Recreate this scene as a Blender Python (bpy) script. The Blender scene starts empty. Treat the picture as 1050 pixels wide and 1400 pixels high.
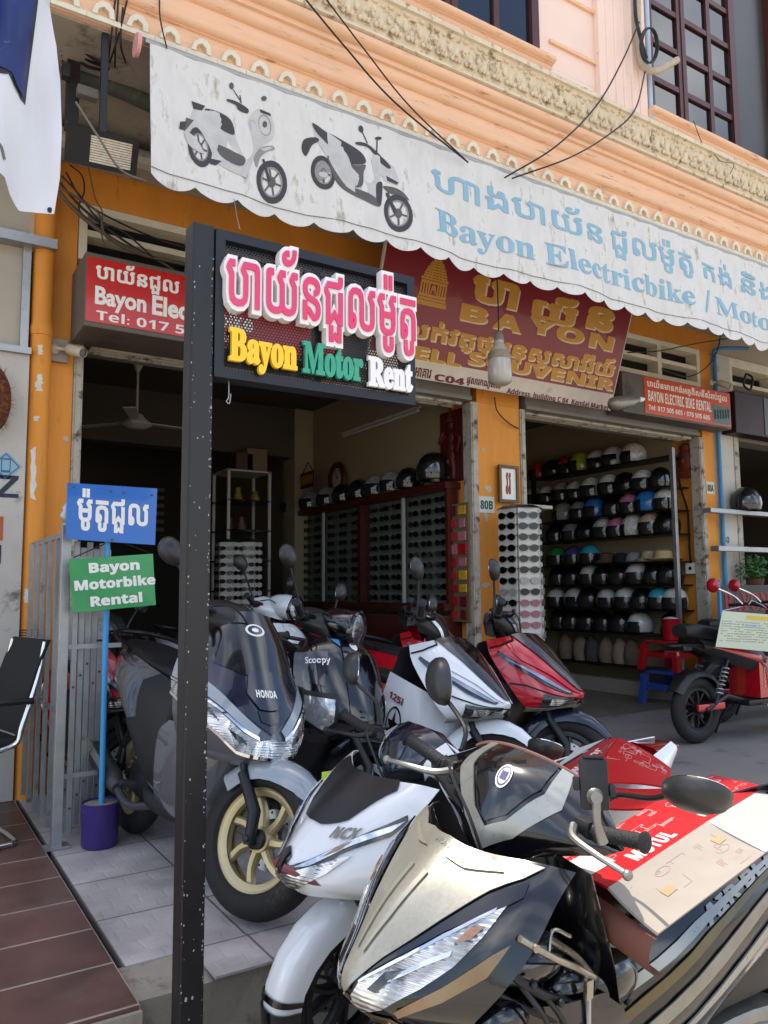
import bpy, bmesh, math, random
from mathutils import Vector, Matrix, geometry
random.seed(7)
SC = bpy.context.scene
COL = SC.collection
R = math.radians

# ------------------------------------------------------------------ camera
EYE = Vector((0, 0, 1.17))
FPX, W0, H0 = 1071.0, 1050, 1400
def cam_axes(y, p, r):
    f = Vector((math.sin(y)*math.cos(p), math.cos(y)*math.cos(p), math.sin(p)))
    rt = Vector((math.cos(y), -math.sin(y), 0)); up = rt.cross(f)
    return rt*math.cos(r)+up*math.sin(r), -rt*math.sin(r)+up*math.cos(r), f
RT, UP, FW = cam_axes(.5639, .0994, -.0073)
cam = bpy.data.cameras.new('camera'); cam.sensor_fit = 'VERTICAL'; cam.sensor_height = 36
cam.lens = 36*FPX/H0; cam.clip_end = 2000; cam.clip_start = .02
co = bpy.data.objects.new('camera', cam); COL.objects.link(co)
m = Matrix((RT, UP, -FW)).transposed().to_4x4(); m.translation = EYE
co.matrix_world = m; SC.camera = co
def P(px, py, X=None, Y=None, Z=None):
    """world point seen at a photograph pixel, on the plane X=, Y= or Z="""
    d = FW + RT*((px-525)/FPX) - UP*((py-700)/FPX)
    i, c = (0, X) if X is not None else (1, Y) if Y is not None else (2, Z)
    return EYE + d*((c-EYE[i])/d[i])

# ------------------------------------------------------------------ sky, sun, exposure
SUN_EL, SUN_AZ = R(76), R(-32)          # azimuth from +Y (behind the shophouse) towards +X
sd = Vector((math.sin(SUN_AZ)*math.cos(SUN_EL), math.cos(SUN_AZ)*math.cos(SUN_EL), math.sin(SUN_EL)))
w = bpy.data.worlds.new('World'); SC.world = w; w.use_nodes = True
nt = w.node_tree; bg = nt.nodes['Background']; bg.inputs[1].default_value = .15
sky = nt.nodes.new('ShaderNodeTexSky'); sky.sky_type = 'NISHITA'; sky.sun_disc = False
sky.sun_elevation = SUN_EL; sky.sun_rotation = SUN_AZ; sky.dust_density = 2.0
tc = nt.nodes.new('ShaderNodeTexCoord'); no = nt.nodes.new('ShaderNodeTexNoise')
no.inputs['Scale'].default_value = 2.6; no.inputs['Detail'].default_value = 7
cr = nt.nodes.new('ShaderNodeValToRGB'); cr.color_ramp.elements[0].position = .50; cr.color_ramp.elements[1].position = .70
mx = nt.nodes.new('ShaderNodeMixRGB'); mx.inputs[2].default_value = (9.5, 9.6, 9.9, 1)
nt.links.new(tc.outputs['Generated'], no.inputs['Vector']); nt.links.new(no.outputs[0], cr.inputs[0])
nt.links.new(cr.outputs[0], mx.inputs[0]); nt.links.new(sky.outputs[0], mx.inputs[1]); nt.links.new(mx.outputs[0], bg.inputs[0])
sl = bpy.data.lights.new('sun', 'SUN'); sl.energy = 3.3; sl.angle = R(.5); sl.color = (1, .93, .82)
so = bpy.data.objects.new('sun', sl); COL.objects.link(so); so.rotation_euler = sd.to_track_quat('Z', 'Y').to_euler(); so.location = sd*40
SC.view_settings.view_transform = 'Standard'; SC.view_settings.look = 'None'
SC.view_settings.exposure = 1.1; SC.view_settings.gamma = 1
SC.cycles.max_bounces = 9; SC.cycles.diffuse_bounces = 5; SC.cycles.transparent_max_bounces = 12
SC.cycles.use_denoising = True
SC.cycles.sample_clamp_indirect = 6

# ------------------------------------------------------------------ materials
MATS = {}
def srgb(*c):
    if len(c) == 1:
        c = tuple(int(c[0][i:i+2], 16) for i in (1, 3, 5))
    return tuple(((v/255)/12.92 if v/255 <= .04045 else ((v/255+.055)/1.055)**2.4) for v in c)
def mat(name, col, rough=.6, metal=0., var=.12, scale=6., bump=0., bscale=None, coat=0., dirt=None, dpos=.58, dscale=3., trans=0., alpha=1., ior=1.45, stretch=None, spec=.5):
    """procedural material: base colour with noise variation, optional blotches of a second colour, optional bump"""
    if name in MATS: return MATS[name]
    if isinstance(col, str): col = srgb(col)
    m = bpy.data.materials.new(name); m.use_nodes = True; n = m.node_tree; b = n.nodes['Principled BSDF']
    L = n.links.new
    tc = n.nodes.new('ShaderNodeTexCoord'); vec = tc.outputs['Object']
    if stretch:
        mp = n.nodes.new('ShaderNodeMapping'); mp.inputs['Scale'].default_value = stretch; L(vec, mp.inputs[0]); vec = mp.outputs[0]
    no = n.nodes.new('ShaderNodeTexNoise'); no.inputs['Scale'].default_value = scale; no.inputs['Detail'].default_value = 6
    no.inputs['Roughness'].default_value = .62; L(vec, no.inputs['Vector'])
    mr = n.nodes.new('ShaderNodeMapRange'); mr.inputs[1].default_value = .25; mr.inputs[2].default_value = .75
    mr.inputs[3].default_value = 1-var; mr.inputs[4].default_value = 1+var; L(no.outputs[0], mr.inputs[0])
    hs = n.nodes.new('ShaderNodeHueSaturation'); hs.inputs['Color'].default_value = (*col, 1); L(mr.outputs[0], hs.inputs['Value'])
    out = hs.outputs[0]
    if dirt:
        if isinstance(dirt, str): dirt = srgb(dirt)
        n2 = n.nodes.new('ShaderNodeTexNoise'); n2.inputs['Scale'].default_value = dscale; n2.inputs['Detail'].default_value = 9
        n2.inputs['Roughness'].default_value = .7; L(vec, n2.inputs['Vector'])
        c2 = n.nodes.new('ShaderNodeValToRGB'); c2.color_ramp.elements[0].position = dpos; c2.color_ramp.elements[1].position = min(dpos+.12, 1)
        L(n2.outputs[0], c2.inputs[0])
        m2 = n.nodes.new('ShaderNodeMixRGB'); m2.inputs[2].default_value = (*dirt, 1); L(c2.outputs[0], m2.inputs[0]); L(out, m2.inputs[1]); out = m2.outputs[0]
    L(out, b.inputs['Base Color'])
    b.inputs['Roughness'].default_value = rough; b.inputs['Metallic'].default_value = metal
    b.inputs['Coat Weight'].default_value = coat; b.inputs['Coat Roughness'].default_value = .04
    b.inputs['Transmission Weight'].default_value = trans; b.inputs['IOR'].default_value = ior; b.inputs['Alpha'].default_value = alpha
    b.inputs['Specular IOR Level'].default_value = spec
    if rough > .12:
        r2 = n.nodes.new('ShaderNodeMapRange'); r2.inputs[3].default_value = max(rough-.09, .02); r2.inputs[4].default_value = min(rough+.09, 1)
        L(no.outputs[0], r2.inputs[0]); L(r2.outputs[0], b.inputs['Roughness'])
    if bump:
        n3 = n.nodes.new('ShaderNodeTexNoise'); n3.inputs['Scale'].default_value = bscale or scale*4; n3.inputs['Detail'].default_value = 5; L(vec, n3.inputs['Vector'])
        bp = n.nodes.new('ShaderNodeBump'); bp.inputs['Strength'].default_value = bump; bp.inputs['Distance'].default_value = .02
        L(n3.outputs[0], bp.inputs['Height']); L(bp.outputs[0], b.inputs['Normal'])
    m.diffuse_color = (*col, 1); MATS[name] = m
    return m
def tile_mat(name, c1, c2, grout, bw, bh, mortar=.006, rough=.45, offset=0., origin=(0, 0), rotz=0., bump=.4, sub=0):
    m = bpy.data.materials.new(name); m.use_nodes = True; n = m.node_tree; b = n.nodes['Principled BSDF']; L = n.links.new
    tc = n.nodes.new('ShaderNodeTexCoord'); mp = n.nodes.new('ShaderNodeMapping'); mp.inputs['Location'].default_value = (-origin[0], -origin[1], 0)
    mp.inputs['Rotation'].default_value = (0, 0, rotz); L(tc.outputs['Object'], mp.inputs[0])
    br = n.nodes.new('ShaderNodeTexBrick'); br.offset = offset; br.inputs['Scale'].default_value = 1; br.inputs['Brick Width'].default_value = bw
    br.inputs['Row Height'].default_value = bh; br.inputs['Mortar Size'].default_value = mortar; br.inputs['Mortar Smooth'].default_value = .2
    for k, c in (('Color1', c1), ('Color2', c2), ('Mortar', grout)): br.inputs[k].default_value = (*srgb(c), 1)
    L(mp.outputs[0], br.inputs['Vector'])
    no = n.nodes.new('ShaderNodeTexNoise'); no.inputs['Scale'].default_value = 5; no.inputs['Detail'].default_value = 8; L(tc.outputs['Object'], no.inputs['Vector'])
    mr = n.nodes.new('ShaderNodeMapRange'); mr.inputs[1].default_value = .3; mr.inputs[2].default_value = .7; mr.inputs[3].default_value = .72; mr.inputs[4].default_value = 1.2; L(no.outputs[0], mr.inputs[0])
    hs = n.nodes.new('ShaderNodeHueSaturation'); L(br.outputs[0], hs.inputs['Color']); L(mr.outputs[0], hs.inputs['Value']); L(hs.outputs[0], b.inputs['Base Color'])
    n5 = n.nodes.new('ShaderNodeTexNoise'); n5.inputs['Scale'].default_value = 1.7; n5.inputs['Detail'].default_value = 12; n5.inputs['Roughness'].default_value = .72; L(tc.outputs['Object'], n5.inputs['Vector'])
    c5 = n.nodes.new('ShaderNodeValToRGB'); c5.color_ramp.elements[0].position = .53; c5.color_ramp.elements[1].position = .74; c5.color_ramp.elements[1].color = (.5, .5, .5, 1); L(n5.outputs[0], c5.inputs[0])
    m5 = n.nodes.new('ShaderNodeMixRGB'); m5.inputs[2].default_value = (*[v*.6 for v in srgb(grout)], 1); L(c5.outputs[0], m5.inputs[0]); L(hs.outputs[0], m5.inputs[1]); L(m5.outputs[0], b.inputs['Base Color'])
    b.inputs['Roughness'].default_value = rough
    r2 = n.nodes.new('ShaderNodeMapRange'); r2.inputs[3].default_value = rough-.15; r2.inputs[4].default_value = rough+.2; L(no.outputs[0], r2.inputs[0]); L(r2.outputs[0], b.inputs['Roughness'])
    bp = n.nodes.new('ShaderNodeBump'); bp.inputs['Strength'].default_value = bump; bp.inputs['Distance'].default_value = .004; bp.invert = True
    L(br.outputs['Fac'], bp.inputs['Height']); L(bp.outputs[0], b.inputs['Normal'])
    if sub:      # pressed cushion pattern on each tile
        b2 = n.nodes.new('ShaderNodeTexBrick'); b2.offset = .5; b2.inputs['Scale'].default_value = 1; b2.inputs['Brick Width'].default_value = sub; b2.inputs['Row Height'].default_value = sub
        b2.inputs['Mortar Size'].default_value = sub*.09; b2.inputs['Mortar Smooth'].default_value = 1; wv = n.nodes.new('ShaderNodeMixRGB'); n4 = n.nodes.new('ShaderNodeTexNoise'); n4.inputs['Scale'].default_value = 14
        wv.blend_type = 'ADD'; wv.inputs[0].default_value = .03; L(mp.outputs[0], n4.inputs['Vector']); L(mp.outputs[0], wv.inputs[1]); L(n4.outputs['Color'], wv.inputs[2]); L(wv.outputs[0], b2.inputs['Vector'])
        p2 = n.nodes.new('ShaderNodeBump'); p2.inputs['Strength'].default_value = .22; p2.inputs['Distance'].default_value = .004; p2.invert = True; L(b2.outputs['Fac'], p2.inputs['Height']); L(bp.outputs[0], p2.inputs['Normal']); L(p2.outputs[0], b.inputs['Normal'])
    MATS[name] = m; return m

# ------------------------------------------------------------------ mesh builder
def cr1(p0, p1, p2, p3, t):
    return .5*((2*p1)+(p2-p0)*t+(2*p0-5*p1+4*p2-p3)*t*t+(3*p1-p0-3*p2+p3)*t**3)
def spline(pts, t):
    """Catmull-Rom through pts, t in 0..1"""
    n = len(pts)-1; t = min(max(t, 0), 1)*n; i = min(int(t), n-1); f = t-i
    g = lambda k: pts[min(max(k, 0), n)] if 0 <= k <= n else (pts[0]*2-pts[1] if k < 0 else pts[n]*2-pts[n-1])
    return cr1(g(i-1), pts[i], pts[i+1], g(i+2), f)
def V(*a): return Vector(a[0] if len(a) == 1 else a)
class MB:
    def __init__(s, xf=None): s.v, s.f, s.xf = [], [], xf
    def add(s, vs, fs):
        k = len(s.v)
        s.v += [(s.xf @ V(p)) if s.xf is not None else V(p) for p in vs]; s.f += [[i+k for i in f] for f in fs]; return s
    def box(s, x0, x1, y0, y1, z0, z1):
        return s.add([(x, y, z) for z in (z0, z1) for y in (y0, y1) for x in (x0, x1)],
                     [(0, 2, 3, 1), (4, 5, 7, 6), (0, 1, 5, 4), (1, 3, 7, 5), (3, 2, 6, 7), (2, 0, 4, 6)])
    def bbox(s, x0, x1, y0, y1, z0, z1, b=.005):
        """bevelled box"""
        if x0 > x1: x0, x1 = x1, x0
        if y0 > y1: y0, y1 = y1, y0
        if z0 > z1: z0, z1 = z1, z0
        b = min(b, (x1-x0)*.45, (y1-y0)*.45, (z1-z0)*.45)
        bm = bmesh.new(); bmesh.ops.create_cube(bm, size=1)
        for q in bm.verts: q.co = V((x0+x1)/2+q.co.x*(x1-x0), (y0+y1)/2+q.co.y*(y1-y0), (z0+z1)/2+q.co.z*(z1-z0))
        bmesh.ops.bevel(bm, geom=bm.edges[:], offset=b, segments=2, affect='EDGES', profile=.6)
        s.bm(bm); return s
    def bm(s, bm):
        bm.verts.index_update(); s.add([q.co.copy() for q in bm.verts], [[q.index for q in f.verts] for f in bm.faces]); bm.free(); return s
    def quad(s, a, b, c, d): return s.add([a, b, c, d], [(0, 1, 2, 3)])
    def slab(s, pts, n, th):
        """flat polygon extruded by th against its normal n"""
        k = len(pts); n = V(n).normalized(); q = [V(p) for p in pts]; q2 = [p-n*th for p in q]
        return s.add(q+q2, [list(range(k)), list(range(2*k-1, k-1, -1))]+[(i, k+i, k+(i+1) % k, (i+1) % k) for i in range(k)])
    def tube(s, pts, r, seg=8, n=None, caps=True):
        """tube along a smooth path; r a radius or a list of radii"""
        pts = [V(p) for p in pts]
        rs = [r]*len(pts) if isinstance(r, (int, float)) else list(r)
        if n:
            ts = [i/n for i in range(n+1)]
            rr = [rs[min(int(t*(len(rs)-1)), len(rs)-2)]*(1-(t*(len(rs)-1)-min(int(t*(len(rs)-1)), len(rs)-2)))+rs[min(int(t*(len(rs)-1)), len(rs)-2)+1]*(t*(len(rs)-1)-min(int(t*(len(rs)-1)), len(rs)-2)) for t in ts]
            pts = [spline(pts, t) for t in ts]; rs = rr
        vs, fs, up = [], [], None
        for i, p in enumerate(pts):
            d = (pts[min(i+1, len(pts)-1)]-pts[max(i-1, 0)])
            d = d.normalized() if d.length > 1e-9 else V(0, 0, 1)
            if up is None: up = d.orthogonal().normalized()
            up = (up-d*up.dot(d)); up = up.normalized() if up.length > 1e-6 else d.orthogonal().normalized()
            sd_ = d.cross(up)
            vs += [p+(up*math.cos(a*2*math.pi/seg)+sd_*math.sin(a*2*math.pi/seg))*rs[i] for a in range(seg)]
        for i in range(len(pts)-1):
            for a in range(seg):
                b = (a+1) % seg; fs.append((i*seg+a, i*seg+b, (i+1)*seg+b, (i+1)*seg+a))
        if caps: fs += [list(range(seg-1, -1, -1)), [(len(pts)-1)*seg+a for a in range(seg)]]
        return s.add(vs, fs)
    def lathe(s, prof, c=(0, 0, 0), ax=(0, 0, 1), seg=24, a0=0., a1=360., sx=1., sy=1.):
        """profile of (radius, height) turned about an axis through c"""
        ax = V(ax).normalized(); u = ax.orthogonal().normalized() if abs(ax.z) < .99 else V(1, 0, 0); w_ = ax.cross(u); c = V(c)
        full = abs(a1-a0) >= 359.9; k = seg if full else seg+1; vs, fs = [], []
        for r, h in prof:
            for i in range(k):
                a = R(a0+(a1-a0)*i/seg); vs.append(c+ax*h+u*(r*math.cos(a)*sx)+w_*(r*math.sin(a)*sy))
        for j in range(len(prof)-1):
            for i in range(seg):
                b = (i+1) % k; fs.append((j*k+i, j*k+b, (j+1)*k+b, (j+1)*k+i))
        return s.add(vs, fs)
    def loft(s, secs, caps=True, closed=True):
        k = len(secs[0]); vs = [p for q in secs for p in q]; fs = []
        for j in range(len(secs)-1):
            for i in range(k if closed else k-1):
                b = (i+1) % k; fs.append((j*k+i, j*k+b, (j+1)*k+b, (j+1)*k+i))
        if caps and closed: fs += [list(range(k-1, -1, -1)), [(len(secs)-1)*k+i for i in range(k)]]
        return s.add(vs, fs)
    def sphere(s, c, r, sx=1, sy=1, sz=1, seg=16, rings=10):
        return s.lathe([(math.sin(math.pi*i/rings)*r, 0) for i in range(rings+1)], (0, 0, 0)) if False else s._sph(c, r, sx, sy, sz, seg, rings)
    def _sph(s, c, r, sx, sy, sz, seg, rings):
        vs, fs = [], []
        for j in range(rings+1):
            t = math.pi*j/rings
            for i in range(seg):
                a = 2*math.pi*i/seg; vs.append((c[0]+r*sx*math.sin(t)*math.cos(a), c[1]+r*sy*math.sin(t)*math.sin(a), c[2]+r*sz*math.cos(t)))
        for j in range(rings):
            for i in range(seg): b = (i+1) % seg; fs.append((j*seg+i, (j+1)*seg+i, (j+1)*seg+b, j*seg+b))
        return s.add(vs, fs)
MW = {}          # object name -> world matrix
def link(o, parent=None, mw=None):
    COL.objects.link(o)
    if parent is not None: o.parent = parent
    MW[o.name] = mw if mw is not None else (MW[parent.name].copy() if parent is not None else Matrix())
    return o
def tag(o, label=None, cat=None, group=None, kind=None):
    if label: o['label'] = label
    if cat: o['category'] = cat
    if group: o['group'] = group
    if kind: o['kind'] = kind
    return o
def obj(name, mb, mt, parent=None, smooth=False, world=True, label=None, merge=True, loc=None):
    """ONE mesh object; with a parent, world coordinates are turned into the parent's own"""
    vs = mb.v
    if parent is not None and world:
        inv = MW[parent.name].inverted(); vs = [inv @ p for p in vs]
    if loc is not None: vs = [p-V(loc) for p in vs]
    me = bpy.data.meshes.new(name); me.from_pydata([tuple(p) for p in vs], [], mb.f)
    bm = bmesh.new(); bm.from_mesh(me)
    if merge: bmesh.ops.remove_doubles(bm, verts=bm.verts, dist=1e-5)
    bmesh.ops.recalc_face_normals(bm, faces=bm.faces)
    if smooth:
        for f in bm.faces: f.smooth = True
        lim = R(smooth if smooth is not True else 38)
        for e in bm.edges:
            if len(e.link_faces) == 2 and e.calc_face_angle(0) > lim: e.smooth = False
    bm.to_mesh(me); bm.free()
    if mt: me.materials.append(mt)
    o = bpy.data.objects.new(name, me); link(o, parent)
    if loc is not None: o.location = loc; MW[o.name] = Matrix.Translation(loc)
    if label: o['label'] = label
    return o
def thing(name, label, cat, loc=(0, 0, 0), rot=None, group=None):
    o = bpy.data.objects.new(name, None); o.empty_display_size = .1
    mw = Matrix.Translation(loc) @ (rot.to_4x4() if rot is not None else Matrix())
    link(o, None, mw); o.matrix_world = mw; tag(o, label, cat, group); return o
def struct(name, mb, mt, smooth=False): return tag(obj(name, mb, mt, smooth=smooth), kind='structure')
def copy_tree(o, parent=None, mw=None):
    c = o.copy(); COL.objects.link(c)
    if parent is not None: c.parent = parent
    if mw is not None: c.matrix_world = mw
    for ch in [q for q in ALLCH.get(o.name, [])]: copy_tree(ch, c)
    return c
ALLCH = {}
def reg(o):
    """note the children of a thing so that copies can be made of it"""
    def kids(p): return [q for q in bpy.data.objects if q.parent == p]
    for k in kids(o):
        ALLCH.setdefault(o.name, []).append(k); reg(k)
    return o

# ------------------------------------------------------------------ lettering (filled by winding number, works for every script)
def B(s, cap, low, dig):
    return ''.join(chr(cap+ord(c)-65) if 'A' <= c <= 'Z' else chr(low+ord(c)-97) if 'a' <= c <= 'z' else chr(dig+ord(c)-48) if '0' <= c <= '9' else c for c in s)
def serif(s): return B(s, 0x1D400, 0x1D41A, 0x1D7CE)
def sans(s): return B(s, 0x1D5D4, 0x1D5EE, 0x1D7EC)
TX = {}
def glyphs(body, off=0., res=3):
    """2-D triangles of a line of text: (verts, tris, rim edges, bounds)"""
    key = (body, off, res)
    if key in TX: return TX[key]
    cu = bpy.data.curves.new('tmp', 'FONT'); cu.body = body; cu.size = 1
    o = bpy.data.objects.new('tmp', cu); COL.objects.link(o)
    dg = bpy.context.evaluated_depsgraph_get(); dg.update()
    cv = o.evaluated_get(dg).to_curve(dg)
    loops = []
    for sp in cv.splines:
        bp = sp.bezier_points; k = len(bp); q = []
        for i in range(k):
            a, b = bp[i], bp[(i+1) % k]
            p0, p1, p2, p3 = a.co, a.handle_right, b.handle_left, b.co
            straight = (p0-p1).length+(p2-p3).length < 1e-6 or abs((p1-p0).cross(p3-p0).z)+abs((p2-p0).cross(p3-p0).z) < 1e-7
            for t in ([0] if straight else [j/res for j in range(res)]):
                q.append(V(((1-t)**3*p0+3*(1-t)**2*t*p1+3*(1-t)*t*t*p2+t**3*p3).xy))
        r = []
        for p in q:
            if not r or (p-r[-1]).length > 1e-4: r.append(p)
        if len(r) > 2 and (r[0]-r[-1]).length < 1e-4: r.pop()
        if len(r) > 2: loops.append(r)
    o.to_curve_clear(); bpy.data.objects.remove(o); bpy.data.curves.remove(cu)
    area = lambda l: sum(l[i-1].x*l[i].y-l[i].x*l[i-1].y for i in range(len(l)))/2
    if not loops: return None
    big = max(loops, key=lambda l: abs(area(l))); sg = 1 if area(big) > 0 else -1
    if off:
        nl = []
        for l in loops:
            k = len(l); q = []
            for i in range(k):
                a, b, c = l[i-1], l[i], l[(i+1) % k]
                d1, d2 = (b-a).normalized(), (c-b).normalized()
                n1, n2 = V(d1.y, -d1.x)*sg, V(d2.y, -d2.x)*sg; nn = n1+n2
                if nn.length < .2: nn = n1
                nn.normalize(); q.append(b+nn*(off/max(nn.dot(n1), .6)))
            nl.append(q)
        loops = nl
    vs, es = [], []
    for l in loops:
        k = len(vs); vs += l; es += [(k+i, k+(i+1) % len(l)) for i in range(len(l))]
    ov, oe, of = geometry.delaunay_2d_cdt(vs, es, [], 0, 1e-6)[:3]
    tris = []
    segs = [(vs[a], vs[b]) for a, b in es]
    for f in of:
        c = (ov[f[0]]+ov[f[1]]+ov[f[2]])/3; wn = 0
        for a, b in segs:
            if (a.y > c.y) != (b.y > c.y):
                x = a.x+(c.y-a.y)/(b.y-a.y)*(b.x-a.x)
                if x > c.x: wn += 1 if b.y > a.y else -1
        if wn: tris.append(tuple(f))
    cnt = {}
    for f in tris:
        for i in range(3): cnt[(f[i], f[(i+1) % 3])] = 1
    rim = [e for e in cnt if (e[1], e[0]) not in cnt]
    used = sorted({i for f in tris for i in f})
    bd = (min(ov[i].x for i in used), max(ov[i].x for i in used), min(ov[i].y for i in used), max(ov[i].y for i in used))
    mp = {i: k for k, i in enumerate(used)}
    TX[key] = ([ov[i] for i in used], [tuple(mp[i] for i in f) for f in tris], [(mp[a], mp[b]) for a, b in rim], bd)
    return TX[key]
def text(mb, body, fn, x0, y0, w_=None, h_=None, th=.002, off=0., lift=0., ref=None):
    """put a line of text on a surface: fn(x, y, height) -> point; the box is (x0,y0,w,h) in sheet units. ref = bounds to scale by"""
    g = glyphs(body, off)
    if g is None: return mb
    vs, tris, rim, bd = g
    bd = ref or bd
    sx = w_/(bd[1]-bd[0]) if w_ else None; sy = h_/(bd[3]-bd[2]) if h_ else sx
    sx = sx or sy
    q = [(x0+(p.x-bd[0])*sx, y0+(p.y-bd[2])*sy) for p in vs]; k = len(q)
    fr = [fn(x, y, lift+th) for x, y in q]; bk = [fn(x, y, lift) for x, y in q]
    return mb.add(fr+bk, [f for f in tris]+[(a, b, k+b, k+a) for a, b in [(e[1], e[0]) for e in rim]])
def poly(mb, pts, fn, th=.002, lift=0., holes=(), grid=None):
    """filled polygon (sheet units) on a surface fn(x, y, height), with holes; grid = spacing of inner points on a curved sheet"""
    loops = [[V(p) for p in pts]]+[[V(p) for p in h] for h in holes]
    if grid:
        nl = []
        for l in loops:
            q = []
            for i in range(len(l)):
                a, b = l[i], l[(i+1) % len(l)]; n = max(1, int((b-a).length/grid+.5)); q += [a.lerp(b, j/n) for j in range(n)]
            nl.append(q)
        loops = nl
    vs, es = [], []
    for l in loops:
        k = len(vs); vs += l; es += [(k+i, k+(i+1) % len(l)) for i in range(len(l))]
    def inside(c):
        r = False
        for a, b in es:
            p, q = vs[a], vs[b]
            if (p.y > c.y) != (q.y > c.y) and p.x+(c.y-p.y)/(q.y-p.y)*(q.x-p.x) > c.x: r = not r
        return r
    base = list(vs); ne = list(es)
    if grid:
        x0, x1 = min(p.x for p in base), max(p.x for p in base); y0, y1 = min(p.y for p in base), max(p.y for p in base)
        extra = []
        for i in range(1, int((x1-x0)/grid)+1):
            for j in range(1, int((y1-y0)/grid)+1):
                c = V(x0+i*grid, y0+j*grid)
                if inside(c) and min((c-p).length for p in base) > grid*.45: extra.append(c)
        vs = base+extra
    ov, oe, of = geometry.delaunay_2d_cdt(vs, ne, [], 0, 1e-7)[:3]
    vs_keep = vs; vs = base
    tris = [tuple(f) for f in of if inside((ov[f[0]]+ov[f[1]]+ov[f[2]])/3)]
    cnt = {(f[i], f[(i+1) % 3]) for f in tris for i in range(3)}
    rim = [e for e in cnt if (e[1], e[0]) not in cnt]
    k = len(ov); fr = [fn(p.x, p.y, lift+th) for p in ov]; bk = [fn(p.x, p.y, lift) for p in ov]
    return mb.add(fr+bk, tris+[(b, a, k+a, k+b) for a, b in rim]+[tuple(k+i for i in f[::-1]) for f in tris])
def plane(o, u, v_):
    """sheet frame: origin o, unit directions u (right) and v (up); height along u x v"""
    o, u, v_ = V(o), V(u).normalized(), V(v_).normalized(); n = u.cross(v_).normalized()
    return lambda x, y, h: o+u*x+v_*y+n*h
def circ(cx, cy, r, n=20, ry=None, a0=0): return [(cx+r*math.cos(a0+2*math.pi*i/n), cy+(ry or r)*math.sin(a0+2*math.pi*i/n)) for i in range(n)]
# ================================================================== the setting
RNG = random.Random(3)
PEACH = mat('peach_paint', '#ecd0bf', .75, var=.05, scale=3, bump=.04, bscale=40, dirt='#c9946c', dpos=.66, dscale=5)
PEACHD = mat('orange_peach_moulding', '#e6bb98', .7, var=.08, scale=4, bump=.05, bscale=30, dirt='#9c6f50', dpos=.58, dscale=9, stretch=(.5, 1, 4))
CREAM = mat('cream_plaster', '#d9d0b9', .75, var=.1, scale=6, bump=.1, bscale=40, dirt='#8d7f63', dpos=.62, dscale=8)
ORN = mat('ornament_plaster', '#d6c6aa', .8, var=.12, scale=9, bump=.15, bscale=50, dirt='#8a744c', dpos=.54, dscale=16)
ORANGE = mat('orange_paint', '#d4892e', .65, var=.12, scale=2.5, bump=.04, bscale=30, dirt='#a56a26', dpos=.58, dscale=5, stretch=(2.2, 2.2, .6))
ORANGE2 = mat('orange_paint_worn', '#d68c33', .65, var=.13, scale=3, bump=.06, bscale=30, dirt='#a8702e', dpos=.60, dscale=5, stretch=(2.4, 2.4, .5))
GREYW = mat('dirty_white_paint', '#b9b4ab', .75, var=.1, scale=3, bump=.06, bscale=30, dirt='#6d6a64', dpos=.6, dscale=5)
PEEL = mat('peeling_frame_paint', '#a9a294', .7, var=.15, scale=10, bump=.25, bscale=25, dirt='#4b3528', dpos=.52, dscale=9)
SOFF = mat('weathered_soffit', '#9d968a', .85, var=.15, scale=3, bump=.06, bscale=20, dirt='#5f574d', dpos=.55, dscale=4)
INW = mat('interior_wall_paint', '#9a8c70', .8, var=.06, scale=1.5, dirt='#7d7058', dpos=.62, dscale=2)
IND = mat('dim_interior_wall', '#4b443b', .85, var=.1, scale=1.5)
CONC = mat('rough_concrete', '#8d8578', .85, var=.15, scale=4, bump=.35, bscale=18, dirt='#5d564c', dpos=.55, dscale=5)
GREYM = mat('grey_shutter_box', '#77736b', .55, var=.1, scale=3, dirt='#4e4438', dpos=.6, dscale=6)
DARK = mat('painted_dark_void', '#15120f', .9, var=.1)
MAROON = mat('maroon_window_paint', '#4a211d', .4, var=.1, scale=5)
GLASS = mat('window_glass', '#0c1018', .04, var=.05, spec=1.0)
BLACKM = mat('black_cable', '#17161a', .5, var=.15)
STEEL = mat('galvanised_steel', '#a3a5a6', .42, metal=.75, var=.15, scale=14, dirt='#6f675c', dpos=.6, dscale=7)
CHROME = mat('chrome', '#d8d8d8', .08, metal=1., var=.03)
BLUEP = mat('blue_pipe_paint', '#3c85b8', .5, var=.08, dirt='#8fa3ad', dpos=.7)
BTILE = tile_mat('brown_floor_tile', '#5b4038', '#674840', '#9a8b80', .6, .3, .006, .38, 0, (.665-.6*3+.002, 2.376))
GTILE = tile_mat('grey_apron_tile', '#a9a3a1', '#b3adaa', '#6b6560', .41, .41, .005, .5, 0, (.685, 2.62), sub=.1025)
ITILE = tile_mat('interior_floor_tile', '#67625a', '#716b62', '#4d4841', .5, .5, .004, .35, 0, (1, 5.1), bump=.2)
# street, terrace, apron, interior floors
ASPH = mat('street_asphalt', '#a39a8c', .9, var=.15, scale=2, bump=.3, bscale=60, dirt='#6d6861', dpos=.58, dscale=1.5)
struct('street', MB().quad((-150, -150, -.27), (150, -150, -.27), (150, 150, -.27), (-150, 150, -.27)), ASPH)
struct('terrace_floor', MB().box(-6, .665, 2.37, 5.1, -.26, 0), BTILE)
mb = MB(); mb.box(.685, 3.145, 2.63, 5.1, -.26, .0); struct('apron_floor', mb, GTILE)
PAVE = mat('smooth_dark_paving', '#7d7975', .6, var=.16, scale=2.2, bump=.06, bscale=40, dirt='#56524e', dpos=.56, dscale=3)
struct('apron_paving', MB().box(3.149, 8.6, 2.63, 5.1, -.26, -.001), PAVE)
mb = MB()                                                # broken concrete lip in front of the apron
n = 40; xs = [.668+i*(8.6-.668)/n for i in range(n+1)]
fr, tp = [], []
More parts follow.
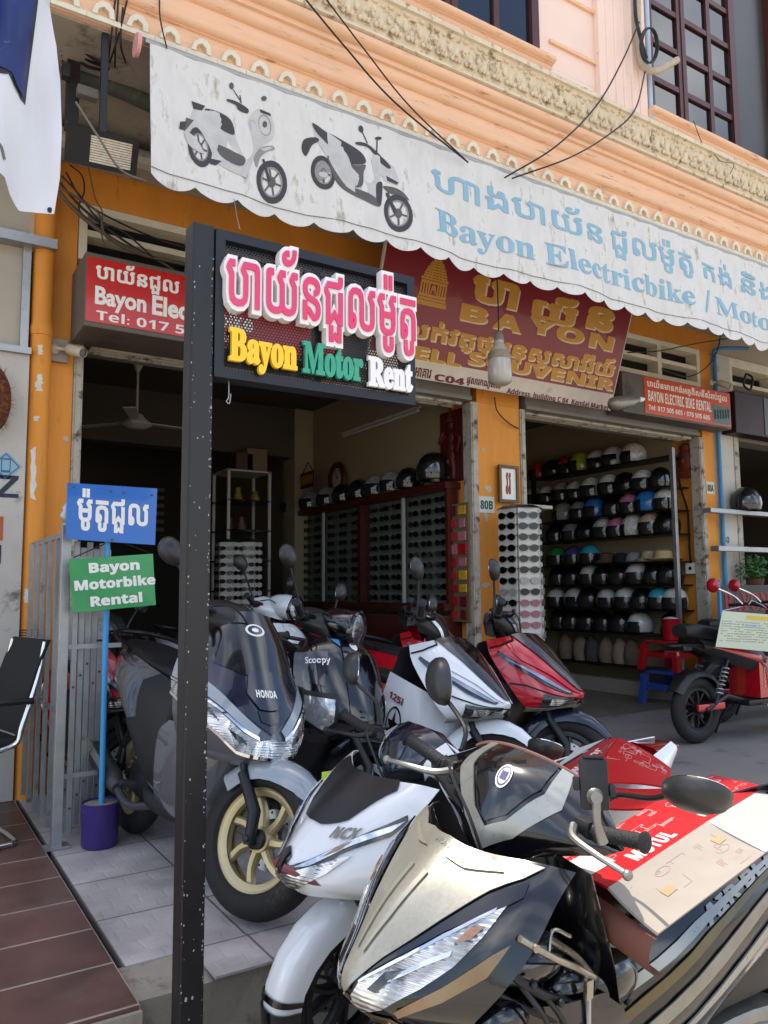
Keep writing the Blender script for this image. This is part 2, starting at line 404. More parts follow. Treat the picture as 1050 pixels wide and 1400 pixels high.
for x in xs:
    fr.append((x, 2.42+RNG.uniform(-.012, .012), -.262)); tp.append((x, 2.43+RNG.uniform(-.02, .015), -.012+RNG.uniform(-.012, .003)))
bk = [(x, 2.635, -.004) for x in xs]
k = len(xs); mb.add(fr+tp+bk, [(i, i+1, k+i+1, k+i) for i in range(n)]+[(k+i, k+i+1, 2*k+i+1, 2*k+i) for i in range(n)]+[(0, k, 2*k)])
struct('concrete_kerb', mb, CONC)
mb = MB(); mb.box(.90, 1.62, 2.40, 2.634, -.004, .004); mb.box(1.10, 1.9, 2.38, 2.404, -.24, -.03)
struct('kerb_tile', mb, GTILE)
struct('terrace_kerb', MB().box(-6, .667, 2.352, 2.368, -.26, -.012), CONC)
struct('shop_floor', MB().box(.8, 7.55, 5.104, 11, -.2, .004), ITILE)
struct('neighbour_floor', MB().box(7.56, 14, 5.104, 11, -.2, .004), ITILE)
struct('side_pavement', MB().box(8.61, 30, 2.45, 5.1, -.26, 0), CONC)

# ------------------------------------------------------------------ the shophouse
YF = 5.1
house = thing('shophouse', 'peach and orange shophouse with ornate cornice and two open shop units', 'building', (4.2, YF, 0))
mb = MB(); mb.box(.79, .925, YF, YF+.35, 0, 4.06); obj('pillar', mb, ORANGE2, house)
mb = MB(); mb.box(4.165, 4.64, YF, YF+.35, 0.004, 2.755); obj('pillar', mb, ORANGE2, house)
mb = MB(); mb.box(7.215, 7.40, YF, YF+.35, 0.004, 3.3); obj('pillar', mb, ORANGE2, house)
# door jambs (peeling steel channels)
for x0, x1, z1 in ((.927, .982, 2.75), (4.09, 4.163, 2.75), (4.642, 4.70, 2.75), (7.135, 7.213, 2.75)):
    mb = MB(); mb.box(x0, x1, YF-.012, YF+.10, 0.004, z1); mb.box(x0+.012, x1-.012, YF-.02, YF-.0125, 0.02, z1-.02)
    obj('door_jamb', mb, PEEL, house)
# shutter boxes over the doors and lintel
for x0, x1 in ((.984, 4.088), (4.702, 7.133)):
    mb = MB(); mb.bbox(x0, x1, YF-.02, YF+.36, 2.755, 2.9, .01); mb.box(x0, x1, YF-.035, YF-.021, 2.755, 2.79)
    obj('shutter_box', mb, GREYM, house)
    mb = MB()
    for i in range(3): mb.tube([(x0+.05, YF+.05+.06*i, 2.74), (x1-.05, YF+.05+.06*i, 2.74)], .016, 6)
    obj('shutter_slats', mb, PEEL, house)
mb = MB()
mb.box(.926, 4.164, YF+.05, YF+.3, 2.91, 3.28); mb.box(4.641, 7.214, YF+.05, YF+.3, 2.91, 3.28); obj('lintel', mb, GREYM, house)
mb = MB(); mb.box(4.165, 4.64, YF, YF+.35, 2.757, 4.058)
mb.box(.926, 4.164, YF, YF+.3, 3.66, 4.058); mb.box(4.641, 7.55, YF, YF+.3, 3.70, 4.058); mb.box(7.216, 7.40, YF, YF+.3, 3.301, 3.699)
obj('upper_shop_wall', mb, ORANGE, house)
# louvred ventilators under the orange band
for x0, x1, z0, z1 in ((.93, 2.45, 3.285, 3.655), (2.46, 4.16, 3.285, 3.655), (4.645, 5.9, 3.285, 3.695), (5.91, 7.21, 3.285, 3.695)):
    mb = MB(); t = .05
    mb.box(x0, x1, YF-.015, YF+.2, z1-t, z1); mb.box(x0, x1, YF-.015, YF+.2, z0, z0+t)
    mb.box(x0, x0+t, YF-.015, YF+.2, z0+t, z1-t); mb.box(x1-t, x1, YF-.015, YF+.2, z0+t, z1-t)
    mx_ = (x0+x1)/2; mb.box(mx_-.03, mx_+.03, YF-.012, YF+.18, z0+t, z1-t)
    zc = (z0+z1)/2; mb.box(x0+t, mx_-.03, YF-.008, YF+.16, zc-.02, zc+.02); mb.box(mx_+.03, x1-t, YF-.008, YF+.16, zc-.02, zc+.02)
    f = obj('ventilator', mb, CREAM, house)
    obj('opening', MB().box(x0+t+.002, x1-t-.002, YF+.12, YF+.15, z0+t+.002, z1-t-.002), DARK, f)  # near-black panel, darkness behind the louvres put into its colour
# soffit slab and upper storeys
mb = MB(); mb.box(-1.2, 16, 3.97, 5.6, 4.06, 4.4); obj('canopy_slab', mb, SOFF, house)
mb = MB(); mb.tube([(-1.0, 4.75, 3.86), (7.6, 4.75, 3.86)], .055, 8); mb.box(-1, 7.6, 4.9, 5.09, 3.90, 3.94); mb.box(-1, 7.6, 4.86, 5.09, 3.97, 4.0); obj('soffit_beam', mb, SOFF, house)
YU = 4.02
WALLB = [(-1.2, 2.36), (4.78, 5.90), ]
W1 = (P(565, 0, Y=YU).x-.5, P(735, 50, Y=YU).x); W2 = (P(884, 100, Y=YU).x, P(1007, 160, Y=YU).x)
ZW = 5.10
mb = MB()
mb.box(-1.2, 16, YU, 5.6, 4.78, ZW); mb.box(-1.2, W1[0], YU, 5.6, ZW+.001, 7.2); mb.box(W1[1], W2[0], YU, 5.6, ZW+.001, 7.2)
mb.box(W2[1]+1.3, 16, YU, 5.6, ZW+.001, 7.2); mb.box(-1.2, 16, YU, 5.6, 7.201, 11.8); mb.box(-1.2, 16, 5.6, 15, 4.06, 11.8)
obj('upper_wall', mb, PEACH, house)
def molding(name, prof, mt, x0=-1.2, x1=16, step=.8):
    """profile of (y, z) swept along the facade"""
    k = int((x1-x0)/step); xs = [x0+(x1-x0)*i/k for i in range(k+1)]; q = [(y, z) for y, z in prof]; m_ = len(q)
    mb = MB(); mb.add([(x, y, z) for x in xs for y, z in q], [(i*m_+j, i*m_+(j+1) % m_, (i+1)*m_+(j+1) % m_, (i+1)*m_+j) for i in range(k) for j in range(m_)]+[list(range(m_)), [k*m_+j for j in range(m_)][::-1]])
    return obj(name, mb, mt, house, smooth=30)
def cove(y0, z0, y1, z1, n=6, bulge=1):
    """quarter round from (y0,z0) to (y1,z1)"""
    o_ = []
    for i in range(n+1):
        t = i/n*math.pi/2
        o_.append((y0+(y1-y0)*(math.sin(t) if bulge > 0 else 1-math.cos(t)), z0+(z1-z0)*((1-math.cos(t)) if bulge > 0 else math.sin(t))))
    return o_
pr = [(3.968, 4.07), (3.935, 4.07), (3.935, 4.215), (3.92, 4.22)]+cove(3.92, 4.225, 3.885, 4.26)+[(3.885, 4.275), (3.90, 4.28), (3.90, 4.355)]+cove(3.90, 4.36, 3.86, 4.41)+[(3.86, 4.425), (3.84, 4.43), (3.84, 4.455)]+cove(3.84, 4.46, 3.79, 4.50)+[(3.79, 4.515), (3.968, 4.52)]
molding('cornice_moulding', pr, PEACHD)
pr = [(3.79, 4.522), (3.775, 4.528), (3.775, 4.545), (3.80, 4.55), (3.79, 4.60), (3.765, 4.66), (3.75, 4.71), (3.735, 4.735), (3.715, 4.74), (3.715, 4.775), (3.73, 4.779), (YU+.01, 4.779), (YU+.01, 4.522)]
molding('ornate_cornice', pr, ORN)
# dentil wave: hooked plaster scrolls along the lower edge
mb = MB(); x = -1.0
while x < 12:
    pl = [(0, 0), (.105, 0), (.105, .022), (.125, .026), (.135, .05), (.125, .075), (.10, .09), (.07, .09), (.045, .075), (.035, .055), (.06, .05), (.075, .06), (.088, .05), (.085, .03), (.06, .024), (0, .024)]
    mb.slab([(x+a, 3.915, 4.072+b) for a, b in [(0, .0), (.17, .0), (.17, .028), (0, .028)]], (0, -1, 0), .02)
    mb.slab([(x+.02+a*1.0, 3.908, 4.10+b*1.15) for a, b in [(0, 0), (.02, .045), (.05, .07), (.085, .07), (.11, .045), (.115, 0), (.09, 0), (.085, .03), (.06, .045), (.035, .03), (.028, 0)]], (0, -1, 0), .027)
    x += .172
obj('dentil_band', mb, CREAM, house)
# acanthus ornament: leaf and bead relief along the ornate band
mb = MB(); x = .3
while x < 10.5:
    s = .058
    mb._sph((x, 3.775, 4.64), .034, .8, .55, 1.7, 8, 6); mb._sph((x+s, 3.762, 4.665), .022, .9, .6, 1.9, 8, 6)
    mb._sph((x+s*.5, 3.775, 4.60), .016, 1, .8, 1.2, 6, 5); mb._sph((x+s*1.5, 3.775, 4.60), .016, 1, .8, 1.2, 6, 5)
    mb._sph((x, 3.75, 4.712), .016, 1.2, .8, .8, 6, 5); mb._sph((x+s, 3.745, 4.72), .02, 1.3, .8, .7, 6, 5)
    x += 2*s
obj('cornice_ornament', mb, ORN, house, smooth=60)
# pilasters, raised panels, window sills
def pil(px0, px1):
    x0, x1 = P(px0, 150, Y=YU-.05).x, P(px1, 150, Y=YU-.05).x
    mb = MB(); mb.box(x0, x1, YU-.05, YU-.001, 4.80, 7.15); mb.box(x0-.02, x1+.02, YU-.06, YU-.051, 4.781, 4.84)
    for i in range(5):
        a = x0+.09+(x1-x0-.18)*i/4; mb.tube([(a, YU-.052, 4.93), (a, YU-.052, 7.1)], .011, 6)
    obj('pilaster', mb, PEACH, house)
pil(822, 886)
for a, b in ((750, 818),):
    x0, x1 = P(a, 60, Y=YU).x, P(b, 60, Y=YU).x
    for z in (4.9, 5.29, 5.72): obj('wall_moulding', MB().box(x0, x1, YU-.022, YU-.001, z, z+.025), PEACHD, house)
for x0, x1 in ((1.2, W1[1]+.08), (W2[0]-.06, 9.5)):
    pr = [(YU-.001, ZW-.105), (YU-.025, ZW-.105), (YU-.03, ZW-.09)]+cove(YU-.03, ZW-.085, YU-.06, ZW-.06)+[(YU-.06, ZW-.05), (YU-.075, ZW-.045)]+cove(YU-.075, ZW-.04, YU-.11, ZW-.012)+[(YU-.11, ZW), (YU-.001, ZW)]
    mb = MB(); q = pr; m_ = len(q)
    mb.add([(x, y, z) for x in (x0, x1) for y, z in q], [(j, (j+1) % m_, m_+(j+1) % m_, m_+j) for j in range(m_)]+[list(range(m_)), [m_+j for j in range(m_)][::-1]])
    obj('window_sill', mb, PEACHD, house)
def window(x0, x1, z0, z1, cols, rows, leaf=None, y=YU):
    mb = MB(); t = .07
    mb.box(x0, x0+t, y-.02, y+.06, z0, z1); mb.box(x1-t, x1, y-.02, y+.06, z0, z1); mb.box(x0+t, x1-t, y-.02, y+.06, z0, z0+t); mb.box(x0+t, x1-t, y-.02, y+.06, z1-t, z1)
    f = obj('window', mb, MAROON, house)
    mb = MB(); n_ = len(cols)-1
    for i in range(1, n_):
        c = x0+(x1-x0)*cols[i]; h = .055 if leaf and i in leaf else .026
        mb.box(c-h, c+h, y-.01, y+.012, z0+t+.001, z1-t-.001)
        if leaf and i in leaf: mb.box(c-.006, c+.006, y-.018, y-.0101, z0+t+.001, z1-t-.001)
    for i in range(1, rows):
        z = z0+(z1-z0)*i/rows
        for j in range(n_):
            a, b = x0+(x1-x0)*cols[j]+(t if j == 0 else (.056 if leaf and j in leaf else .0265)), x0+(x1-x0)*cols[j+1]-(t if j == n_-1 else (.056 if leaf and j+1 in leaf else .0265))
            mb.box(a, b, y-.007, y+.011, z-.024, z+.024)
    obj('glazing_bars', mb, MAROON, f)
    obj('pane', MB().box(x0+t-.01, x1-t+.01, y+.014, y+.02, z0+t-.01, z1-t+.01), GLASS, f)
window(W1[0], W1[1], ZW+.002, 7.19, [0, .5, .75, 1], 4, {1})
window(W2[0], W2[1], ZW+.002, 7.19, [0, .38, .70, 1], 6, {1})
mb = MB(); x0 = W2[1]+.002; mb.box(x0, x0+1.28, YU+.06, YU+.1, ZW+.06, 7.19)
obj('screened_window', mb, mat('grey_insect_screen', '#3b3835', .35, var=.35, scale=2.2), house)
mb = MB(); mb.box(x0, x0+1.28, YU-.01, YU+.11, ZW+.002, ZW+.058); mb.box(x0, x0+.03, YU-.01, YU+.059, ZW+.06, 7.19); mb.box(x0+.62, x0+.66, YU-.01, YU+.059, ZW+.06, 7.19); obj('screen_frame', mb, MAROON, house)
# interior shells: party wall, side walls, ceilings, back walls
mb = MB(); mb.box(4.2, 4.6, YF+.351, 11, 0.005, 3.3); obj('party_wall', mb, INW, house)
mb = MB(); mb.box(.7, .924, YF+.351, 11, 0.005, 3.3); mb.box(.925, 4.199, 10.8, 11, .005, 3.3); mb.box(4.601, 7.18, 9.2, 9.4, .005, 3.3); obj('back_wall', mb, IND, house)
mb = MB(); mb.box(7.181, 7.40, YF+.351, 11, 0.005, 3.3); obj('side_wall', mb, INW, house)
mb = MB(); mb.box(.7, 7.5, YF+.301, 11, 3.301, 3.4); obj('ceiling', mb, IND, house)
mb = MB(); y0, y1 = P(428, 700, X=4.2).y, P(398, 700, X=4.2).y
mb.box(3.96, 4.199, y0, y0+.3, .006, 3.299); obj('inner_column', mb, INW, house)
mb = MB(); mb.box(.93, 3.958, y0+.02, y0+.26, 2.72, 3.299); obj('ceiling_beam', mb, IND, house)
mb = MB()
for i in range(6): mb.box(1.4, 3.2, 10.76, 10.799, 2.0+i*.11, 2.05+i*.11)
obj('back_louvre', mb, INW, house)
# orange drain pipe up the left pillar
px_ = .722
pipe = thing('drain_pipe', 'orange painted drain pipe with white scuffs running up the left pillar', 'pipe', (px_, 5.03, 0))
mb = MB(); mb.lathe([(.0, 0), (.062, 0), (.062, 2.72), (.0, 2.72)], (px_, 5.03, .0), seg=20); mb.lathe([(.0, 2.721), (.066, 2.721), (.07, 2.76), (.062, 2.80), (.062, 4.05), (0, 4.05)], (px_, 5.03, 0), seg=20)
obj('pipe', mb, ORANGE2, pipe, smooth=True)
mb = MB()
for z, dz, a, wd in ((2.62, .06, .3, .025), (2.42, .1, .35, .03), (2.2, .03, .2, .025), (1.87, .3, .1, .03), (1.15, .08, .0, .03)):
    n_ = 9; pts = []
    for i in range(n_*2):
        t = i/n_; s_ = 1 if i < n_ else -1; tt = (i if i < n_ else 2*n_-1-i)/(n_-1)
        pts.append((a+s_*wd*(.4+RNG.random())/.062*.6, z+dz*(tt-.5)*(1+RNG.uniform(-.1, .1))))
    poly(mb, pts, lambda x, y, h: V(px_+math.sin(-.5+x)*(.0625+h), 5.03-math.cos(-.5+x)*(.0625+h), y), .0006, grid=.03)
obj('paint_scuff', mb, mat('white_scuff', '#cfc8bb', .8, var=.1, scale=20), pipe)
mb = MB()
for z in (.925, .94, .955): mb.lathe([(.064, -.004), (.068, 0), (.064, .004)], (px_, 5.03, z), seg=16)
obj('wire_tie', mb, mat('rusty_wire', '#7b5a41', .6, metal=.5), pipe)

# ------------------------------------------------------------------ neighbours
nb = thing('neighbour_wall', 'dirty white neighbouring shop front with stickers left of the orange pipe', 'building', (-.5, 5.05, 0))
mb = MB(); mb.box(-4, .655, 4.98, 5.3, 0.003, 2.58); obj('wall', mb, GREYW, nb)
mb = MB(); mb.box(-4, .64, 5.03, 5.3, 2.62, 4.05); obj('upper_wall', mb, mat('beige_board', '#a9a394', .75, var=.08, scale=2), nb)
mb = MB(); mb.box(-4, .66, 4.95, 5.029, 2.581, 2.62); mb.box(.60, .645, 4.99, 5.029, 2.62, 3.25); mb.box(-4, .78, 4.93, 5.029, 3.25, 3.31); obj('steel_frame', mb, STEEL, nb)
f = plane((0, 4.979, 0), (1, 0, 0), (0, 0, 1))
mb = MB(); c = P(8, 637, Y=4.975); q = .088
poly(mb, [(c.x-q, c.z), (c.x, c.z-q), (c.x+q, c.z), (c.x, c.z+q)], f, .002); obj('sticker', mb, mat('pale_blue_sticker', '#7fa6bd', .4), nb)
mb = MB(); q = .075
poly(mb, [(c.x-q, c.z), (c.x, c.z-q), (c.x+q, c.z), (c.x, c.z+q)], f, .001, .003, [[(c.x-q+.008, c.z), (c.x, c.z-q+.008), (c.x+q-.008, c.z), (c.x, c.z+q-.008)]])
poly(mb, [(c.x-.025, c.z-.038), (c.x+.025, c.z-.038), (c.x+.025, c.z+.045), (c.x-.025, c.z+.045)], f, .001, .003, [[(c.x-.02, c.z-.025), (c.x+.02, c.z-.025), (c.x+.02, c.z+.037), (c.x-.02, c.z+.037)]])
obj('sticker_print', mb, mat('dark_blue_ink', '#3c5b78', .5), nb)
mb = MB(); a = P(-30, 738, Y=4.975); b = P(5, 706, Y=4.975); poly(mb, [(a.x, a.z), (b.x, a.z), (b.x, b.z), (a.x, b.z)], f, .002); obj('sticker', mb, mat('orange_red_sticker', '#b5512c', .5), nb, label='orange red sticker')
mb = MB(); a = P(-30, 770, Y=4.975); b = P(2, 745, Y=4.975); poly(mb, [(a.x, a.z), (b.x, a.z), (b.x, b.z), (a.x, b.z)], f, .002); obj('sticker', mb, mat('navy_sticker', '#20283c', .5), nb, label='dark navy sticker')
mb = MB(); a = P(-30, 678, Y=4.975); text(mb, sans('Z'), f, a.x+.09, a.z, .12, .13, .002); obj('lettering', mb, MATS['navy_sticker'], nb)
nb2 = thing('neighbour_shop', 'plain cream neighbouring shop front with dark opening at the right edge', 'building', (9, 5.1, 0))
xr = 7.405
mb = MB(); mb.box(7.47, 7.72, YF-.02, YF+.3, .004, 3.7); mb.box(7.405, 7.469, YF+.02, YF+.3, .004, 3.7); obj('pillar', mb, GREYW, nb2)
mb = MB(); mb.box(7.551, 16, YF+.02, YF+.3, 3.701, 4.058); mb.box(7.721, 16, YF, YF+.2, 2.95, 3.15); obj('upper_wall', mb, mat('cream_wall', '#a89b85', .8, var=.06, scale=2), nb2)
mb = MB(); mb.box(7.722, 16, YF-.01, YF+.2, 3.151, 3.24); mb.box(7.722, 16, YF-.01, YF+.2, 3.6, 3.7); mb.box(7.722, 7.78, YF-.01, YF+.2, 3.241, 3.599); mb.box(8.6, 8.66, YF-.01, YF+.2, 3.241, 3.599); mb.box(7.781, 8.599, YF, YF+.18, 3.4, 3.44); mb.box(8.661, 12, YF, YF+.18, 3.4, 3.44); f = obj('ventilator', mb, CREAM, nb2)
obj('opening', MB().box(7.79, 13, YF+.182, YF+.19, 3.25, 3.59), DARK, f)  # solid dark panel painted to stand for the shade inside
mb = MB(); mb.box(7.721, 7.80, YF-.03, YF+.25, .004, 2.949); obj('door_jamb', mb, PEEL, nb2)
mb = MB(); mb.box(7.801, 14, YF+.02, YF+.25, 2.78, 2.949); obj('shutter_box', mb, GREYM, nb2)
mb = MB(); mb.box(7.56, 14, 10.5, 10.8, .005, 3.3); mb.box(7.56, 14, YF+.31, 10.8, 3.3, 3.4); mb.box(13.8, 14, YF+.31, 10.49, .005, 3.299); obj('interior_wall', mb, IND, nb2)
f = plane((0, YF-.021, 0), (1, 0, 0), (0, 0, 1)); mb = MB(); c = P(993, 738, Y=YF-.02); text(mb, sans('80'), f, c.x-.05, c.z-.035, .1, .07, .001); obj('house_number', mb, BLACKM, nb2)
bp = thing('blue_pipe', 'thin blue pipe beside the white pillar on the right', 'pipe', (7.435, 5.06, 0))
mb = MB(); mb.tube([(7.435, 5.06, .02), (7.435, 5.06, 3.65)], .02, 8); mb.tube([(7.435, 5.06, 3.65), (7.435, 5.06, 3.72), (7.5, 5.0, 3.74), (7.8, 4.9, 3.76)], .02, 8, 12); obj('pipe', mb, BLUEP, bp, smooth=True)
# door number plates
for (px, py, tx, lab, gm) in ((665, 690, '80B', 'white door number plate reading 80B on the middle orange pillar', 0), (971, 667, '80A', 'white door number plate reading 80A on the right orange pillar', 1)):
    c = P(px, py, Y=YF-.004); wd, hd = (.17, .14) if gm == 0 else (.13, .13)
    t = thing('number_plate', lab, 'door number', (c.x, YF-.002, c.z), group='door number plates')
    f = plane((c.x, YF-.004, c.z), (1, 0, 0), (0, 0, 1))
    mb = MB(); poly(mb, [(-wd/2, -hd/2), (wd/2, -hd/2), (wd/2, hd/2), (-wd/2, hd/2)], f, .003); obj('plate', mb, mat('number_plate_white', '#c9c7ba', .6, dirt='#9f8560', dpos=.66), t)
    mb = MB(); text(mb, sans(tx), f, -wd*.4, -.04, wd*.8, .075, .001, .02, .0035); obj('numerals', mb, mat('dark_green_ink', '#1f4a33', .6), t)

# bare plaster patches where the paint has come off the middle pillar
mb = MB(); f = plane((0, YF-.002, 0), (1, 0, 0), (0, 0, 1))
for px, py, w_, h_ in ((668, 668, .05, .04), (664, 705, .03, .06), (655, 735, .03, .012), (664, 800, .06, .02), (690, 820, .02, .07), (700, 900, .05, .03), (655, 905, .03, .05), (52, 480, .03, .03), (90, 600, .02, .02), (660, 615, .015, .02)):
    c = P(px, py, Y=YF); n_ = 13
    poly(mb, [(c.x+w_*math.cos(2*math.pi*i/n_)*RNG.uniform(.55, 1.1), c.z+h_*math.sin(2*math.pi*i/n_)*RNG.uniform(.55, 1.1)) for i in range(n_)], f, .0008)
obj('bare_patch', mb, mat('bare_plaster', '#b7aa98', .85, var=.15, scale=20), house)
# ================================================================== signs and awning
WHITEP = mat('white_sign_paint', '#e4e2dc', .45, var=.04)
YA = 3.86
aw = thing('shop_awning', 'long dirty white scalloped awning printed with two scooters and pale blue lettering', 'awning', (4, YA, 4.02))
def AWF(x, y, h):
    """awning sheet: x, y are world X and Z; gently billowed"""
    return V(x, YA-.05*((4.02-y)/.75)-.026*math.sin(x*4.1+.7+y)*(4.02-y)/.7-.014*math.sin(x*9.7-2*y)*(4.02-y)/.7-.006*math.sin(x*23+5*y)-h, y)
def AP(px, py):
    q = P(px, py, Y=YA-.03); return (q.x, q.z)
x0, x1 = AP(207, 65)[0], 9.0
ztop = 4.005; zb = AP(203, 248)[1]
pts = [(x0, ztop)]; 
bot = []; x = x0; sc = .235
while x < x1:
    for i in range(8):
        t = i/8; bot.append((x+sc*t, zb+.02-.045*math.sin(math.pi*t)**.7 if t > 0 else zb+.02))
    x += sc
bot.append((x, zb+.02))
sheet = bot+[(x, ztop), (x0, ztop)]
AWM = mat('awning_canvas', '#d0cdc7', .7, var=.11, scale=5, bump=.05, bscale=60, dirt='#9b9483', dpos=.56, dscale=5, stretch=(2.2, 1, .8))
mb = MB(); poly(mb, sheet, AWF, .003, grid=.06); obj('canvas', mb, AWM, aw, smooth=40)
mb = MB(); mb.tube([AWF(x_*.1+x0, zb+.055, .007) for x_ in range(0, 79)], .0022, 4); obj('hem_seam', mb, mat('seam_thread', '#6d6a63', .8), aw)
mb = MB(); mb.tube([(x0-.02, YA+.02, ztop+.02), (x1, YA+.02, ztop+.02)], .018, 8); obj('rail', mb, STEEL, aw)
mb = MB(); mb.lathe([(0, 0), (.06, 0), (.06, .02), (0, .025)], (x0-.07, YA+.02, ztop-.02), (1, 0, 0), seg=18); obj('end_cap', mb, mat('pink_plastic', '#d59a9a', .5), aw)
PB = mat('pale_blue_print', '#84abbc', .6, var=.10, scale=6, dirt='#8fb4c4', dpos=.6, dscale=8)
mb = MB()
def awtext(body, a, b, h, off=0., dz=0.):
    (xa, za), (xb, zb_) = AP(*a), AP(*b)
    text(mb, body, AWF, xa, (za+zb_)/2+dz, xb-xa, h, .0015, off, .005)
K1, K2, K3, K4 = 'ហាងបាយ័ន', 'ជួលម៉ូតូ', 'កង់', 'និង'
zr = AP(597, 256)[1]
def run(body, pa, pb, z, h, off):
    text(mb, body, AWF, AP(*pa)[0], z, AP(*pb)[0]-AP(*pa)[0], h, .0015, off, .005)
run(K1, (591, 255), (826, 330), 3.70, .215, .016); run(K2, (838, 335), (947, 365), 3.645, .28, .016); run(K3, (960, 365), (1003, 385), 3.69, .20, .016); run(K4, (1014, 380), (1062, 400), 3.69, .20, .016)
zl = 3.415
run(serif('B'), (594, 330), (628, 335), zl, .155, .006); run(serif('ayon'), (630, 330), (729, 360), zl-.05, .16, .006)
run(serif('Electricbike'), (744, 350), (945, 420), zl-.005, .165, .006); run('/', (957, 400), (968, 430), zl-.03, .20, .004); run(serif('Motor'), (976, 410), (1070, 450), zl-.005, .15, .006)
obj('lettering', mb, PB, aw)
# the two printed scooters (flat grey prints on the canvas), traced in photograph pixels and laid on the sheet
def AX(p, c): return [AP(c[0]+x*c[2], c[1]+y*c[2]) for x, y in p]
G = {k: mat('print_grey_%s' % n, v, .65, var=.15, scale=12) for k, n, v in (('k', 'black', '#3b3a3b'), ('d', 'dark', '#565452'), ('m', 'mid', '#8a8784'), ('l', 'light', '#b9b7b3'))}
prints = {k: MB() for k in G}
def pr_(k, pts, lift, holes=()):
    if len(pts) != 22 and len(pts) > 4:      # round the traced outline
        n = len(pts); q = [V(p) for p in pts]; pts = [tuple(cr1(q[i-1], q[i], q[(i+1) % n], q[(i+2) % n], t/4)) for i in range(n) for t in range(4)]
    c = (210, 90, .3714)
    poly(prints[k], AX(pts, c), AWF, .0006, .005+lift, [AX(h, c) for h in holes])
def el(cx, cy, rx, ry, tilt=0, n=22):
    return [(cx+rx*math.cos(2*math.pi*i/n)*math.cos(tilt)-ry*math.sin(2*math.pi*i/n)*math.sin(tilt), cy+rx*math.cos(2*math.pi*i/n)*math.sin(tilt)+ry*math.sin(2*math.pi*i/n)*math.cos(tilt)) for i in range(n)]
def wheel_print(cx, cy, rx, ry, tl, sp=5):
    pr_('k', el(cx, cy, rx, ry, tl), 0, [el(cx, cy, rx*.7, ry*.7, tl)])
    pr_('m', el(cx, cy, rx*.7, ry*.7, tl), 0, [el(cx, cy, rx*.6, ry*.62, tl)])
    pr_('d', el(cx, cy, rx*.25, ry*.25, tl), .0012)
    for i in range(sp):
        a = 2*math.pi*i/sp+.3; d = V(math.cos(a)*rx*.62, math.sin(a)*ry*.62); nn = V(-d.y, d.x).normalized()*3.2
        pr_('d', [(cx+nn.x, cy+nn.y), (cx-nn.x, cy-nn.y), (cx+d.x-nn.x, cy+d.y-nn.y), (cx+d.x+nn.x, cy+d.y+nn.y)], .0006)
wheel_print(437, 425, 57, 80, -.15, 6); wheel_print(170, 300, 46, 78, -.12, 6)
pr_('l', [(150, 160), (185, 150), (235, 160), (290, 200), (303, 268), (330, 335), (345, 345), (372, 310), (365, 250), (352, 200), (375, 160), (400, 155), (430, 175), (445, 215), (440, 262), (405, 290), (445, 300), (380, 325), (345, 400), (325, 412), (235, 360), (205, 290), (165, 225), (128, 240), (120, 250), (135, 200)], .0002)
pr_('k', [(143, 124), (195, 140), (182, 158), (150, 153)], .0008); pr_('k', [(196, 150), (240, 165), (285, 198), (298, 252), (262, 240), (222, 205), (200, 172)], .0008)
pr_('d', [(232, 288), (262, 300), (300, 322), (335, 340), (330, 366), (305, 370), (262, 345), (238, 318)], .0008)
pr_('l', [(112, 245), (150, 262), (185, 318), (180, 325), (142, 308), (122, 285)], .002); pr_('k', [(97, 207), (122, 205), (112, 238), (92, 235)], .001); pr_('d', [(120, 190), (150, 198), (128, 225), (110, 245)], .0009)
pr_('m', [(372, 335), (395, 300), (435, 292), (447, 305), (420, 312), (395, 335), (382, 372)], .0014); pr_('l', [(395, 302), (432, 295), (440, 302), (410, 312)], .002)
pr_('k', [(402, 340), (410, 340), (434, 420), (424, 424)], .0015); pr_('k', [(205, 340), (250, 352), (228, 368), (205, 362)], .001)
pr_('m', el(412, 215, 22, 40, -.2), .0012, [el(412, 215, 20, 37, -.2)]); pr_('m', el(371, 217, 11, 24, -.3), .0012, [el(371, 217, 9, 22, -.3)]); pr_('d', el(412, 212, 8, 12), .0014)
pr_('k', [(275, 118), (310, 125), (352, 150), (350, 168), (318, 158), (305, 138), (275, 126)], .0014); pr_('k', [(395, 155), (432, 172), (435, 183), (396, 166)], .0014); pr_('d', el(292, 66, 9, 13), .001); pr_('d', el(410, 115, 10, 9), .001)
pr_('k', [(322, 100), (326, 100), (330, 130), (325, 130)], .001); pr_('k', [(296, 78), (299, 78), (326, 118), (322, 120)], .001)
# second scooter
wheel_print(893, 548, 52, 72, -.15, 5); wheel_print(622, 395, 40, 66, -.2, 5)
pr_('l', [(587, 208), (640, 235), (700, 285), (770, 340), (775, 385), (745, 415), (790, 440), (812, 420), (800, 350), (812, 320), (840, 330), (885, 375), (903, 430), (895, 442), (850, 425), (835, 400), (828, 470), (800, 500), (740, 480), (690, 440), (640, 340), (600, 270)], .0002)
pr_('k', [(587, 208), (605, 215), (640, 240), (665, 250), (720, 290), (768, 330), (775, 362), (735, 368), (695, 348), (640, 285), (600, 240)], .0008)
pr_('d', [(665, 340), (700, 352), (740, 372), (775, 370), (765, 400), (760, 445), (735, 455), (700, 420), (676, 385)], .0008); pr_('d', [(640, 330), (672, 372), (705, 440), (800, 488), (828, 520), (800, 522), (720, 480), (672, 440), (648, 380)], .0008)
pr_('k', [(560, 265), (600, 262), (610, 275), (585, 290), (565, 328), (550, 300)], .001); pr_('m', el(618, 390, 24, 34, .2), .002); pr_('l', el(622, 404, 16, 10, .4), .0024)
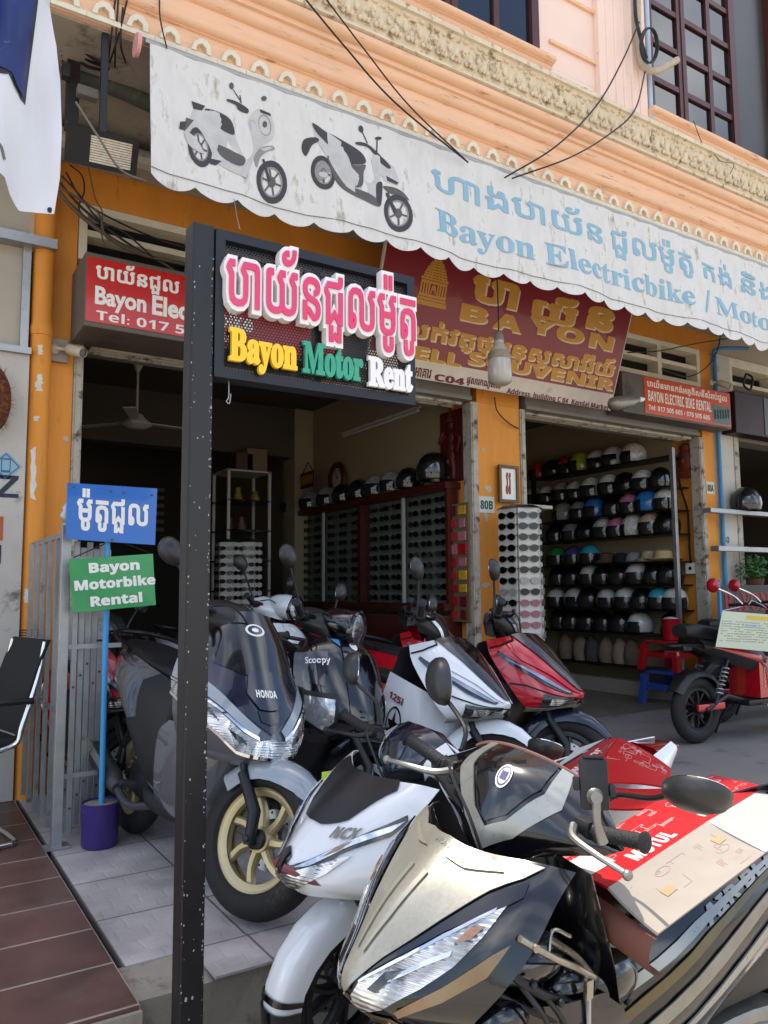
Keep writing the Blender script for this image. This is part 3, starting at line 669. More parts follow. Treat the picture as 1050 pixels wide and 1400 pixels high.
pr_('k', [(745, 282), (790, 286), (835, 325), (838, 340), (812, 322), (790, 298), (748, 292)], .0014); pr_('k', el(768, 228, 10, 14), .001); pr_('k', [(770, 238), (774, 238), (792, 282), (788, 284)], .001); pr_('k', el(832, 262, 12, 6), .001); pr_('k', [(826, 265), (830, 266), (826, 320), (821, 320)], .001)
pr_('k', [(818, 325), (842, 335), (872, 372), (862, 378), (832, 352)], .001); pr_('k', [(855, 405), (898, 432), (892, 440), (858, 424)], .0012); pr_('k', [(815, 440), (838, 430), (838, 470), (828, 520), (812, 500)], .0008)
pr_('d', [(842, 445), (880, 450), (915, 470), (935, 500), (900, 482), (862, 470)], .0014); pr_('k', [(850, 470), (862, 470), (888, 545), (878, 550)], .0016)
nm = {'k': 'scooter_print_black', 'd': 'scooter_print_dark', 'm': 'scooter_print_grey', 'l': 'scooter_print_white'}
for k in G: obj(nm[k], prints[k], G[k], aw)

# ------------------------------------------------------------------ pole sign
YP = 2.2
NAVY = mat('dark_navy_steel', '#191b22', .42, var=.2, scale=6, dirt='#34363d', dpos=.62, dscale=8)
POLEM = mat('black_pole_paint', '#1b1a1c', .4, var=.2, scale=8, stretch=(3, 3, .6))
ps = thing('pole_sign', 'black square post carrying a dark mesh sign board with raised pink Khmer letters', 'sign', (.755, YP+.035, -.27))
mb = MB(); mb.bbox(.722, .792, YP, YP+.07, -.268, 2.275, .006); obj('post', mb, POLEM, ps)
mb = MB()
for i in range(170):      # paint chips on the post edges
    z = RNG.uniform(-.1, 1.75) if RNG.random() < .8 else RNG.uniform(1.75, 2.2); s_ = RNG.uniform(.0006, .0022)*(2 if RNG.random() < .08 else 1)
    e = RNG.random(); cx = .789-RNG.random()*.006 if e < .62 else .724+RNG.random()*.008 if e < .9 else .73+RNG.random()*.055
    mb.slab([(cx+a*s_, YP-.0006, z+b*s_*1.6) for a, b in ((-1, -.6), (.6, -1), (1, .5), (-.3, 1))], (0, -1, 0), .0005)
obj('paint_chip', mb, mat('bare_metal_chip', '#a5a19a', .6, var=.1), ps)
sx0, sx1, sz0, sz1 = .794, 1.522, 1.808, 2.268
mb = MB(); t = .03
mb.box(sx0, sx1, YP-.004, YP+.06, sz1-t, sz1); mb.box(sx0, sx1, YP-.004, YP+.06, sz0, sz0+t); mb.box(sx0, sx0+t, YP-.004, YP+.06, sz0+t, sz1-t); mb.box(sx1-t, sx1, YP-.004, YP+.06, sz0+t, sz1-t)
mb.box((sx0+sx1)/2-.012, (sx0+sx1)/2+.012, YP+.03, YP+.055, sz0+t, sz1-t); obj('frame', mb, NAVY, ps)
mb = MB(); p_ = .0105; r_ = .0036; row = 0; z = sz0+t+p_*.5          # perforated sheet: hexagon-hole lattice
verts, faces = [], []
nx = int((sx1-sx0-2*t)/p_); dz = p_*.866
nz = int((sz1-sz0-2*t)/dz)
for j in range(nz):
    for i in range(nx):
        cx = sx0+t+p_*(i+.5+(.5 if j % 2 else 0)); cz = sz0+t+dz*(j+.5)
        if cx > sx1-t-p_*.4: continue
        k = len(verts)
        for a in range(6):
            th = math.pi/6+a*math.pi/3; verts.append((cx+p_*.5774*math.cos(th), YP+.012, cz+p_*.5774*math.sin(th)))
        for a in range(6):
            th = math.pi/6+a*math.pi/3; verts.append((cx+r_*math.cos(th), YP+.012, cz+r_*math.sin(th)))
        faces += [(k+a, k+(a+1) % 6, k+6+(a+1) % 6, k+6+a) for a in range(6)]
mb.add(verts, faces); obj('perforated_sheet', mb, mat('mesh_grey', '#26262b', .5, var=.1), ps, merge=False)
SF = plane((0, YP-.002, 0), (1, 0, 0), (0, 0, 1))
PINK = mat('pink_acrylic', '#d83a68', .25, var=.04, coat=.4); WACR = mat('white_acrylic', '#e8e6e4', .3, var=.03, coat=.3); WRET = mat('letter_return', '#b9b3a8', .5, var=.05)
def SPX(px, py): q = P(px, py, Y=YP-.03); return q.x, q.z
kh = ['បា', 'យ័', 'ន', 'ជួ', 'ល', 'ម៉ូ', 'តូ']
boxes = [((309, 352), (362, 432)), ((359, 338), (408, 438)), ((404, 378), (440, 445)), ((436, 380), (476, 476)), ((466, 391), (508, 463)), ((505, 372), (540, 493)), ((535, 400), (566, 500))]
bold = 'បាយ័នជួលម៉ូតូ'
a_ = SPX(308, 400)[0]; b_ = SPX(566, 440)[0]
g0 = glyphs(bold, .012)[3]
zlo, zhi = 1.966, 2.24
for off, dep, lf, mt_, nm_ in ((.075, .032, .001, WACR, 'letter_outline'), (.012, .006, .0335, PINK, 'khmer_letters')):
    mb = MB(); text(mb, bold, SF, a_, zlo, b_-a_, zhi-zlo, dep, off, lf, ref=None if off == .012 else g0)
    if off != .012:
        g1 = glyphs(bold, off)[3]; sx_ = (b_-a_)/(g0[1]-g0[0]); sz_ = (zhi-zlo)/(g0[3]-g0[2]); mb = MB()
        text(mb, bold, SF, a_+(g1[0]-g0[0])*sx_, zlo+(g1[2]-g0[2])*sz_, b_-a_, zhi-zlo, dep, off, lf, ref=(g1[0], g1[0]+g0[1]-g0[0], g1[2], g1[2]+g0[3]-g0[2]))
    obj(nm_, mb, mt_, ps)
for body, px0, px1, mt_, nm_ in (('Bayon', 314, 407, mat('yellow_letter', '#f2c40c', .35, var=.04, coat=.3), 'yellow_letters'), ('Motor', 415, 497, mat('green_letter', '#2f9a76', .3, var=.25, scale=14, coat=.5), 'green_letters'), ('Rent', 504, 565, WACR, 'white_letters')):
    xa, xb = SPX(px0, 470)[0], SPX(px1, 500)[0]
    for off, mq, dp, lf in ((.055, BLACKM, .012, .001), (.04, mt_, .014, .0135)):
        mb = MB(); z0, z1 = {'Bayon': (1.828, 1.96), 'Motor': (1.852, 1.958), 'Rent': (1.842, 1.946)}[body]
        text(mb, serif(body), SF, xa, z0, xb-xa, z1-z0, dp, off, lf); obj(nm_ if mq is mt_ else 'letter_backing', mb, mq, ps)  # black backing layer behind the coloured letters
mb = MB(); mb.tube([(.853, YP+.03, 1.81), (.853, YP+.03, 1.76), (.846, YP+.03, 1.745), (.856, YP+.03, 1.74), (.86, YP+.03, 1.77)], .0018, 5, 20); obj('wire_hook', mb, STEEL, ps)

# ------------------------------------------------------------------ red light box over the left door
RED = mat('red_sign_face', '#b8201d', .3, var=.05, coat=.2); BOXM = mat('sign_box_side', '#5b554d', .6, var=.12, dirt='#403a33', dpos=.55)
rs = thing('red_sign_box', 'red light box sign with white lettering and telephone number over the left door', 'sign', (1.9, 4.95, 2.68))
rx0 = P(119, 353, Y=4.68).x; rx1 = rx0+1.72; rz0, rz1 = 2.75, 3.14; ry = 4.68
mb = MB(); mb.bbox(rx0-.008, rx1+.008, ry, 5.08, rz0-.03, rz1+.03, .008); obj('box', mb, BOXM, rs)
f = plane((rx0, ry-.001, rz0), (1, 0, 0), (0, 0, 1)); wd, hd = rx1-rx0, rz1-rz0
mb = MB(); poly(mb, [(0, 0), (wd, 0), (wd, hd), (0, hd)], f, .004); obj('face', mb, RED, rs)
mb = MB(); text(mb, 'បាយ័នជួល', f, .05, .235, .50, .15, .001, .03, .0045); text(mb, 'កង់', f, .60, .245, .18, .12, .001, .03, .0045)
text(mb, 'Bayon', f, .05, .075, .30, .145, .001, .035, .0045); text(mb, 'Electricbike', f, .385, .105, .66, .125, .001, .035, .0045); text(mb, sans('Tel: 017 505 605'), f, .06, .015, .9, .06, .001, .0, .0045)
obj('lettering', mb, WHITEP, rs)

# ------------------------------------------------------------------ big maroon souvenir sign, leaning out at the top
MAR = mat('maroon_sign_face', '#7e1626', .35, var=.06, scale=2, coat=.3); GOLD = mat('gold_letter', '#c08a2d', .4, var=.1, scale=9); CREAMP = mat('cream_outline', '#d9c9a0', .5)
so_ = V(2.95, 4.92, 2.815); st = V(2.95, 4.60, 3.725); sv = (st-so_); hS = sv.length; wS = 2.66
sg = thing('souvenir_sign', 'large maroon souvenir shop sign with gold lettering tilted under the awning', 'sign', (so_.x+wS/2, 4.92, 2.815))
f = plane(so_, (1, 0, 0), sv)
def back(x, y, h): return f(x, y, h)
mb = MB(); poly(mb, [(0, 0), (wS, 0), (wS, hS), (0, hS)], f, .03, -.03); obj('board', mb, mat('sign_back_white', '#c2bcb2', .6), sg)
mb = MB(); poly(mb, [(.012, .15), (wS-.012, .15), (wS-.012, hS-.012), (.012, hS-.012)], f, .002, .0005); obj('maroon_face', mb, MAR, sg)
mb = MB(); poly(mb, [(.012, .012), (wS-.012, .012), (wS-.012, .149), (.012, .149)], f, .002, .0005); obj('address_strip', mb, mat('address_strip', '#cdc2b4', .5, dirt='#a8988a', dpos=.62), sg)
def SU(px, py):
    """sign units under a photograph pixel"""
    d = FW+RT*((px-525)/FPX)-UP*((py-700)/FPX); nn = V(1, 0, 0).cross(sv).normalized(); t = (so_-EYE).dot(nn)/d.dot(nn); q = EYE+d*t-so_
    return q.x, q.dot(sv.normalized())
gold, crm, red = MB(), MB(), MB()
def stxt(body, pa, pb, h, off=.03, dy=0, cream=True, mbx=None):
    (xa, ya), (xb, yb) = SU(*pa), SU(*pb)
    if cream: text(crm, body, f, xa+.012, ya-.012+dy, xb-xa, h, .001, off+.012, .003)
    text(mbx or gold, body, f, xa, ya+dy, xb-xa, h, .0015, off, .0045)
for body, pa, pb in (('បា', (641, 409), (706, 420)), ('យ័', (724, 434), (786, 442)), ('ន', (799, 447), (836, 452))):
    stxt(body, pa, pb, .20 if body != 'យ័' else .23, .05)
for body, pa, pb in (('B', (627, 436), (665, 441)), ('A', (672, 447), (712, 452)), ('Y', (720, 452), (757, 459)), ('O', (758, 463), (796, 470)), ('N', (803, 473), (836, 480))):
    stxt(sans(body), pa, pb, .125, .03)
stxt('លក់វត្ថុអនុស្សាវរីយ៍', (548, 455), (840, 503), .20, .035, -.05)
stxt(sans('SELL'), (540, 486), (630, 494), .105, .03); stxt(sans('SOUVENIR'), (638, 497), (838, 531), .105, .03)
stxt(sans('C04'), (593, 520), (634, 526), .055, .02, 0, False, red); stxt(sans('Address: building C 04  Kandal Market'), (692, 538), (833, 552), .06, .0, -.01, False, red); stxt('អាគារ', (566, 514), (588, 518), .07, .02, 0, False, red); stxt('ផ្សារកណ្តាល', (637, 525), (684, 530), .075, .02, -.012, False, red)
obj('letter_edge', crm, CREAMP, sg); obj('gold_letters', gold, GOLD, sg); obj('address_letters', red, mat('maroon_ink', '#6e1424', .6), sg)
# temple emblem: line drawing of a Khmer tower
mb = MB(); (ex, ey), (ex2, _) = SU(567, 414), SU(609, 422); ew = ex2-ex; cx = ex+ew/2
def bar(x0, x1, y0, y1): poly(mb, [(cx+x0*ew, ey+y0), (cx+x1*ew, ey+y0), (cx+x1*ew, ey+y1), (cx+x0*ew, ey+y1)], f, .0015, .003)
lv = [(.5, 0, .035), (.46, .04, .06), (.44, .065, .085), (.42, .165, .185), (.44, .19, .205), (.38, .21, .225), (.36, .23, .245), (.32, .25, .265), (.29, .27, .285), (.24, .29, .305), (.2, .31, .322), (.14, .328, .34), (.09, .345, .358), (.04, .362, .39)]
for hw, a, b in lv: bar(-hw, hw, a, b)
for s_ in (-1, 1):
    for c in (.40, .31, .22, .14): bar(s_*c-.025, s_*c+.025, .085, .165)
    for i, (hw, a, b) in enumerate(lv[4:-2]):
        for c in (.9, .6, .3): bar(s_*hw*c-.02, s_*hw*c+.02, b, b+.006)
poly(mb, [(cx+ew*.08*math.cos(t), ey+.12+.04*math.sin(t)) for t in [i*math.pi/8 for i in range(9)]], f, .0015, .003); bar(-.08, -.05, .09, .12); bar(.05, .08, .09, .12)
obj('temple_emblem', mb, GOLD, sg)

# ------------------------------------------------------------------ orange e-bike sign
og = thing('orange_sign_box', 'orange electric bike rental sign box over the right door', 'sign', (6.7, 4.9, 2.8))
oy = 4.86; a = P(880, 512, Y=oy); b = P(998, 548, Y=oy); oz0, oz1 = 2.83, 3.2
mb = MB(); mb.bbox(a.x-.3, b.x+.01, oy+.004, 5.06, oz0-.02, oz1+.0, .008); obj('box', mb, BOXM, og)
f = plane((a.x, oy+.003, oz0), (1, 0, 0), (0, 0, 1)); wd, hd = b.x-a.x, oz1-oz0-.01
mb = MB(); poly(mb, [(0, 0), (wd, 0), (wd, hd), (0, hd)], f, .004); obj('face', mb, mat('orange_red_face', '#c2491f', .35, var=.06, coat=.2), og)
mb = MB(); text(mb, 'បាយ័នមានកង់អគ្គិសនីសំរាប់ជួល', f, .04, .245, wd*.93, .1, .001, .02, .0045)
text(mb, sans('BAYON ELECTRIC BIKE RENTAL'), f, .05, .125, wd*.72, .105, .001, .0, .0045); text(mb, sans('Tel: 017 505 605 / 070 505 605'), f, .05, .04, wd*.70, .05, .001, 0, .0045); obj('lettering', mb, WHITEP, og)
mb = MB(); poly(mb, [(wd*.77, .02), (wd-.015, .02), (wd-.015, .21), (wd*.77, .21)], f, .001, .0045); obj('photo_panel', mb, mat('photo_panel', '#4f6d68', .4, var=.4, scale=25), og)
mb = MB()
for i in range(6): x_ = wd*.79+i*wd*.033; text(mb, sans('8'), f, x_, .06+.006*i, .03, .10, .001, .03, .0062)
obj('photo_bikes', mb, BLACKM, og)

# ------------------------------------------------------------------ blue board on a weighted pole, green board hung from it
YB = 3.86
bs = thing('blue_sign_stand', 'blue board with white Khmer lettering on a blue pole in a purple tub', 'sign', (.885, YB+.04, 0))
cb = P(138, 1150, Z=0); cb.y = YB+.035; cb.x = .888
mb = MB(); mb.lathe([(0, .001), (.072, .001), (.082, .015), (.084, .19), (.086, .2), (.08, .2), (.08, .19), (0, .186)], (cb.x, cb.y, 0), seg=28); obj('tub', mb, mat('purple_tub', '#392a6e', .4, var=.1, dirt='#5d5470', dpos=.6, dscale=9), bs, smooth=True)
mb = MB(); mb.lathe([(0, .191), (.0795, .191)], (cb.x, cb.y, 0), seg=28); obj('concrete_fill', mb, CONC, bs)
mb = MB(); mb.tube([(cb.x+.005, cb.y, .19), (cb.x-.002, cb.y, 1.66)], .014, 10); obj('pole', mb, mat('blue_pole_paint', '#3f8fc6', .4, var=.1, scale=10, dirt='#5c7f98', dpos=.62, dscale=14), bs, smooth=True)
def board(th_, par, pix, nm_, mt_, thk=.004, y=YB):
    q = [P(*p, Y=y) for p in pix]; mb = MB(); mb.slab([tuple(p) for p in q], (0, -1, 0), thk); return q, obj(nm_, mb, mt_, par)
q, o_ = board(0, bs, [(90, 737), (212, 745), (215, 668), (92, 660)], 'board', mat('blue_board', '#1f64b4', .35, var=.08, coat=.3, dirt='#4f83bd', dpos=.64, dscale=9))
f = plane(q[0]+V(0, -.0005, 0), q[1]-q[0], (q[3]-q[0]))
mb = MB(); text(mb, 'ម៉ូតូជួល', f, .045, .045, .335, .20, .0012, .025); obj('lettering', mb, WHITEP, bs)
mb = MB()
for x_, y_ in ((.03, .25), (.395, .245), (.21, .012), (.2, .245), (.26, .245)): mb.lathe([(0, 0), (.006, 0), (.006, .004), (0, .006)], f(x_, y_, 0), (0, -1, 0), seg=10)
obj('screw', mb, mat('screw_metal', '#5d5c58', .5, metal=.6), bs)
gs = thing('green_sign', 'green motorbike rental board hung by wire below the blue board', 'sign', (.91, YB-.01, 1.08))
q, o_ = board(0, gs, [(100, 838), (213, 827), (209, 757), (94, 765)], 'board', mat('green_board', '#2b8f50', .35, var=.15, scale=5, coat=.3, dirt='#58a070', dpos=.62, dscale=8), .004, YB-.006)
f = plane(q[0]+V(0, -.0005, 0), q[1]-q[0], (q[3]-q[0]))
mb = MB()
for tx, x_, y_, w_ in (('Bayon', .085, .175, .235), ('Motorbike', .015, .10, .375), ('Rental', .08, .02, .24)):
    text(mb, sans(tx), f, x_, y_-(.012 if tx == 'Bayon' else 0), w_, .062 if tx == 'Bayon' else .05, .0012, .03)
obj('lettering', mb, WHITEP, gs)
mb = MB(); pr0 = P(150, 742, Y=YB-.008)
mb.tube([f(.02, .255, .004), pr0+V(-.02, 0, -.005)], .003, 6); mb.tube([f(.375, .255, .004), pr0+V(.08, 0, -.005)], .0016, 6); obj('hanging_wire', mb, BLACKM, gs)
# ================================================================== scooters
def plastic(n, c, **k):
    a = dict(rough=.32, var=.10, scale=9, bump=.01, bscale=160); a.update(k); return mat(n, c, **a)
def gloss(n, c, **k):
    a = dict(rough=.18, var=.05, scale=4, coat=.8, dirt=tuple(v*.85+.02 for v in srgb(c)), dpos=.62, dscale=18); a.update(k); return mat(n, c, **a)
RUB = mat('tyre_rubber', '#1d1c1b', .75, var=.25, scale=14, bump=.15, bscale=60, dirt='#4a443c', dpos=.6, dscale=10)
BPL = plastic('black_plastic', '#1b1b1d', rough=.42, dirt='#3a3835', dpos=.64, dscale=7)
BGL = gloss('black_gloss', '#0b0b0e', dirt='#17171a')
GRIP = mat('rubber_grip', '#202022', .7, var=.2, scale=40, bump=.3, bscale=150)
SEAT = mat('black_vinyl', '#1a1a1b', .5, var=.15, scale=8, bump=.08, bscale=200)
ALU = mat('cast_aluminium', '#8d8b86', .42, metal=.8, var=.2, scale=12, bump=.05)
BLKM = mat('black_metal', '#202022', .38, metal=.3, var=.2, scale=9)
NAVYG = gloss('navy_gloss', '#141a2a', dirt='#1d2434'); WHITEG = gloss('white_gloss', '#d9dcdf', dirt='#c3c4c2'); REDG = gloss('red_gloss', '#b01222', dirt='#8f1420')
SILV = mat('silver_metal_paint', '#8f918d', .3, metal=.55, var=.06, scale=60, coat=.6, dirt='#8d8c84', dpos=.6, dscale=6); GREYG = gloss('grey_gloss', '#55575c'); CHAMP = mat('pearl_champagne_paint', '#86847a', .34, metal=.45, var=.10, scale=120, coat=.5, dirt='#6f6c63', dpos=.6, dscale=5)
GOLDR = mat('gold_wheel', '#b5a680', .38, metal=.55, var=.1, scale=10); SKYG = gloss('blue_grey_paint', '#8b949d')
SMOKE = mat('smoked_lens', '#2a2a2c', .06, metal=.25, var=.5, scale=16, coat=1.); AMBER = mat('amber_lens', '#7a5a44', .15, var=.3, scale=30, coat=1.)
REDL = mat('red_lens', '#7c0d12', .12, var=.25, scale=30, coat=1.)
MAROONP = plastic('maroon_plastic', '#6d3038')
def lens_mat():
    """lamp inside: fluted reflector with darker housing, under a clear glossy cover"""
    m = bpy.data.materials.new('headlight_reflector'); m.use_nodes = True; n = m.node_tree; b = n.nodes['Principled BSDF']; L = n.links.new
    tc = n.nodes.new('ShaderNodeTexCoord'); no = n.nodes.new('ShaderNodeTexNoise'); no.inputs['Scale'].default_value = 8; no.inputs['Detail'].default_value = 1.5; no.inputs['Distortion'].default_value = 1.2; L(tc.outputs['Object'], no.inputs['Vector'])
    cr = n.nodes.new('ShaderNodeValToRGB'); e = cr.color_ramp.elements; e[0].color = (.12, .125, .13, 1); e[0].position = .30; e[1].color = (.66, .67, .67, 1); e[1].position = .62; k = e.new(.5); k.color = (.36, .37, .38, 1)
    L(no.outputs[0], cr.inputs[0]); L(cr.outputs[0], b.inputs['Base Color']); b.inputs['Metallic'].default_value = .8; b.inputs['Roughness'].default_value = .13
    wv = n.nodes.new('ShaderNodeTexWave'); wv.inputs['Scale'].default_value = 34; wv.inputs['Distortion'].default_value = .6; wv.bands_direction = 'Z'; L(tc.outputs['Object'], wv.inputs['Vector'])
    ad = n.nodes.new('ShaderNodeMath'); ad.operation = 'MULTIPLY_ADD'; ad.inputs[1].default_value = .05; L(wv.outputs[1], ad.inputs[0]); L(no.outputs[0], ad.inputs[2])
    bp = n.nodes.new('ShaderNodeBump'); bp.inputs['Strength'].default_value = .8; bp.inputs['Distance'].default_value = .03; L(ad.outputs[0], bp.inputs['Height']); L(bp.outputs[0], b.inputs['Normal'])
    b.inputs['Coat Weight'].default_value = 1; b.inputs['Coat Roughness'].default_value = .02
    return m
LENS = lens_mat()
CLEAR = mat('clear_lens', '#ffffff', .03, var=0, trans=1., ior=1.25)

class Surf:
    """smooth sheet through rows of control points (left half, y >= 0); v in -1..1 across, u in 0..1 down"""
    def __init__(s, rows, xf=None, inner=None, side=0):
        s.rows = [[V(p) for p in r] for r in rows]; s.xf = xf; s.side = side
        c = [p for r in s.rows for p in r]; s.c = V(inner) if inner else V(sum(p.x for p in c)/len(c)-.35, 0, sum(p.z for p in c)/len(c)-.1)
    def raw(s, u, v):
        sg = 1 if v >= 0 else -1
        if s.side: sg, v = s.side, v
        r = [spline([q for q in row], abs(v)) if (s.side or True) else 0 for row in s.rows]
        if not s.side:      # keep the sheet smooth over the centre line
            a = abs(v); r = []
            for row in s.rows:
                n = len(row)-1; t = min(a, 1)*n; i = min(int(t), n-1); f = t-i
                g = lambda k: row[k] if 0 <= k <= n else (V(row[-k].x, -row[-k].y, row[-k].z) if k < 0 else row[n]*2-row[n-1])
                r.append(cr1(g(i-1), g(i), g(i+1), g(i+2), f))
        p = spline(r, u); return V(p.x, p.y*sg, p.z)
    def __call__(s, v, u, h=0.):
        v = min(max(v, -1 if not s.side else 0), 1); u = min(max(u, 0), 1); e = .004
        p = s.raw(u, v)
        if h:
            a = s.raw(min(u+e, 1), v)-s.raw(max(u-e, 0), v)
            v0, v1 = max(v-e, 0 if s.side else -1), min(v+e, 1); b = s.raw(u, v1)-s.raw(u, v0)
            n = a.cross(b)
            if n.length > 1e-12:
                n.normalize(); c = V(s.c.x, 0 if not s.side else 0, s.c.z)
                if n.dot(p-c) < 0: n = -n
                p = p+n*h
        return (s.xf @ p) if s.xf is not None else p
    def shell(s, name, mt, par, th=.005, grid=.075, hole=()):
        v0 = 0 if s.side else -1
        return obj(name, poly(MB(), [(v0, 0), (1, 0), (1, 1), (v0, 1)], s, th, -th, hole, grid), mt, par, smooth=40, world=False)
    def panel(s, name, mt, par, pts, lift=.001, th=.004, both=True, grid=.07, mid=False, label=None):
        """a panel (or its pair as one symmetric sheet with mid=True) on the sheet"""
        if mid:
            k = [i for i in range(len(pts)) if abs(pts[i][0]) < 1e-6 and abs(pts[i-1][0]) < 1e-6]
            if k: pts = list(pts[k[0]:])+list(pts[:k[0]])
            o = [poly(MB(), list(pts)+[(-v, u) for v, u in reversed(pts)], s, th, lift, (), grid)]
        elif both and not s.side: o = [poly(MB(), pts, s, th, lift, (), grid), poly(MB(), [(-v, u) for v, u in pts], s, th, lift, (), grid)]
        else: o = [poly(MB(), pts, s, th, lift, (), grid)]
        return [obj(name, q, mt, par, smooth=40, world=False, label=label) for q in o]
    def word(s, name, mt, par, body, v0, u0, w_, h_, lift=.006, flip=1, off=.02):
        """lettering: starts at (v0,u0), w_ along v (sign = reading direction), h_ along -u"""
        fn = lambda x, y, h: s(v0+x*(1 if w_ > 0 else -1), u0-y, h)
        return obj(name, text(MB(), body, fn, 0, 0, abs(w_), h_, .0008, off, lift), mt, par, world=False)
def strip(path, w):
    """thin band along a path in sheet units"""
    p = [V(q) for q in path]; a, b = [], []
    for i in range(len(p)):
        d = (p[min(i+1, len(p)-1)]-p[max(i-1, 0)]).normalized(); n = V(-d.y, d.x)*w/2; a.append(tuple(p[i]+n)); b.append(tuple(p[i]-n))
    return a+b[::-1]
def sec(x, hw, zb, zt, n=14, pw=.55):
    """rounded cross-section in the y-z plane"""
    o = []
    for i in range(n):
        a = 2*math.pi*i/n; c, s_ = math.cos(a), math.sin(a)
        o.append((x, hw*(abs(c)**pw)*(1 if c >= 0 else -1), (zb+zt)/2+(zt-zb)/2*(abs(s_)**pw)*(1 if s_ >= 0 else -1)))
    return o
def lofted(secs, k=4):
    """resample a list of rings smoothly"""
    n = len(secs[0]); out = []
    for j in range((len(secs)-1)*k+1):
        t = j/((len(secs)-1)*k); out.append([spline([V(q[i]) for q in secs], t) for i in range(n)])
    return out
def wheel(par, name, c, xf, r=.262, wd=.047, rimmat=None, spokes=5, disc=1, fat=1.):
    c = V(c); w_ = obj(name, MB(xf).lathe([(.012, -.06), (.02, -.055), (.036, -.05), (.036, .05), (.02, .055), (.012, .06)], c, (0, 1, 0), 16), BLKM, par, smooth=True, world=False)
    rr = r*.665; W = wd*fat
    pf = [(rr, -W*.75), (rr+.012, -W*.98), (r-.045, -W*1.03), (r-.018, -W*.78), (r-.006, -W*.45), (r, 0), (r-.006, W*.45), (r-.018, W*.78), (r-.045, W*1.03), (rr+.012, W*.98), (rr, W*.75)]
    mb = MB(xf); mb.lathe(pf, c, (0, 1, 0), 48)
    obj('tyre', mb, RUB, w_, smooth=True, world=False)
    mb = MB(xf)      # tread grooves as thin dark bars standing just proud of the shoulder
    mb = MB(xf); mb.lathe([(rr+.004, -W*.8), (rr+.006, -W*.7), (rr-.012, -W*.55), (rr-.022, -.014), (rr-.022, .014), (rr-.012, W*.55), (rr+.006, W*.7), (rr+.004, W*.8)], c, (0, 1, 0), 48)
    mb.lathe([(rr-.03, -.026), (rr-.012, -W*.6), (rr-.008, -W*.6)], c, (0, 1, 0), 48); mb.lathe([(rr-.008, W*.6), (rr-.012, W*.6), (rr-.03, .026)], c, (0, 1, 0), 48)
    mb.lathe([(.03, -.032), (.045, -.03), (.045, .03), (.03, .032)], c, (0, 1, 0), 20)
    for i in range(spokes):
        for s_ in ((-1, 1) if spokes <= 6 else (0,)):
            a = 2*math.pi*i/spokes; d0 = a+s_*.10; d1 = a+s_*.30*(5/spokes)+(.22 if not s_ else 0)
            p0, p1, p2 = V(math.cos(d0)*.038, 0, math.sin(d0)*.038), V(math.cos((d0+d1)/2-.05)*rr*.55, 0, math.sin((d0+d1)/2-.05)*rr*.55), V(math.cos(d1)*(rr-.018), 0, math.sin(d1)*(rr-.018))
            pts = [c+spline([p0, p1, p2], t/6) for t in range(7)]; vs = []
            for t, p in enumerate(pts):
                d = (pts[min(t+1, 6)]-pts[max(t-1, 0)]).normalized(); nn = V(-d.z, 0, d.x)*(.012-.003*math.sin(t/6*math.pi)+(.005 if not s_ else 0)); yy = .022-.007*t/6
                vs.append([p+nn*.6+V(0, yy, 0), p+nn+V(0, yy*.5, 0), p+nn+V(0, -yy*.5, 0), p+nn*.6-V(0, yy, 0), p-nn*.6-V(0, yy, 0), p-nn+V(0, -yy*.5, 0), p-nn+V(0, yy*.5, 0), p-nn*.6+V(0, yy, 0)])
            mb.loft(vs)
    obj('rim', mb, rimmat or BLKM, w_, smooth=30, world=False)
    if disc:
        mb = MB(xf); y = .055*disc; rd, ri, k = .108, .075, 30; vs, fs = [], []
        mb.lathe([(ri, y-.002), (rd, y-.002), (rd, y+.002), (ri, y+.002), (ri, y-.002)], c, (0, 1, 0), 40)
        for i in range(5):
            a = 2*math.pi*i/5; mb.tube([c+V(math.cos(a)*.034, y, math.sin(a)*.034), c+V(math.cos(a+.3)*.08, y, math.sin(a+.3)*.08)], .006, 6)
        d_ = obj('brake_disc', mb, STEEL, w_, smooth=30, world=False)
        mb = MB(xf)
        for i in range(20):
            a = 2*math.pi*i/20; rr_ = .085 if i % 2 else .097; mb.lathe([(0, -.0028), (.005, -.0028), (.005, .0028), (0, .0028)], c+V(math.cos(a)*rr_, y, math.sin(a)*rr_), (0, 1, 0), 8)
        obj('disc_hole', mb, DARK, w_, world=False)
    return w_
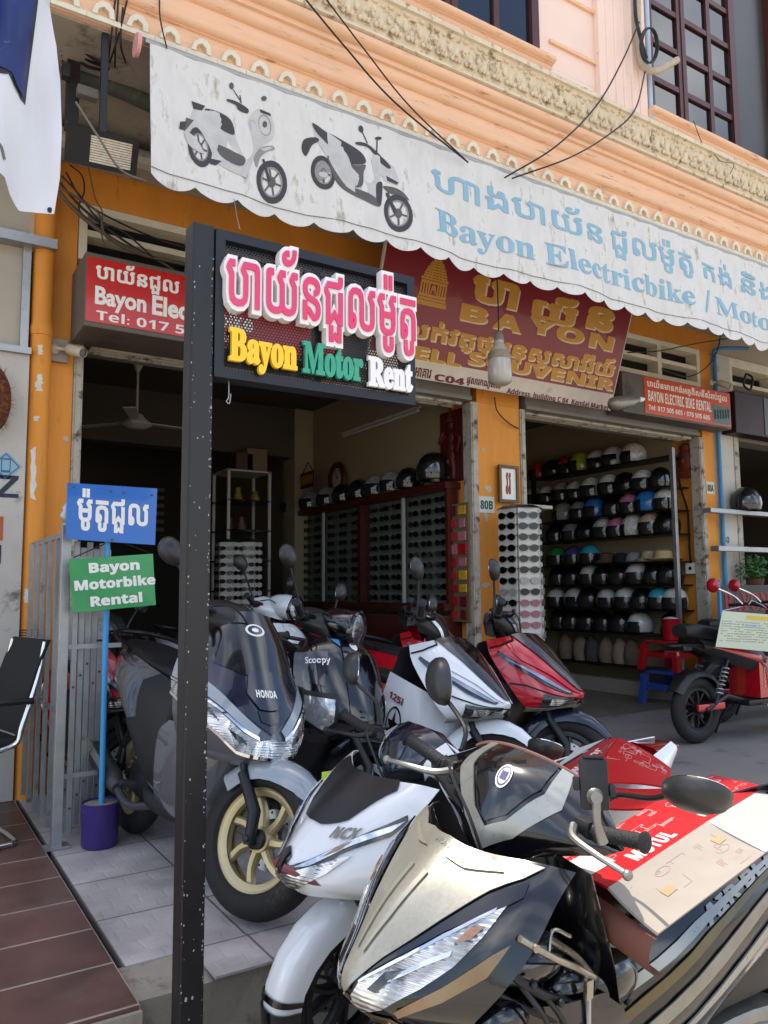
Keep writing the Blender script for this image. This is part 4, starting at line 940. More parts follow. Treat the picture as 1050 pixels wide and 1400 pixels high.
def mirror_bits(par, s, xf, stem, tilt=(0, 0), size=1., shape='tear'):
    """one mirror: stem, housing and glass; s = side (+1 left)"""
    pts = [V(x, y*s, z) for x, y, z in stem]
    m_ = obj('mirror', MB(xf).tube(pts, [.0065]*len(pts), 8, 14), BLKM, par, smooth=True, world=False)
    e = pts[-1]; rot = Matrix.Rotation(tilt[0]*s, 4, 'Z') @ Matrix.Rotation(tilt[1], 4, 'Y')
    loc = (xf or Matrix()) @ Matrix.Translation(e) @ rot
    ring = []
    for i in range(20):
        a = 2*math.pi*i/20; yy, zz = math.cos(a), math.sin(a)
        w_ = .058*size*(1-.16*zz) if shape == 'tear' else .05*size
        ring.append((yy*w_*(abs(yy)**-.12 if abs(yy) > .05 else 1)+.03*s*size, zz*.042*size*1.28+.035*size+.014*yy*s))
    mb = MB(loc); rs = []
    for d, k in ((-.006, .98), (0, 1), (.012, .97), (.026, .82), (.036, .5), (.039, .12)):
        cy, cz = sum(p[0] for p in ring)/20, sum(p[1] for p in ring)/20
        rs.append([(d, cy+(p[0]-cy)*k, cz+(p[1]-cz)*k) for p in ring])
    mb.loft(rs, True); obj('housing', mb, plastic('mirror_housing', '#2b2b2c', rough=.38, dirt='#4a4945', dpos=.6, dscale=9), m_, smooth=50, world=False)
    mb = MB(loc); mb.loft([[(-.0065, cy+(p[0]-cy)*.93, cz+(p[1]-cz)*.93) for p in ring], [(-.0085, cy+(p[0]-cy)*.92, cz+(p[1]-cz)*.92) for p in ring]]); obj('glass', mb, CHROME, m_, world=False)
CLICK = [[(.40, 0, .93), (.385, .09, .925), (.33, .165, .90), (.25, .205, .875)], [(.49, 0, .855), (.47, .09, .86), (.41, .19, .835), (.30, .235, .80)],
         [(.605, 0, .755), (.58, .085, .75), (.51, .18, .725), (.39, .235, .69)], [(.70, 0, .665), (.665, .07, .65), (.59, .165, .62), (.47, .215, .59)],
         [(.725, 0, .625), (.685, .065, .605), (.61, .145, .57), (.50, .185, .545)], [(.66, 0, .57), (.63, .06, .56), (.56, .12, .54), (.46, .15, .525)]]
AIRB = [[(.41, 0, .905), (.385, .08, .900), (.325, .19, .905), (.275, .235, .895)], [(.475, 0, .865), (.45, .09, .855), (.395, .185, .862), (.335, .245, .85)],
        [(.555, 0, .80), (.535, .085, .78), (.475, .18, .79), (.40, .25, .775)], [(.62, 0, .725), (.60, .07, .705), (.535, .16, .715), (.46, .235, .705)],
        [(.662, 0, .655), (.645, .055, .643), (.585, .135, .645), (.50, .20, .64)], [(.62, 0, .60), (.60, .05, .593), (.55, .11, .597), (.48, .16, .595)]]
PCXR = [[(.30, 0, 1.09), (.285, .08, 1.08), (.24, .145, 1.04), (.19, .165, 1.0)], [(.37, 0, .99), (.35, .11, .98), (.285, .19, .95), (.2, .225, .92)],
        [(.455, 0, .86), (.425, .12, .855), (.35, .21, .84), (.21, .255, .81)], [(.55, 0, .72), (.52, .12, .725), (.44, .21, .74), (.26, .27, .74)],
        [(.62, 0, .605), (.58, .11, .615), (.49, .195, .655), (.28, .265, .66)], [(.64, 0, .55), (.59, .10, .55), (.48, .17, .57), (.27, .225, .57)], [(.55, 0, .51), (.5, .09, .51), (.4, .15, .52), (.25, .18, .51)]]
SCOO = [[(.38, 0, .94), (.36, .09, .94), (.31, .165, .925), (.26, .20, .905)], [(.455, 0, .87), (.435, .11, .87), (.37, .205, .86), (.28, .24, .845)], [(.53, 0, .74), (.50, .12, .74), (.42, .22, .73), (.31, .255, .72)],
        [(.585, 0, .62), (.55, .12, .62), (.46, .215, .61), (.33, .25, .60)], [(.60, 0, .53), (.55, .11, .53), (.45, .19, .51), (.32, .22, .5)], [(.52, 0, .45), (.47, .09, .45), (.38, .15, .44), (.28, .18, .43)]]
SIDE = [[(.17, .15, .29), (.14, .18, .40), (.11, .15, .56), (.09, .10, .655)], [(-.10, .165, .32), (-.12, .215, .47), (-.13, .205, .61), (-.12, .14, .705)], [(-.36, .145, .41), (-.40, .215, .56), (-.42, .20, .69), (-.42, .145, .755)],
        [(-.72, .09, .56), (-.76, .165, .66), (-.78, .15, .76), (-.76, .11, .805)], [(-.98, .025, .74), (-1.02, .055, .775), (-1.04, .055, .815), (-1.02, .04, .84)]]
def scooter(name, label, org, az, lean, st):
    a = R(az); h = V(math.sin(a), math.cos(a), 0); l = V(-h.y, h.x, 0); u = V(0, 0, 1); c, s_ = math.cos(R(lean)), math.sin(R(lean))
    rot = Matrix((h, l*c-u*s_, u*c+l*s_)).transposed()
    T = thing(name, label, 'scooter', org, rot, st.get('group')); T_ = T
    g = lambda k, d=None: st.get(k, d)
    fx = g('ax', .64); A0, A1 = V(fx, 0, .27), V(.33 if fx > .5 else .27, 0, .93); ST = Matrix.Translation(A0) @ Matrix.Rotation(R(g('steer', 0)), 4, (A1-A0).normalized()) @ Matrix.Translation(-A0)
    dz = g('dz', 0.)
    # wheels, fork, fender
    wheel(T, 'front_wheel', A0, ST, g('r', .262), rimmat=g('rim', BLKM), spokes=g('spokes', 5), disc=g('disc', -1), fat=g('fat', 1.))
    wheel(T, 'rear_wheel', (-.645, 0, g('r', .262)), None, g('r', .262), rimmat=g('rim', BLKM), spokes=g('spokes', 5), disc=0, fat=1.15)
    for s in (-1, 1):
        mb = MB(ST); mb.tube([A0+V(.0, .075*s, -.02), A0+V(-.01, .078*s, .09), V(fx-.11, .075*s, .48)], [.021, .024, .022], 10); mb.tube([V(fx-.09, .075*s, .45), V(fx-.24, .07*s, .76)], .0145, 10); mb.lathe([(0, 0), (.012, 0), (.012, .012), (0, .014)], A0+V(0, .095*s, 0), (0, s, 0), 8)
        obj('fork_leg', mb, g('fork', BLKM), T, smooth=40, world=False)
    r = g('r', .262)+.022; a0, a1 = g('fender_arc', (40, 150)); rows = []; fw = g('fender_w', 1.)
    for i in range(6):
        t = i/5; an = R(a0+(a1-a0)*t); d = V(math.cos(an), 0, math.sin(an)); k = g('fender_k', .45)+(1-g('fender_k', .45))*min(1, t*2.2); rr = r+g('fender_lift', .0)*math.sin(t*math.pi)
        rows.append([A0+d*rr, A0+d*(rr-.006)+V(0, .045*k*fw, 0), A0+d*(rr-.035*k)+V(0, (.066*k+.004)*fw, 0), A0+d*(rr-.085*k)+V(0, (.074*k+.004)*fw, 0)])
    F = Surf(rows, ST, inner=A0); F.shell('front_fender', g('fender', BPL), T, .004, .12)
    if g('fender_tip'): F.panel('fender_tip', g('fender_tip'), T, [(1, 0), (1, .16), (.0, .16), (-1, .16), (-1, 0)], both=False); F.panel('fender_stripe', g('fender_tip'), T, [(1, .19), (1, .215), (0, .215), (-1, .215), (-1, .19)], both=False)
    # front cowl and its panels
    S = Surf(g('cowl')); S.shell('front_cowl', g('cowl_mat'), T)
    for nm, mt_, pts, lf, kind in g('panels', []): S.panel(nm, mt_, T, pts, lf, mid=(kind == 'm'))
    for args in g('words', []): S.word('lettering', *args[:1], T, *args[1:])
    # inner leg shield, lower leg shield, floor
    dz = g('dz', 0)
    L = Surf([g('shield_top', [(.47, 0, .60), (.42, .14, .62), (.31, .225, .635), (.18, .235, .63)]), [(.43, 0, .45), (.38, .15, .46), (.26, .235, .50), (.12, .25, .56)], [(.36, 0, .32), (.32, .14, .31), (.2, .205, .32), (.08, .215, .34)], [(.26, 0, .25), (.24, .1, .24), (.15, .15, .25), (.06, .16, .27)]])
    L.shell('leg_shield', g('shield', BPL), T)
    for nm, mt_, pts, lf, kind in g('shield_panels', []): L.panel(nm, mt_, T, pts, lf, mid=(kind == 'm'), both=kind != 'r') if kind != 'r' else L.panel(nm, mt_, T, pts, lf, both=False)
    for args in g('shield_words', []): L.word('lettering', *args[:1], T, *args[1:])
    if g('star'):
        cx, cy = -.76, .40; mb = MB(); fn = lambda x, y, h_: L(x, y, h_)
        poly(mb, circ(cx, cy, .105, 24, .17), fn, .0008, .0062, [circ(cx, cy, .092, 24, .15)])
        pt = []
        for i in range(10): rr_ = 1 if i % 2 == 0 else .42; t = -math.pi/2+i*math.pi/5; pt.append((cx+.085*rr_*math.cos(t), cy+.14*rr_*math.sin(t)))
        poly(mb, pt, fn, .0008, .0062); obj('star_emblem', mb, BGL, T, world=False)
    mb = MB(); I = Surf([[(.24, 0, .90+dz), (.23, .12, .89+dz), (.19, .2, .86+dz)], [(.18, 0, .6), (.17, .13, .6), (.12, .225, .6)], [(.14, 0, .33), (.13, .12, .33), (.08, .2, .34)]], inner=(.6, 0, .6)); I.shell('inner_shield', g('inner', BPL), T, .004, .2)
    mb = MB(); mb.loft(lofted([sec(.26, .12, .22, .30), sec(.1, .16, .21, .31), sec(-.12, .17, .22, .33), sec(-.22, .14, .25, .42)], 3)); obj('floorboard', mb, BPL, T, smooth=40, world=False)
    # body sides, seat, tail
    sd_ = [[(x, y, z+dz*min(1, max(0, (z-.3)/.35))) for x, y, z in r_] for r_ in g('side', SIDE)]
    for s in (-1, 1):
        B_ = Surf(sd_, None, side=s); B_.shell('side_panel', g('side_mat', BGL), T, .005, .09)
        for nm, mt_, pts, lf in g('side_panels', []): B_.panel(nm, mt_, T, pts, lf)
        for mt_, body, v0, u0, w_, h_ in g('side_words', []):
            if s == 1:
                fn = lambda x, y, h_: B_(v0+y+x*g('word_slope', 0), u0+x, h_)
                obj('lettering', text(MB(), body, fn, 0, 0, w_, h_, .0008, .02, .0035), mt_, T, world=False)
    se = [(.10, .055, .62, .68), (.02, .10, .64, .725), (-.15, .125, .68, .752), (-.38, .135, .71, .775), (-.52, .14, .735, .815), (-.78, .12, .775, .845), (-.93, .07, .80, .855)]
    mb = MB(); mb.loft(lofted([sec(x, hw, zb+dz, zt+dz+g('seat_dz', 0)*min(1, max(0, -x*3)), 18, .6) for x, hw, zb, zt in se], 4)); obj('seat', mb, g('seat_mat', SEAT), T, smooth=45, world=False)
    mb = MB(); mb.loft(lofted([sec(-.9, .075, .765+dz, .83+dz, 12), sec(-1.03, .06, .775+dz, .825+dz, 12), sec(-1.09, .03, .79+dz, .815+dz, 12)], 3)); obj('tail_light', mb, REDL, T, smooth=45, world=False)
    if g('rail', True): mb = MB(); mb.tube([(-.62, .16, .80+dz), (-.82, .165, .86+dz), (-1.0, .10, .885+dz), (-1.04, 0, .89+dz), (-1.0, -.10, .885+dz), (-.82, -.165, .86+dz), (-.62, -.16, .80+dz)], .013, 8, 28)
    if g('rail', True): obj('grab_rail', mb, g('rail_mat', BLKM), T, smooth=True, world=False)
    mb = MB(); mb.loft(lofted([sec(-.86, .06, .62, .70, 10), sec(-.98, .05, .48, .54, 10), sec(-1.05, .045, .36, .39, 10)], 3)); obj('mudguard', mb, BPL, T, smooth=45, world=False)
    # engine, transmission case, shock, exhaust, stands
    mb = MB(); mb.loft(lofted([sec(-.12, .10, .24, .40, 12), sec(-.3, .13, .20, .42, 12), sec(-.5, .11, .22, .38, 12)], 3)); mb.bbox(-.42, -.2, -.12, .12, .38, .5, .02); e_ = obj('engine', mb, BLKM, T, smooth=45, world=False)
    mb = MB(); mb.loft(lofted([[(x, y, z) for x, y, z in [(p[1]*1.0, 0, 0) for p in []]]], 1)) if False else None
    mb = MB(); ring = lambda k, y: [(-.42+(.30*math.cos(t)+.03*math.cos(2*t))*k, y, .285+.075*math.sin(t)*k*(1+.15*math.cos(t))) for t in [2*math.pi*i/22 for i in range(22)]]
    mb.loft([ring(1, .09), ring(1.02, .12), ring(.97, .145), ring(.8, .155)]); mb.loft([ring(.62, .1555), ring(.6, .162), ring(.5, .164)]); obj('transmission_cover', mb, ALU, T, smooth=40, world=False)
    mb = MB(); mb.bbox(-.62, -.28, .07, .15, .385, .50, .03); obj('air_box', mb, BPL, T, smooth=40, world=False)
    mb = MB(); p0, p1 = V(-.64, .125, .33), V(-.53, .125, .63); d = p1-p0; mb.tube([p0, p1], .014, 8); obj_sh = obj('rear_shock', mb, BLKM, T, smooth=True, world=False)
    mb = MB(); ux, uy = V(0, 1, 0), d.normalized().cross(V(0, 1, 0)); mb.tube([p0+d*(.15+.72*i/96)+(ux*math.cos(i*2*math.pi/12)+uy*math.sin(i*2*math.pi/12))*.026 for i in range(97)], .0055, 5); obj('spring', mb, g('spring', CHROME), obj_sh, smooth=True, world=False)
    mb = MB(); mb.tube([(-.2, -.08, .22), (-.36, -.14, .19), (-.5, -.16, .24)], .018, 8, 10); mb.tube([(-.48, -.16, .24), (-.56, -.165, .27), (-.84, -.175, .36), (-.9, -.177, .38)], [.03, .05, .052, .035], 14); obj('exhaust', mb, g('pipe_mat', BLKM), T, smooth=40, world=False)
    mb = MB(); mb.loft(lofted([[(-.55, -.215, .30), (-.55, -.21, .335), (-.55, -.225, .34), (-.55, -.23, .305)], [(-.8, -.225, .38), (-.8, -.22, .42), (-.8, -.235, .43), (-.8, -.24, .385)]], 3)); obj('heat_shield', mb, g('heat_mat', ALU), T, world=False)
    mb = MB(); mb.tube([(-.10, .10, .22), (-.13, .20, .08), (-.15, .245, .005)], .011, 8, 8); obj('side_stand', mb, BLKM, T, smooth=True, world=False)
    for s in (-1, 1):
        mb = MB(); mb.tube([(-.24, .17*s, .30), (-.25, .235*s, .31)], [.018, .016], 8); obj('foot_peg', mb, GRIP, T, world=False)
    # handlebar
    H = g('head', [[(.19, 0, 1.045), (.18, .07, 1.04), (.165, .15, 1.01), (.16, .20, .985)], [(.26, 0, 1.03), (.245, .07, 1.02), (.21, .155, .985), (.18, .22, .965)], [(.315, 0, .965), (.30, .08, .955), (.25, .15, .935), (.19, .19, .93)], [(.335, 0, .885), (.31, .06, .885), (.255, .11, .895), (.20, .14, .90)]])
    hz = g('hz', dz*.6)
    H = [[(x, y, z+hz) for x, y, z in r_] for r_ in H]; HM = Surf(H, ST, inner=(.2, 0, .9+hz))
    HM.shell('handlebar_cover', g('head_mat', BPL), T, .005, .1)
    for nm, mt_, pts, lf, kind in g('head_panels', []): HM.panel(nm, mt_, T, pts, lf, mid=(kind == 'm'))
    mb = MB(ST); mb.loft(lofted([[(.18, y, z+hz) for y, z in ((-.15, .93), (.15, .93), (.17, .98), (.06, 1.03), (-.06, 1.03), (-.17, .98))], [(.13, y, z+hz) for y, z in ((-.12, .93), (.12, .93), (.13, .97), (.05, 1.01), (-.05, 1.01), (-.13, .97))]], 2)); obj('instrument_panel', mb, BGL, T, world=False)
    if g('rim_mat'):
        mb = MB(); mb.tube([HM(v/10, 0, .002) for v in range(-9, 10)], .005, 6); obj('visor_rim', mb, g('rim_mat'), T, smooth=True, world=False)
    mb = MB(ST); mb.tube([(.29, 0, .87), (.22, 0, .96+hz)], .024, 8); obj('steering_stem', mb, BLKM, T, world=False)
    for s in (-1, 1):
        mb = MB(ST); mb.tube([V(.21, .14*s, .955+hz), V(.208, .20*s, .958+hz), V(.212, .225*s, .962+hz)], [.014, .022, .02], 10); mb.bbox(.18, .235, min(.17*s, .21*s), max(.17*s, .21*s), .945+hz, .985+hz, .01); obj('switch_box', mb, BPL, T, smooth=40, world=False)
        mb = MB(ST); pts = []; rs = []
        for i in range(27): t = i/26; pts.append(V(.212+.022*t, (.222+.118*t)*s, .962+.034*t+hz)); rs.append(.0155+(.0018 if i % 2 else 0)+(.005 if i in (0, 1, 25) else 0))
        mb.tube(pts, rs, 12); obj('grip', mb, GRIP, T, smooth=50, world=False)
        mb = MB(ST); mb.tube([(.235, .175*s, .965+hz), (.275, .20*s, .96+hz), (.295, .26*s, .958+hz), (.30, .335*s, .95+hz)], [.010, .009, .007, .006], 8, 14); mb._sph((.30, .34*s, .949+hz), .011, 1, 1, 1, 10, 6); obj('brake_lever', mb, g('lever', BLKM), T, smooth=True, world=False)
        if s in g('mirror_sides', (-1, 1)):
            ms = g('mirror_stem', [(.185, .185, .985), (.165, .22, 1.05), (.135, .30, 1.09), (.12, .335, 1.115)]); tl = g('mirror_tilt', {1: (.25, -.15), -1: (.25, -.15)})[s]
            mirror_bits(T, s, ST, [(x, y, z+hz) for x, y, z in (ms if isinstance(ms, list) else ms[s])], tl, g('mirror_size', 1.))
    # brake hose and cables in front of the bars
    mb = MB(ST); mb.tube([(.22, -.16, .99+hz), (.30, -.13, 1.0+hz), (.335, -.03, .93+hz), (.33, .02, .85)], .004, 6, 18); obj('brake_hose', mb, BLACKM, T, smooth=True, world=False)
    return T, S, HM, L
# ------------------------------------------------------------------ the scooters in the photograph
CHIN = plastic('grey_chin_plastic', '#77756f', rough=.45)
# 1. silver and black scooter in the sun (front right)
ab = dict(cowl=AIRB, cowl_mat=BGL, shield=BGL, side_mat=BGL, head_mat=BGL, steer=13, rail=False, seat_dz=-.06, inner=BGL, fender=BGL, lever=ALU, spokes=5,
  head=[[(.17, 0, 1.055), (.165, .07, 1.05), (.15, .14, 1.03), (.14, .19, 1.0)], [(.25, 0, 1.03), (.24, .08, 1.02), (.21, .18, .985), (.19, .27, .95)], [(.30, 0, .95), (.285, .08, .94), (.25, .185, .935), (.205, .27, .94)], [(.325, 0, .855), (.30, .065, .862), (.265, .13, .885), (.22, .245, .925)]],
  head_panels=[('cowl_trim', SILV, [(0, .98), (0, .80), (.19, .69), (.40, .38), (.42, .02), (.54, .02), (.53, .42), (.30, .80)], .002, 'p'), ('visor', BGL, [(0, .76), (.17, .655), (.365, .36), (.385, .04), (0, .04)], .0025, 'm')], rim_mat=plastic('brown_visor_edge', '#6f5048'),
  panels=[('nose_panel', CHAMP, [(0, 0), (.34, .02), (.44, .055), (.56, .03), (.72, .03), (.66, .13), (.54, .22), (.40, .36), (.22, .575), (.13, .72), (.06, .8), (0, .82)], .003, 'm'),
          ('nose_crease', mat('crease_silver', '#8a887c', .35, metal=.4, coat=.4), [(.06, .24), (.10, .24), (.085, .45), (.05, .62), (.035, .62), (.05, .45)], .0075, 'p'), ('nose_crease', MATS['crease_silver'], [(.12, .13), (.50, .10), (.54, .12), (.30, .145)], .0075, 'p'),
          ('headlight', LENS, [(.70, .27), (.69, .40), (.655, .54), (.58, .66), (.45, .79), (.26, .86), (.14, .80), (.17, .70), (.30, .57), (.48, .41)], .004, 'p'),
          ('brow', BGL, [(.72, .14), (.76, .22), (.70, .27), (.48, .40), (.29, .56), (.155, .70), (.135, .755), (.225, .60), (.41, .385), (.55, .245)], .005, 'p'),
          ('light_guide', CHROME, [(.66, .305), (.48, .445), (.31, .59), (.18, .72), (.165, .715), (.30, .57), (.48, .42), (.66, .285)], .0085, 'p'),
          ('turn_signal', AMBER, [(.665, .36), (.64, .42), (.57, .445), (.60, .375)], .0085, 'p'), ('light_divider', mat('lens_bar', '#b7bcc2', .15, metal=.7, coat=1.), [(.60, .50), (.50, .56), (.38, .66), (.37, .635), (.48, .535), (.59, .475)], .0085, 'p'),
          ('light_shade', SMOKE, [(.42, .58), (.36, .72), (.28, .72), (.31, .62)], .0085, 'p'),
          ('nose_edge', mat('painted_tan_reflection', '#7d674e', .2, metal=.5, coat=.6), [(.50, .86), (.26, .88), (.08, .86), (.04, .93), (.26, .97), (.52, .96)], .003, 'p'),  # brown reflection under the nose, put in as a tan colour
          ('cheek_panel', MATS['painted_tan_reflection'], [(.86, .40), (.86, .55), (.74, .70), (.56, .82), (.53, .79), (.68, .64), (.80, .46)], .003, 'p')],  # brown reflection below the headlight, painted as a tan panel
  side_panels=[('body_stripe', SILV, [(.60, .04), (.66, .04), (.82, .3), (.90, .6), (.87, .62), (.77, .33)], .002), ('body_stripe', mat('brass_stripe', '#5e5338', .3, metal=.5, coat=.4), [(.50, .06), (.55, .06), (.72, .32), (.83, .64), (.80, .66), (.67, .34)], .002), ('body_stripe', ALU, [(.36, .07), (.43, .07), (.58, .34), (.71, .66), (.66, .68), (.50, .36)], .002), ('body_stripe', SILV, [(.20, .10), (.24, .10), (.42, .4), (.58, .74), (.54, .75), (.37, .42)], .002)],
  side_words=[(SILV, sans('AIR BLADE'), .74, .33, .34, .12)], word_slope=.30,
  shield_panels=[('shield_stripe', SILV, [(.5, .36), (.95, .52), (.98, .66), (.55, .55)], .002, 'p'), ('shield_stripe', ALU, [(.5, .62), (.96, .74), (.97, .8), (.55, .72)], .002, 'p')],
  mirror_stem={-1: [(.18, .195, 1.0), (.155, .21, 1.045), (.12, .29, 1.075), (.105, .335, 1.085)], 1: [(.17, .19, .99), (.15, .22, 1.03), (.19, .32, 1.07), (.22, .385, 1.115)]},
  mirror_tilt={-1: (.45, -.05), 1: (.35, .95)}, mirror_size=1.12)
AB, AS, AH, AL = scooter('scooter', 'silver and black scooter in the sun with phone holder and cardboard over its seat', (1.476, 1.497, -.27), 270, 5, ab)
AS.word('lettering', SILV, AB, sans('HONDA'), -.10, .075, .30, .04, .0075)
AH.word('round_emblem', WHITEP, AB, '●', -.11, .36, .22, .22, .009, off=0) if False else None
mb = MB(); poly(mb, circ(.02, .40, .075, 24, .10), AH, .001, .0085); obj('emblem', mb, WHITEP, AB, world=False)
mb = MB(); poly(mb, circ(.02, .40, .063, 24, .084), AH, .0008, .0095, [circ(.02, .40, .052, 24, .07)]); poly(mb, [(-.015, .365), (.055, .365), (.055, .435), (-.015, .435)], AH, .0008, .0095); obj('emblem_print', mb, mat('violet_ink', '#4a4470', .5), AB, world=False)
CHW = mat('worn_chrome', '#9a958a', .25, metal=.9, var=.25, scale=30)
mb = MB(); mb.tube([(.43, .245, .805), (.36, .258, .76), (.29, .255, .72), (.22, .24, .675), (.205, .222, .665), (.23, .20, .70), (.33, .215, .77)], .007, 8, 30); mb.tube([(.36, .25, .75), (.33, .23, .79), (.27, .22, .76)], .004, 6, 10); mb.bbox(.225, .245, .235, .247, .635, .675, .004); mb.lathe([(0, 0), (.008, 0), (.008, .006), (0, .008)], (.40, .255, .785), (0, 1, 0), 8)
obj('step_bracket', mb, CHW, AB, smooth=40, world=False)
mb = MB(); mb.tube([(.235, .243, .64), (.238, .25, .57), (.22, .252, .50), (.21, .25, .42), (.205, .245, .30)], .005, 6, 16); obj('hanging_cable', mb, STEEL, AB, smooth=True, world=False)
for k, (c, r_, sc_) in enumerate((((.33, .15, .70), .07, (1.5, .9, .7)), ((.22, .17, .62), .06, (1.2, .8, .9)), ((.10, .16, .60), .075, (1.3, .7, .8)), ((.40, .17, .61), .05, (1.4, .8, .8)))):
    obj('inner_fairing', MB()._sph(c, r_, *sc_, 18, 12), BGL, AB, smooth=True, world=False)
mb = MB()
for i in range(5): mb.tube([(.38-.05*i, .20, .68-.02*i), (.35-.05*i, .235, .63-.02*i), (.31-.05*i, .225, .56-.02*i)], .006, 6, 8)
obj('fairing_rib', mb, BPL, AB, smooth=True, world=False)
mb = MB(); mb.tube([(.44, .18, .74), (.34, .21, .66), (.20, .20, .60), (.05, .19, .60)], .010, 8, 14); mb.tube([(.42, .16, .66), (.30, .22, .60), (.12, .21, .54)], .007, 8, 14); obj('hose', mb, BLACKM, AB, smooth=True, world=False)
mb = MB()
for x, y, z in ((.38, .232, .70), (.30, .228, .64), (.14, .20, .66), (.05, .185, .55)): mb.lathe([(0, -.004), (.008, -.004), (.008, .005), (.005, .008), (0, .008)], (x, y, z), (0, 1, 0), 8)
obj('bolt', mb, BLKM, AB, world=False)
# 2. white scooter with slanted narrow lights beside it
ncx = dict(cowl=[[(x+.005, y*.96, z-.005) for x, y, z in r_] for r_ in AIRB], cowl_mat=WHITEG, shield=BPL, side_mat=WHITEG, steer=8, ax=.43, rail=False, seat_dz=-.05, fender=WHITEG, fender_arc=(-18, 125), fender_w=.8, fender_k=.85, head_mat=BPL,
  fender_tip=BGL, hz=-.02, head=[[(.18, 0, 1.03), (.175, .06, 1.025), (.165, .12, 1.0), (.16, .155, .98)], [(.245, 0, 1.01), (.235, .06, 1.0), (.21, .12, .97), (.18, .17, .955)], [(.29, 0, .95), (.28, .06, .945), (.24, .12, .925), (.19, .15, .92)], [(.31, 0, .88), (.29, .05, .88), (.24, .09, .89), (.2, .115, .895)]],
  head_panels=[('cover_wing', WHITEG, [(.98, .0), (.98, .9), (.66, .98), (.52, .6), (.60, .06)], .003, 'p'), ('visor', NAVYG, [(0, .9), (.40, .8), (.56, .35), (.58, .06), (0, .03)], .002, 'm')],
  panels=[('windscreen', BPL, [(0, 0), (.52, 0), (.58, .10), (.40, .34), (.18, .42), (0, .44)], .003, 'm'), ('grille_plate', BGL, [(0, .62), (.12, .66), (.10, .9), (0, .93)], .003, 'm'),
          ('headlight', LENS, [(.68, .555), (.60, .70), (.42, .84), (.06, .92), (.06, .80), (.20, .76), (.42, .66)], .004, 'p'), ('headlight_rim', BGL, [(.93, .30), (.86, .40), (.58, .56), (.44, .74), (.13, .79), (.10, .76), (.34, .62), (.62, .43), (.88, .26)], .003, 'p'),
          ('running_light', mat('clear_strip2', '#b9c2cc', .1, metal=.5, var=.5, scale=60, coat=1.), [(.90, .295), (.84, .37), (.58, .52), (.40, .66), (.26, .70), (.36, .62), (.62, .44)], .0075, 'p'), ('turn_signal', AMBER, [(.60, .47), (.54, .54), (.46, .58), (.52, .51)], .0118, 'p')],
  shield_panels=[('wing_panel', WHITEG, [(.30, 0), (1, 0), (1, .28), (.62, .22), (.36, .10)], .002, 'p')], mirrors=True, mirror_tilt={-1: (.5, -.1), 1: (.3, 1.1)},
  mirror_stem={-1: [(.185, .185, .985), (.18, .22, 1.05), (.19, .30, 1.09), (.195, .335, 1.11)], 1: [(.185, .185, .985), (.15, .25, 1.0), (.07, .32, 1.02), (.02, .345, 1.03)]})
NX, NS, NH, NL = scooter('scooter', 'white scooter with narrow slanted headlights next to the silver one', (1.648, 2.19, -.27), 269, 5, ncx)
NS.word('lettering', CHIN, NX, sans('NCX'), .36, .46, .24, .075, .006)
mb = MB(); mb.tube([(.665, -.02, .665), (.60, -.10, .645), (.52, -.15, .635), (.40, -.20, .62)], .014, 8, 12); mb.tube([(.665, .02, .665), (.60, .10, .645), (.52, .15, .635), (.40, .20, .62)], .014, 8, 12); obj('chin_trim', mb, MAROONP, NX, smooth=True, world=False)
# 3. dark blue maxi scooter with gold wheels behind the pole
pcx = dict(cowl=PCXR, cowl_mat=GREYG, shield=GREYG, side_mat=GREYG, steer=24, fender=SKYG, fender_arc=(28, 140), rim=GOLDR, spokes=7, disc=1, fat=1.22, r=.268, dz=.07, hz=.08, head_mat=BPL, fork=BLKM, heat_mat=SILV, pipe_mat=mat('matt_grey_pipe', '#4a4a4b', .5, metal=.4),
  panels=[('front_fairing', NAVYG, [(0, 0), (1, 0), (1, .23), (.70, .34), (.35, .505), (0, .62)], .002, 'm'), ('windscreen', BGL, [(0, 0), (.62, .02), (.74, .18), (.5, .3), (.2, .36), (0, .36)], .0065, 'm'),
          ('fairing_wing', BGL, [(.97, .12), (.98, .25), (.70, .34), (.58, .33), (.80, .22)], .0065, 'p'), ('badge_panel', NAVYG, [(0, .335), (.15, .345), (.20, .44), (.10, .505), (0, .51)], .011, 'm'), ('badge_recess', BGL, [(0, .515), (.12, .51), (.10, .56), (0, .575)], .0066, 'm'),
          ('brow', SKYG, [(1, .235), (1, .345), (.62, .485), (.32, .59), (.18, .645), (.12, .60), (.30, .525), (.62, .385)], .0065, 'p'),
          ('headlight', LENS, [(1, .38), (1, .48), (.72, .65), (.40, .77), (0, .80), (0, .645), (.14, .66), (.30, .63), (.62, .53)], .006, 'm'),
          ('headlight_rim', CHROME, [(1, .48), (1, .505), (.72, .675), (.40, .792), (0, .825), (0, .80), (.40, .768), (.72, .65)], .011, 'm'), ('headlight_rim', CHROME, [(1, .355), (1, .372), (.62, .525), (.30, .625), (.15, .66), (.15, .64), (.30, .603), (.62, .503)], .011, 'p'),
          ('light_cell', SMOKE, [(.80, .49), (.74, .55), (.56, .62), (.62, .56)], .0105, 'p'), ('light_cell', SMOKE, [(.48, .64), (.40, .69), (.28, .70), (.32, .66)], .0105, 'p')],
  side_panels=[('lower_panel', BPL, [(.04, .0), (1, .0), (1, .32), (.78, .38), (.45, .33), (.25, .50), (.05, .42)], .002)],
  mirror_sides=(-1,))
PX, PS, PH, PL = scooter('scooter', 'dark blue and grey maxi scooter with gold front wheel parked behind the black pole', (1.115, 3.378, 0), 175.5, 8, pcx)
PS.word('lettering', WHITEP, PX, sans('HONDA'), -.115, .455, .23, .032, .016)
mb = MB(); poly(mb, circ(0, .13, .13, 24, .038), PS, .001, .011); obj('emblem', mb, WHITEP, PX, world=False)
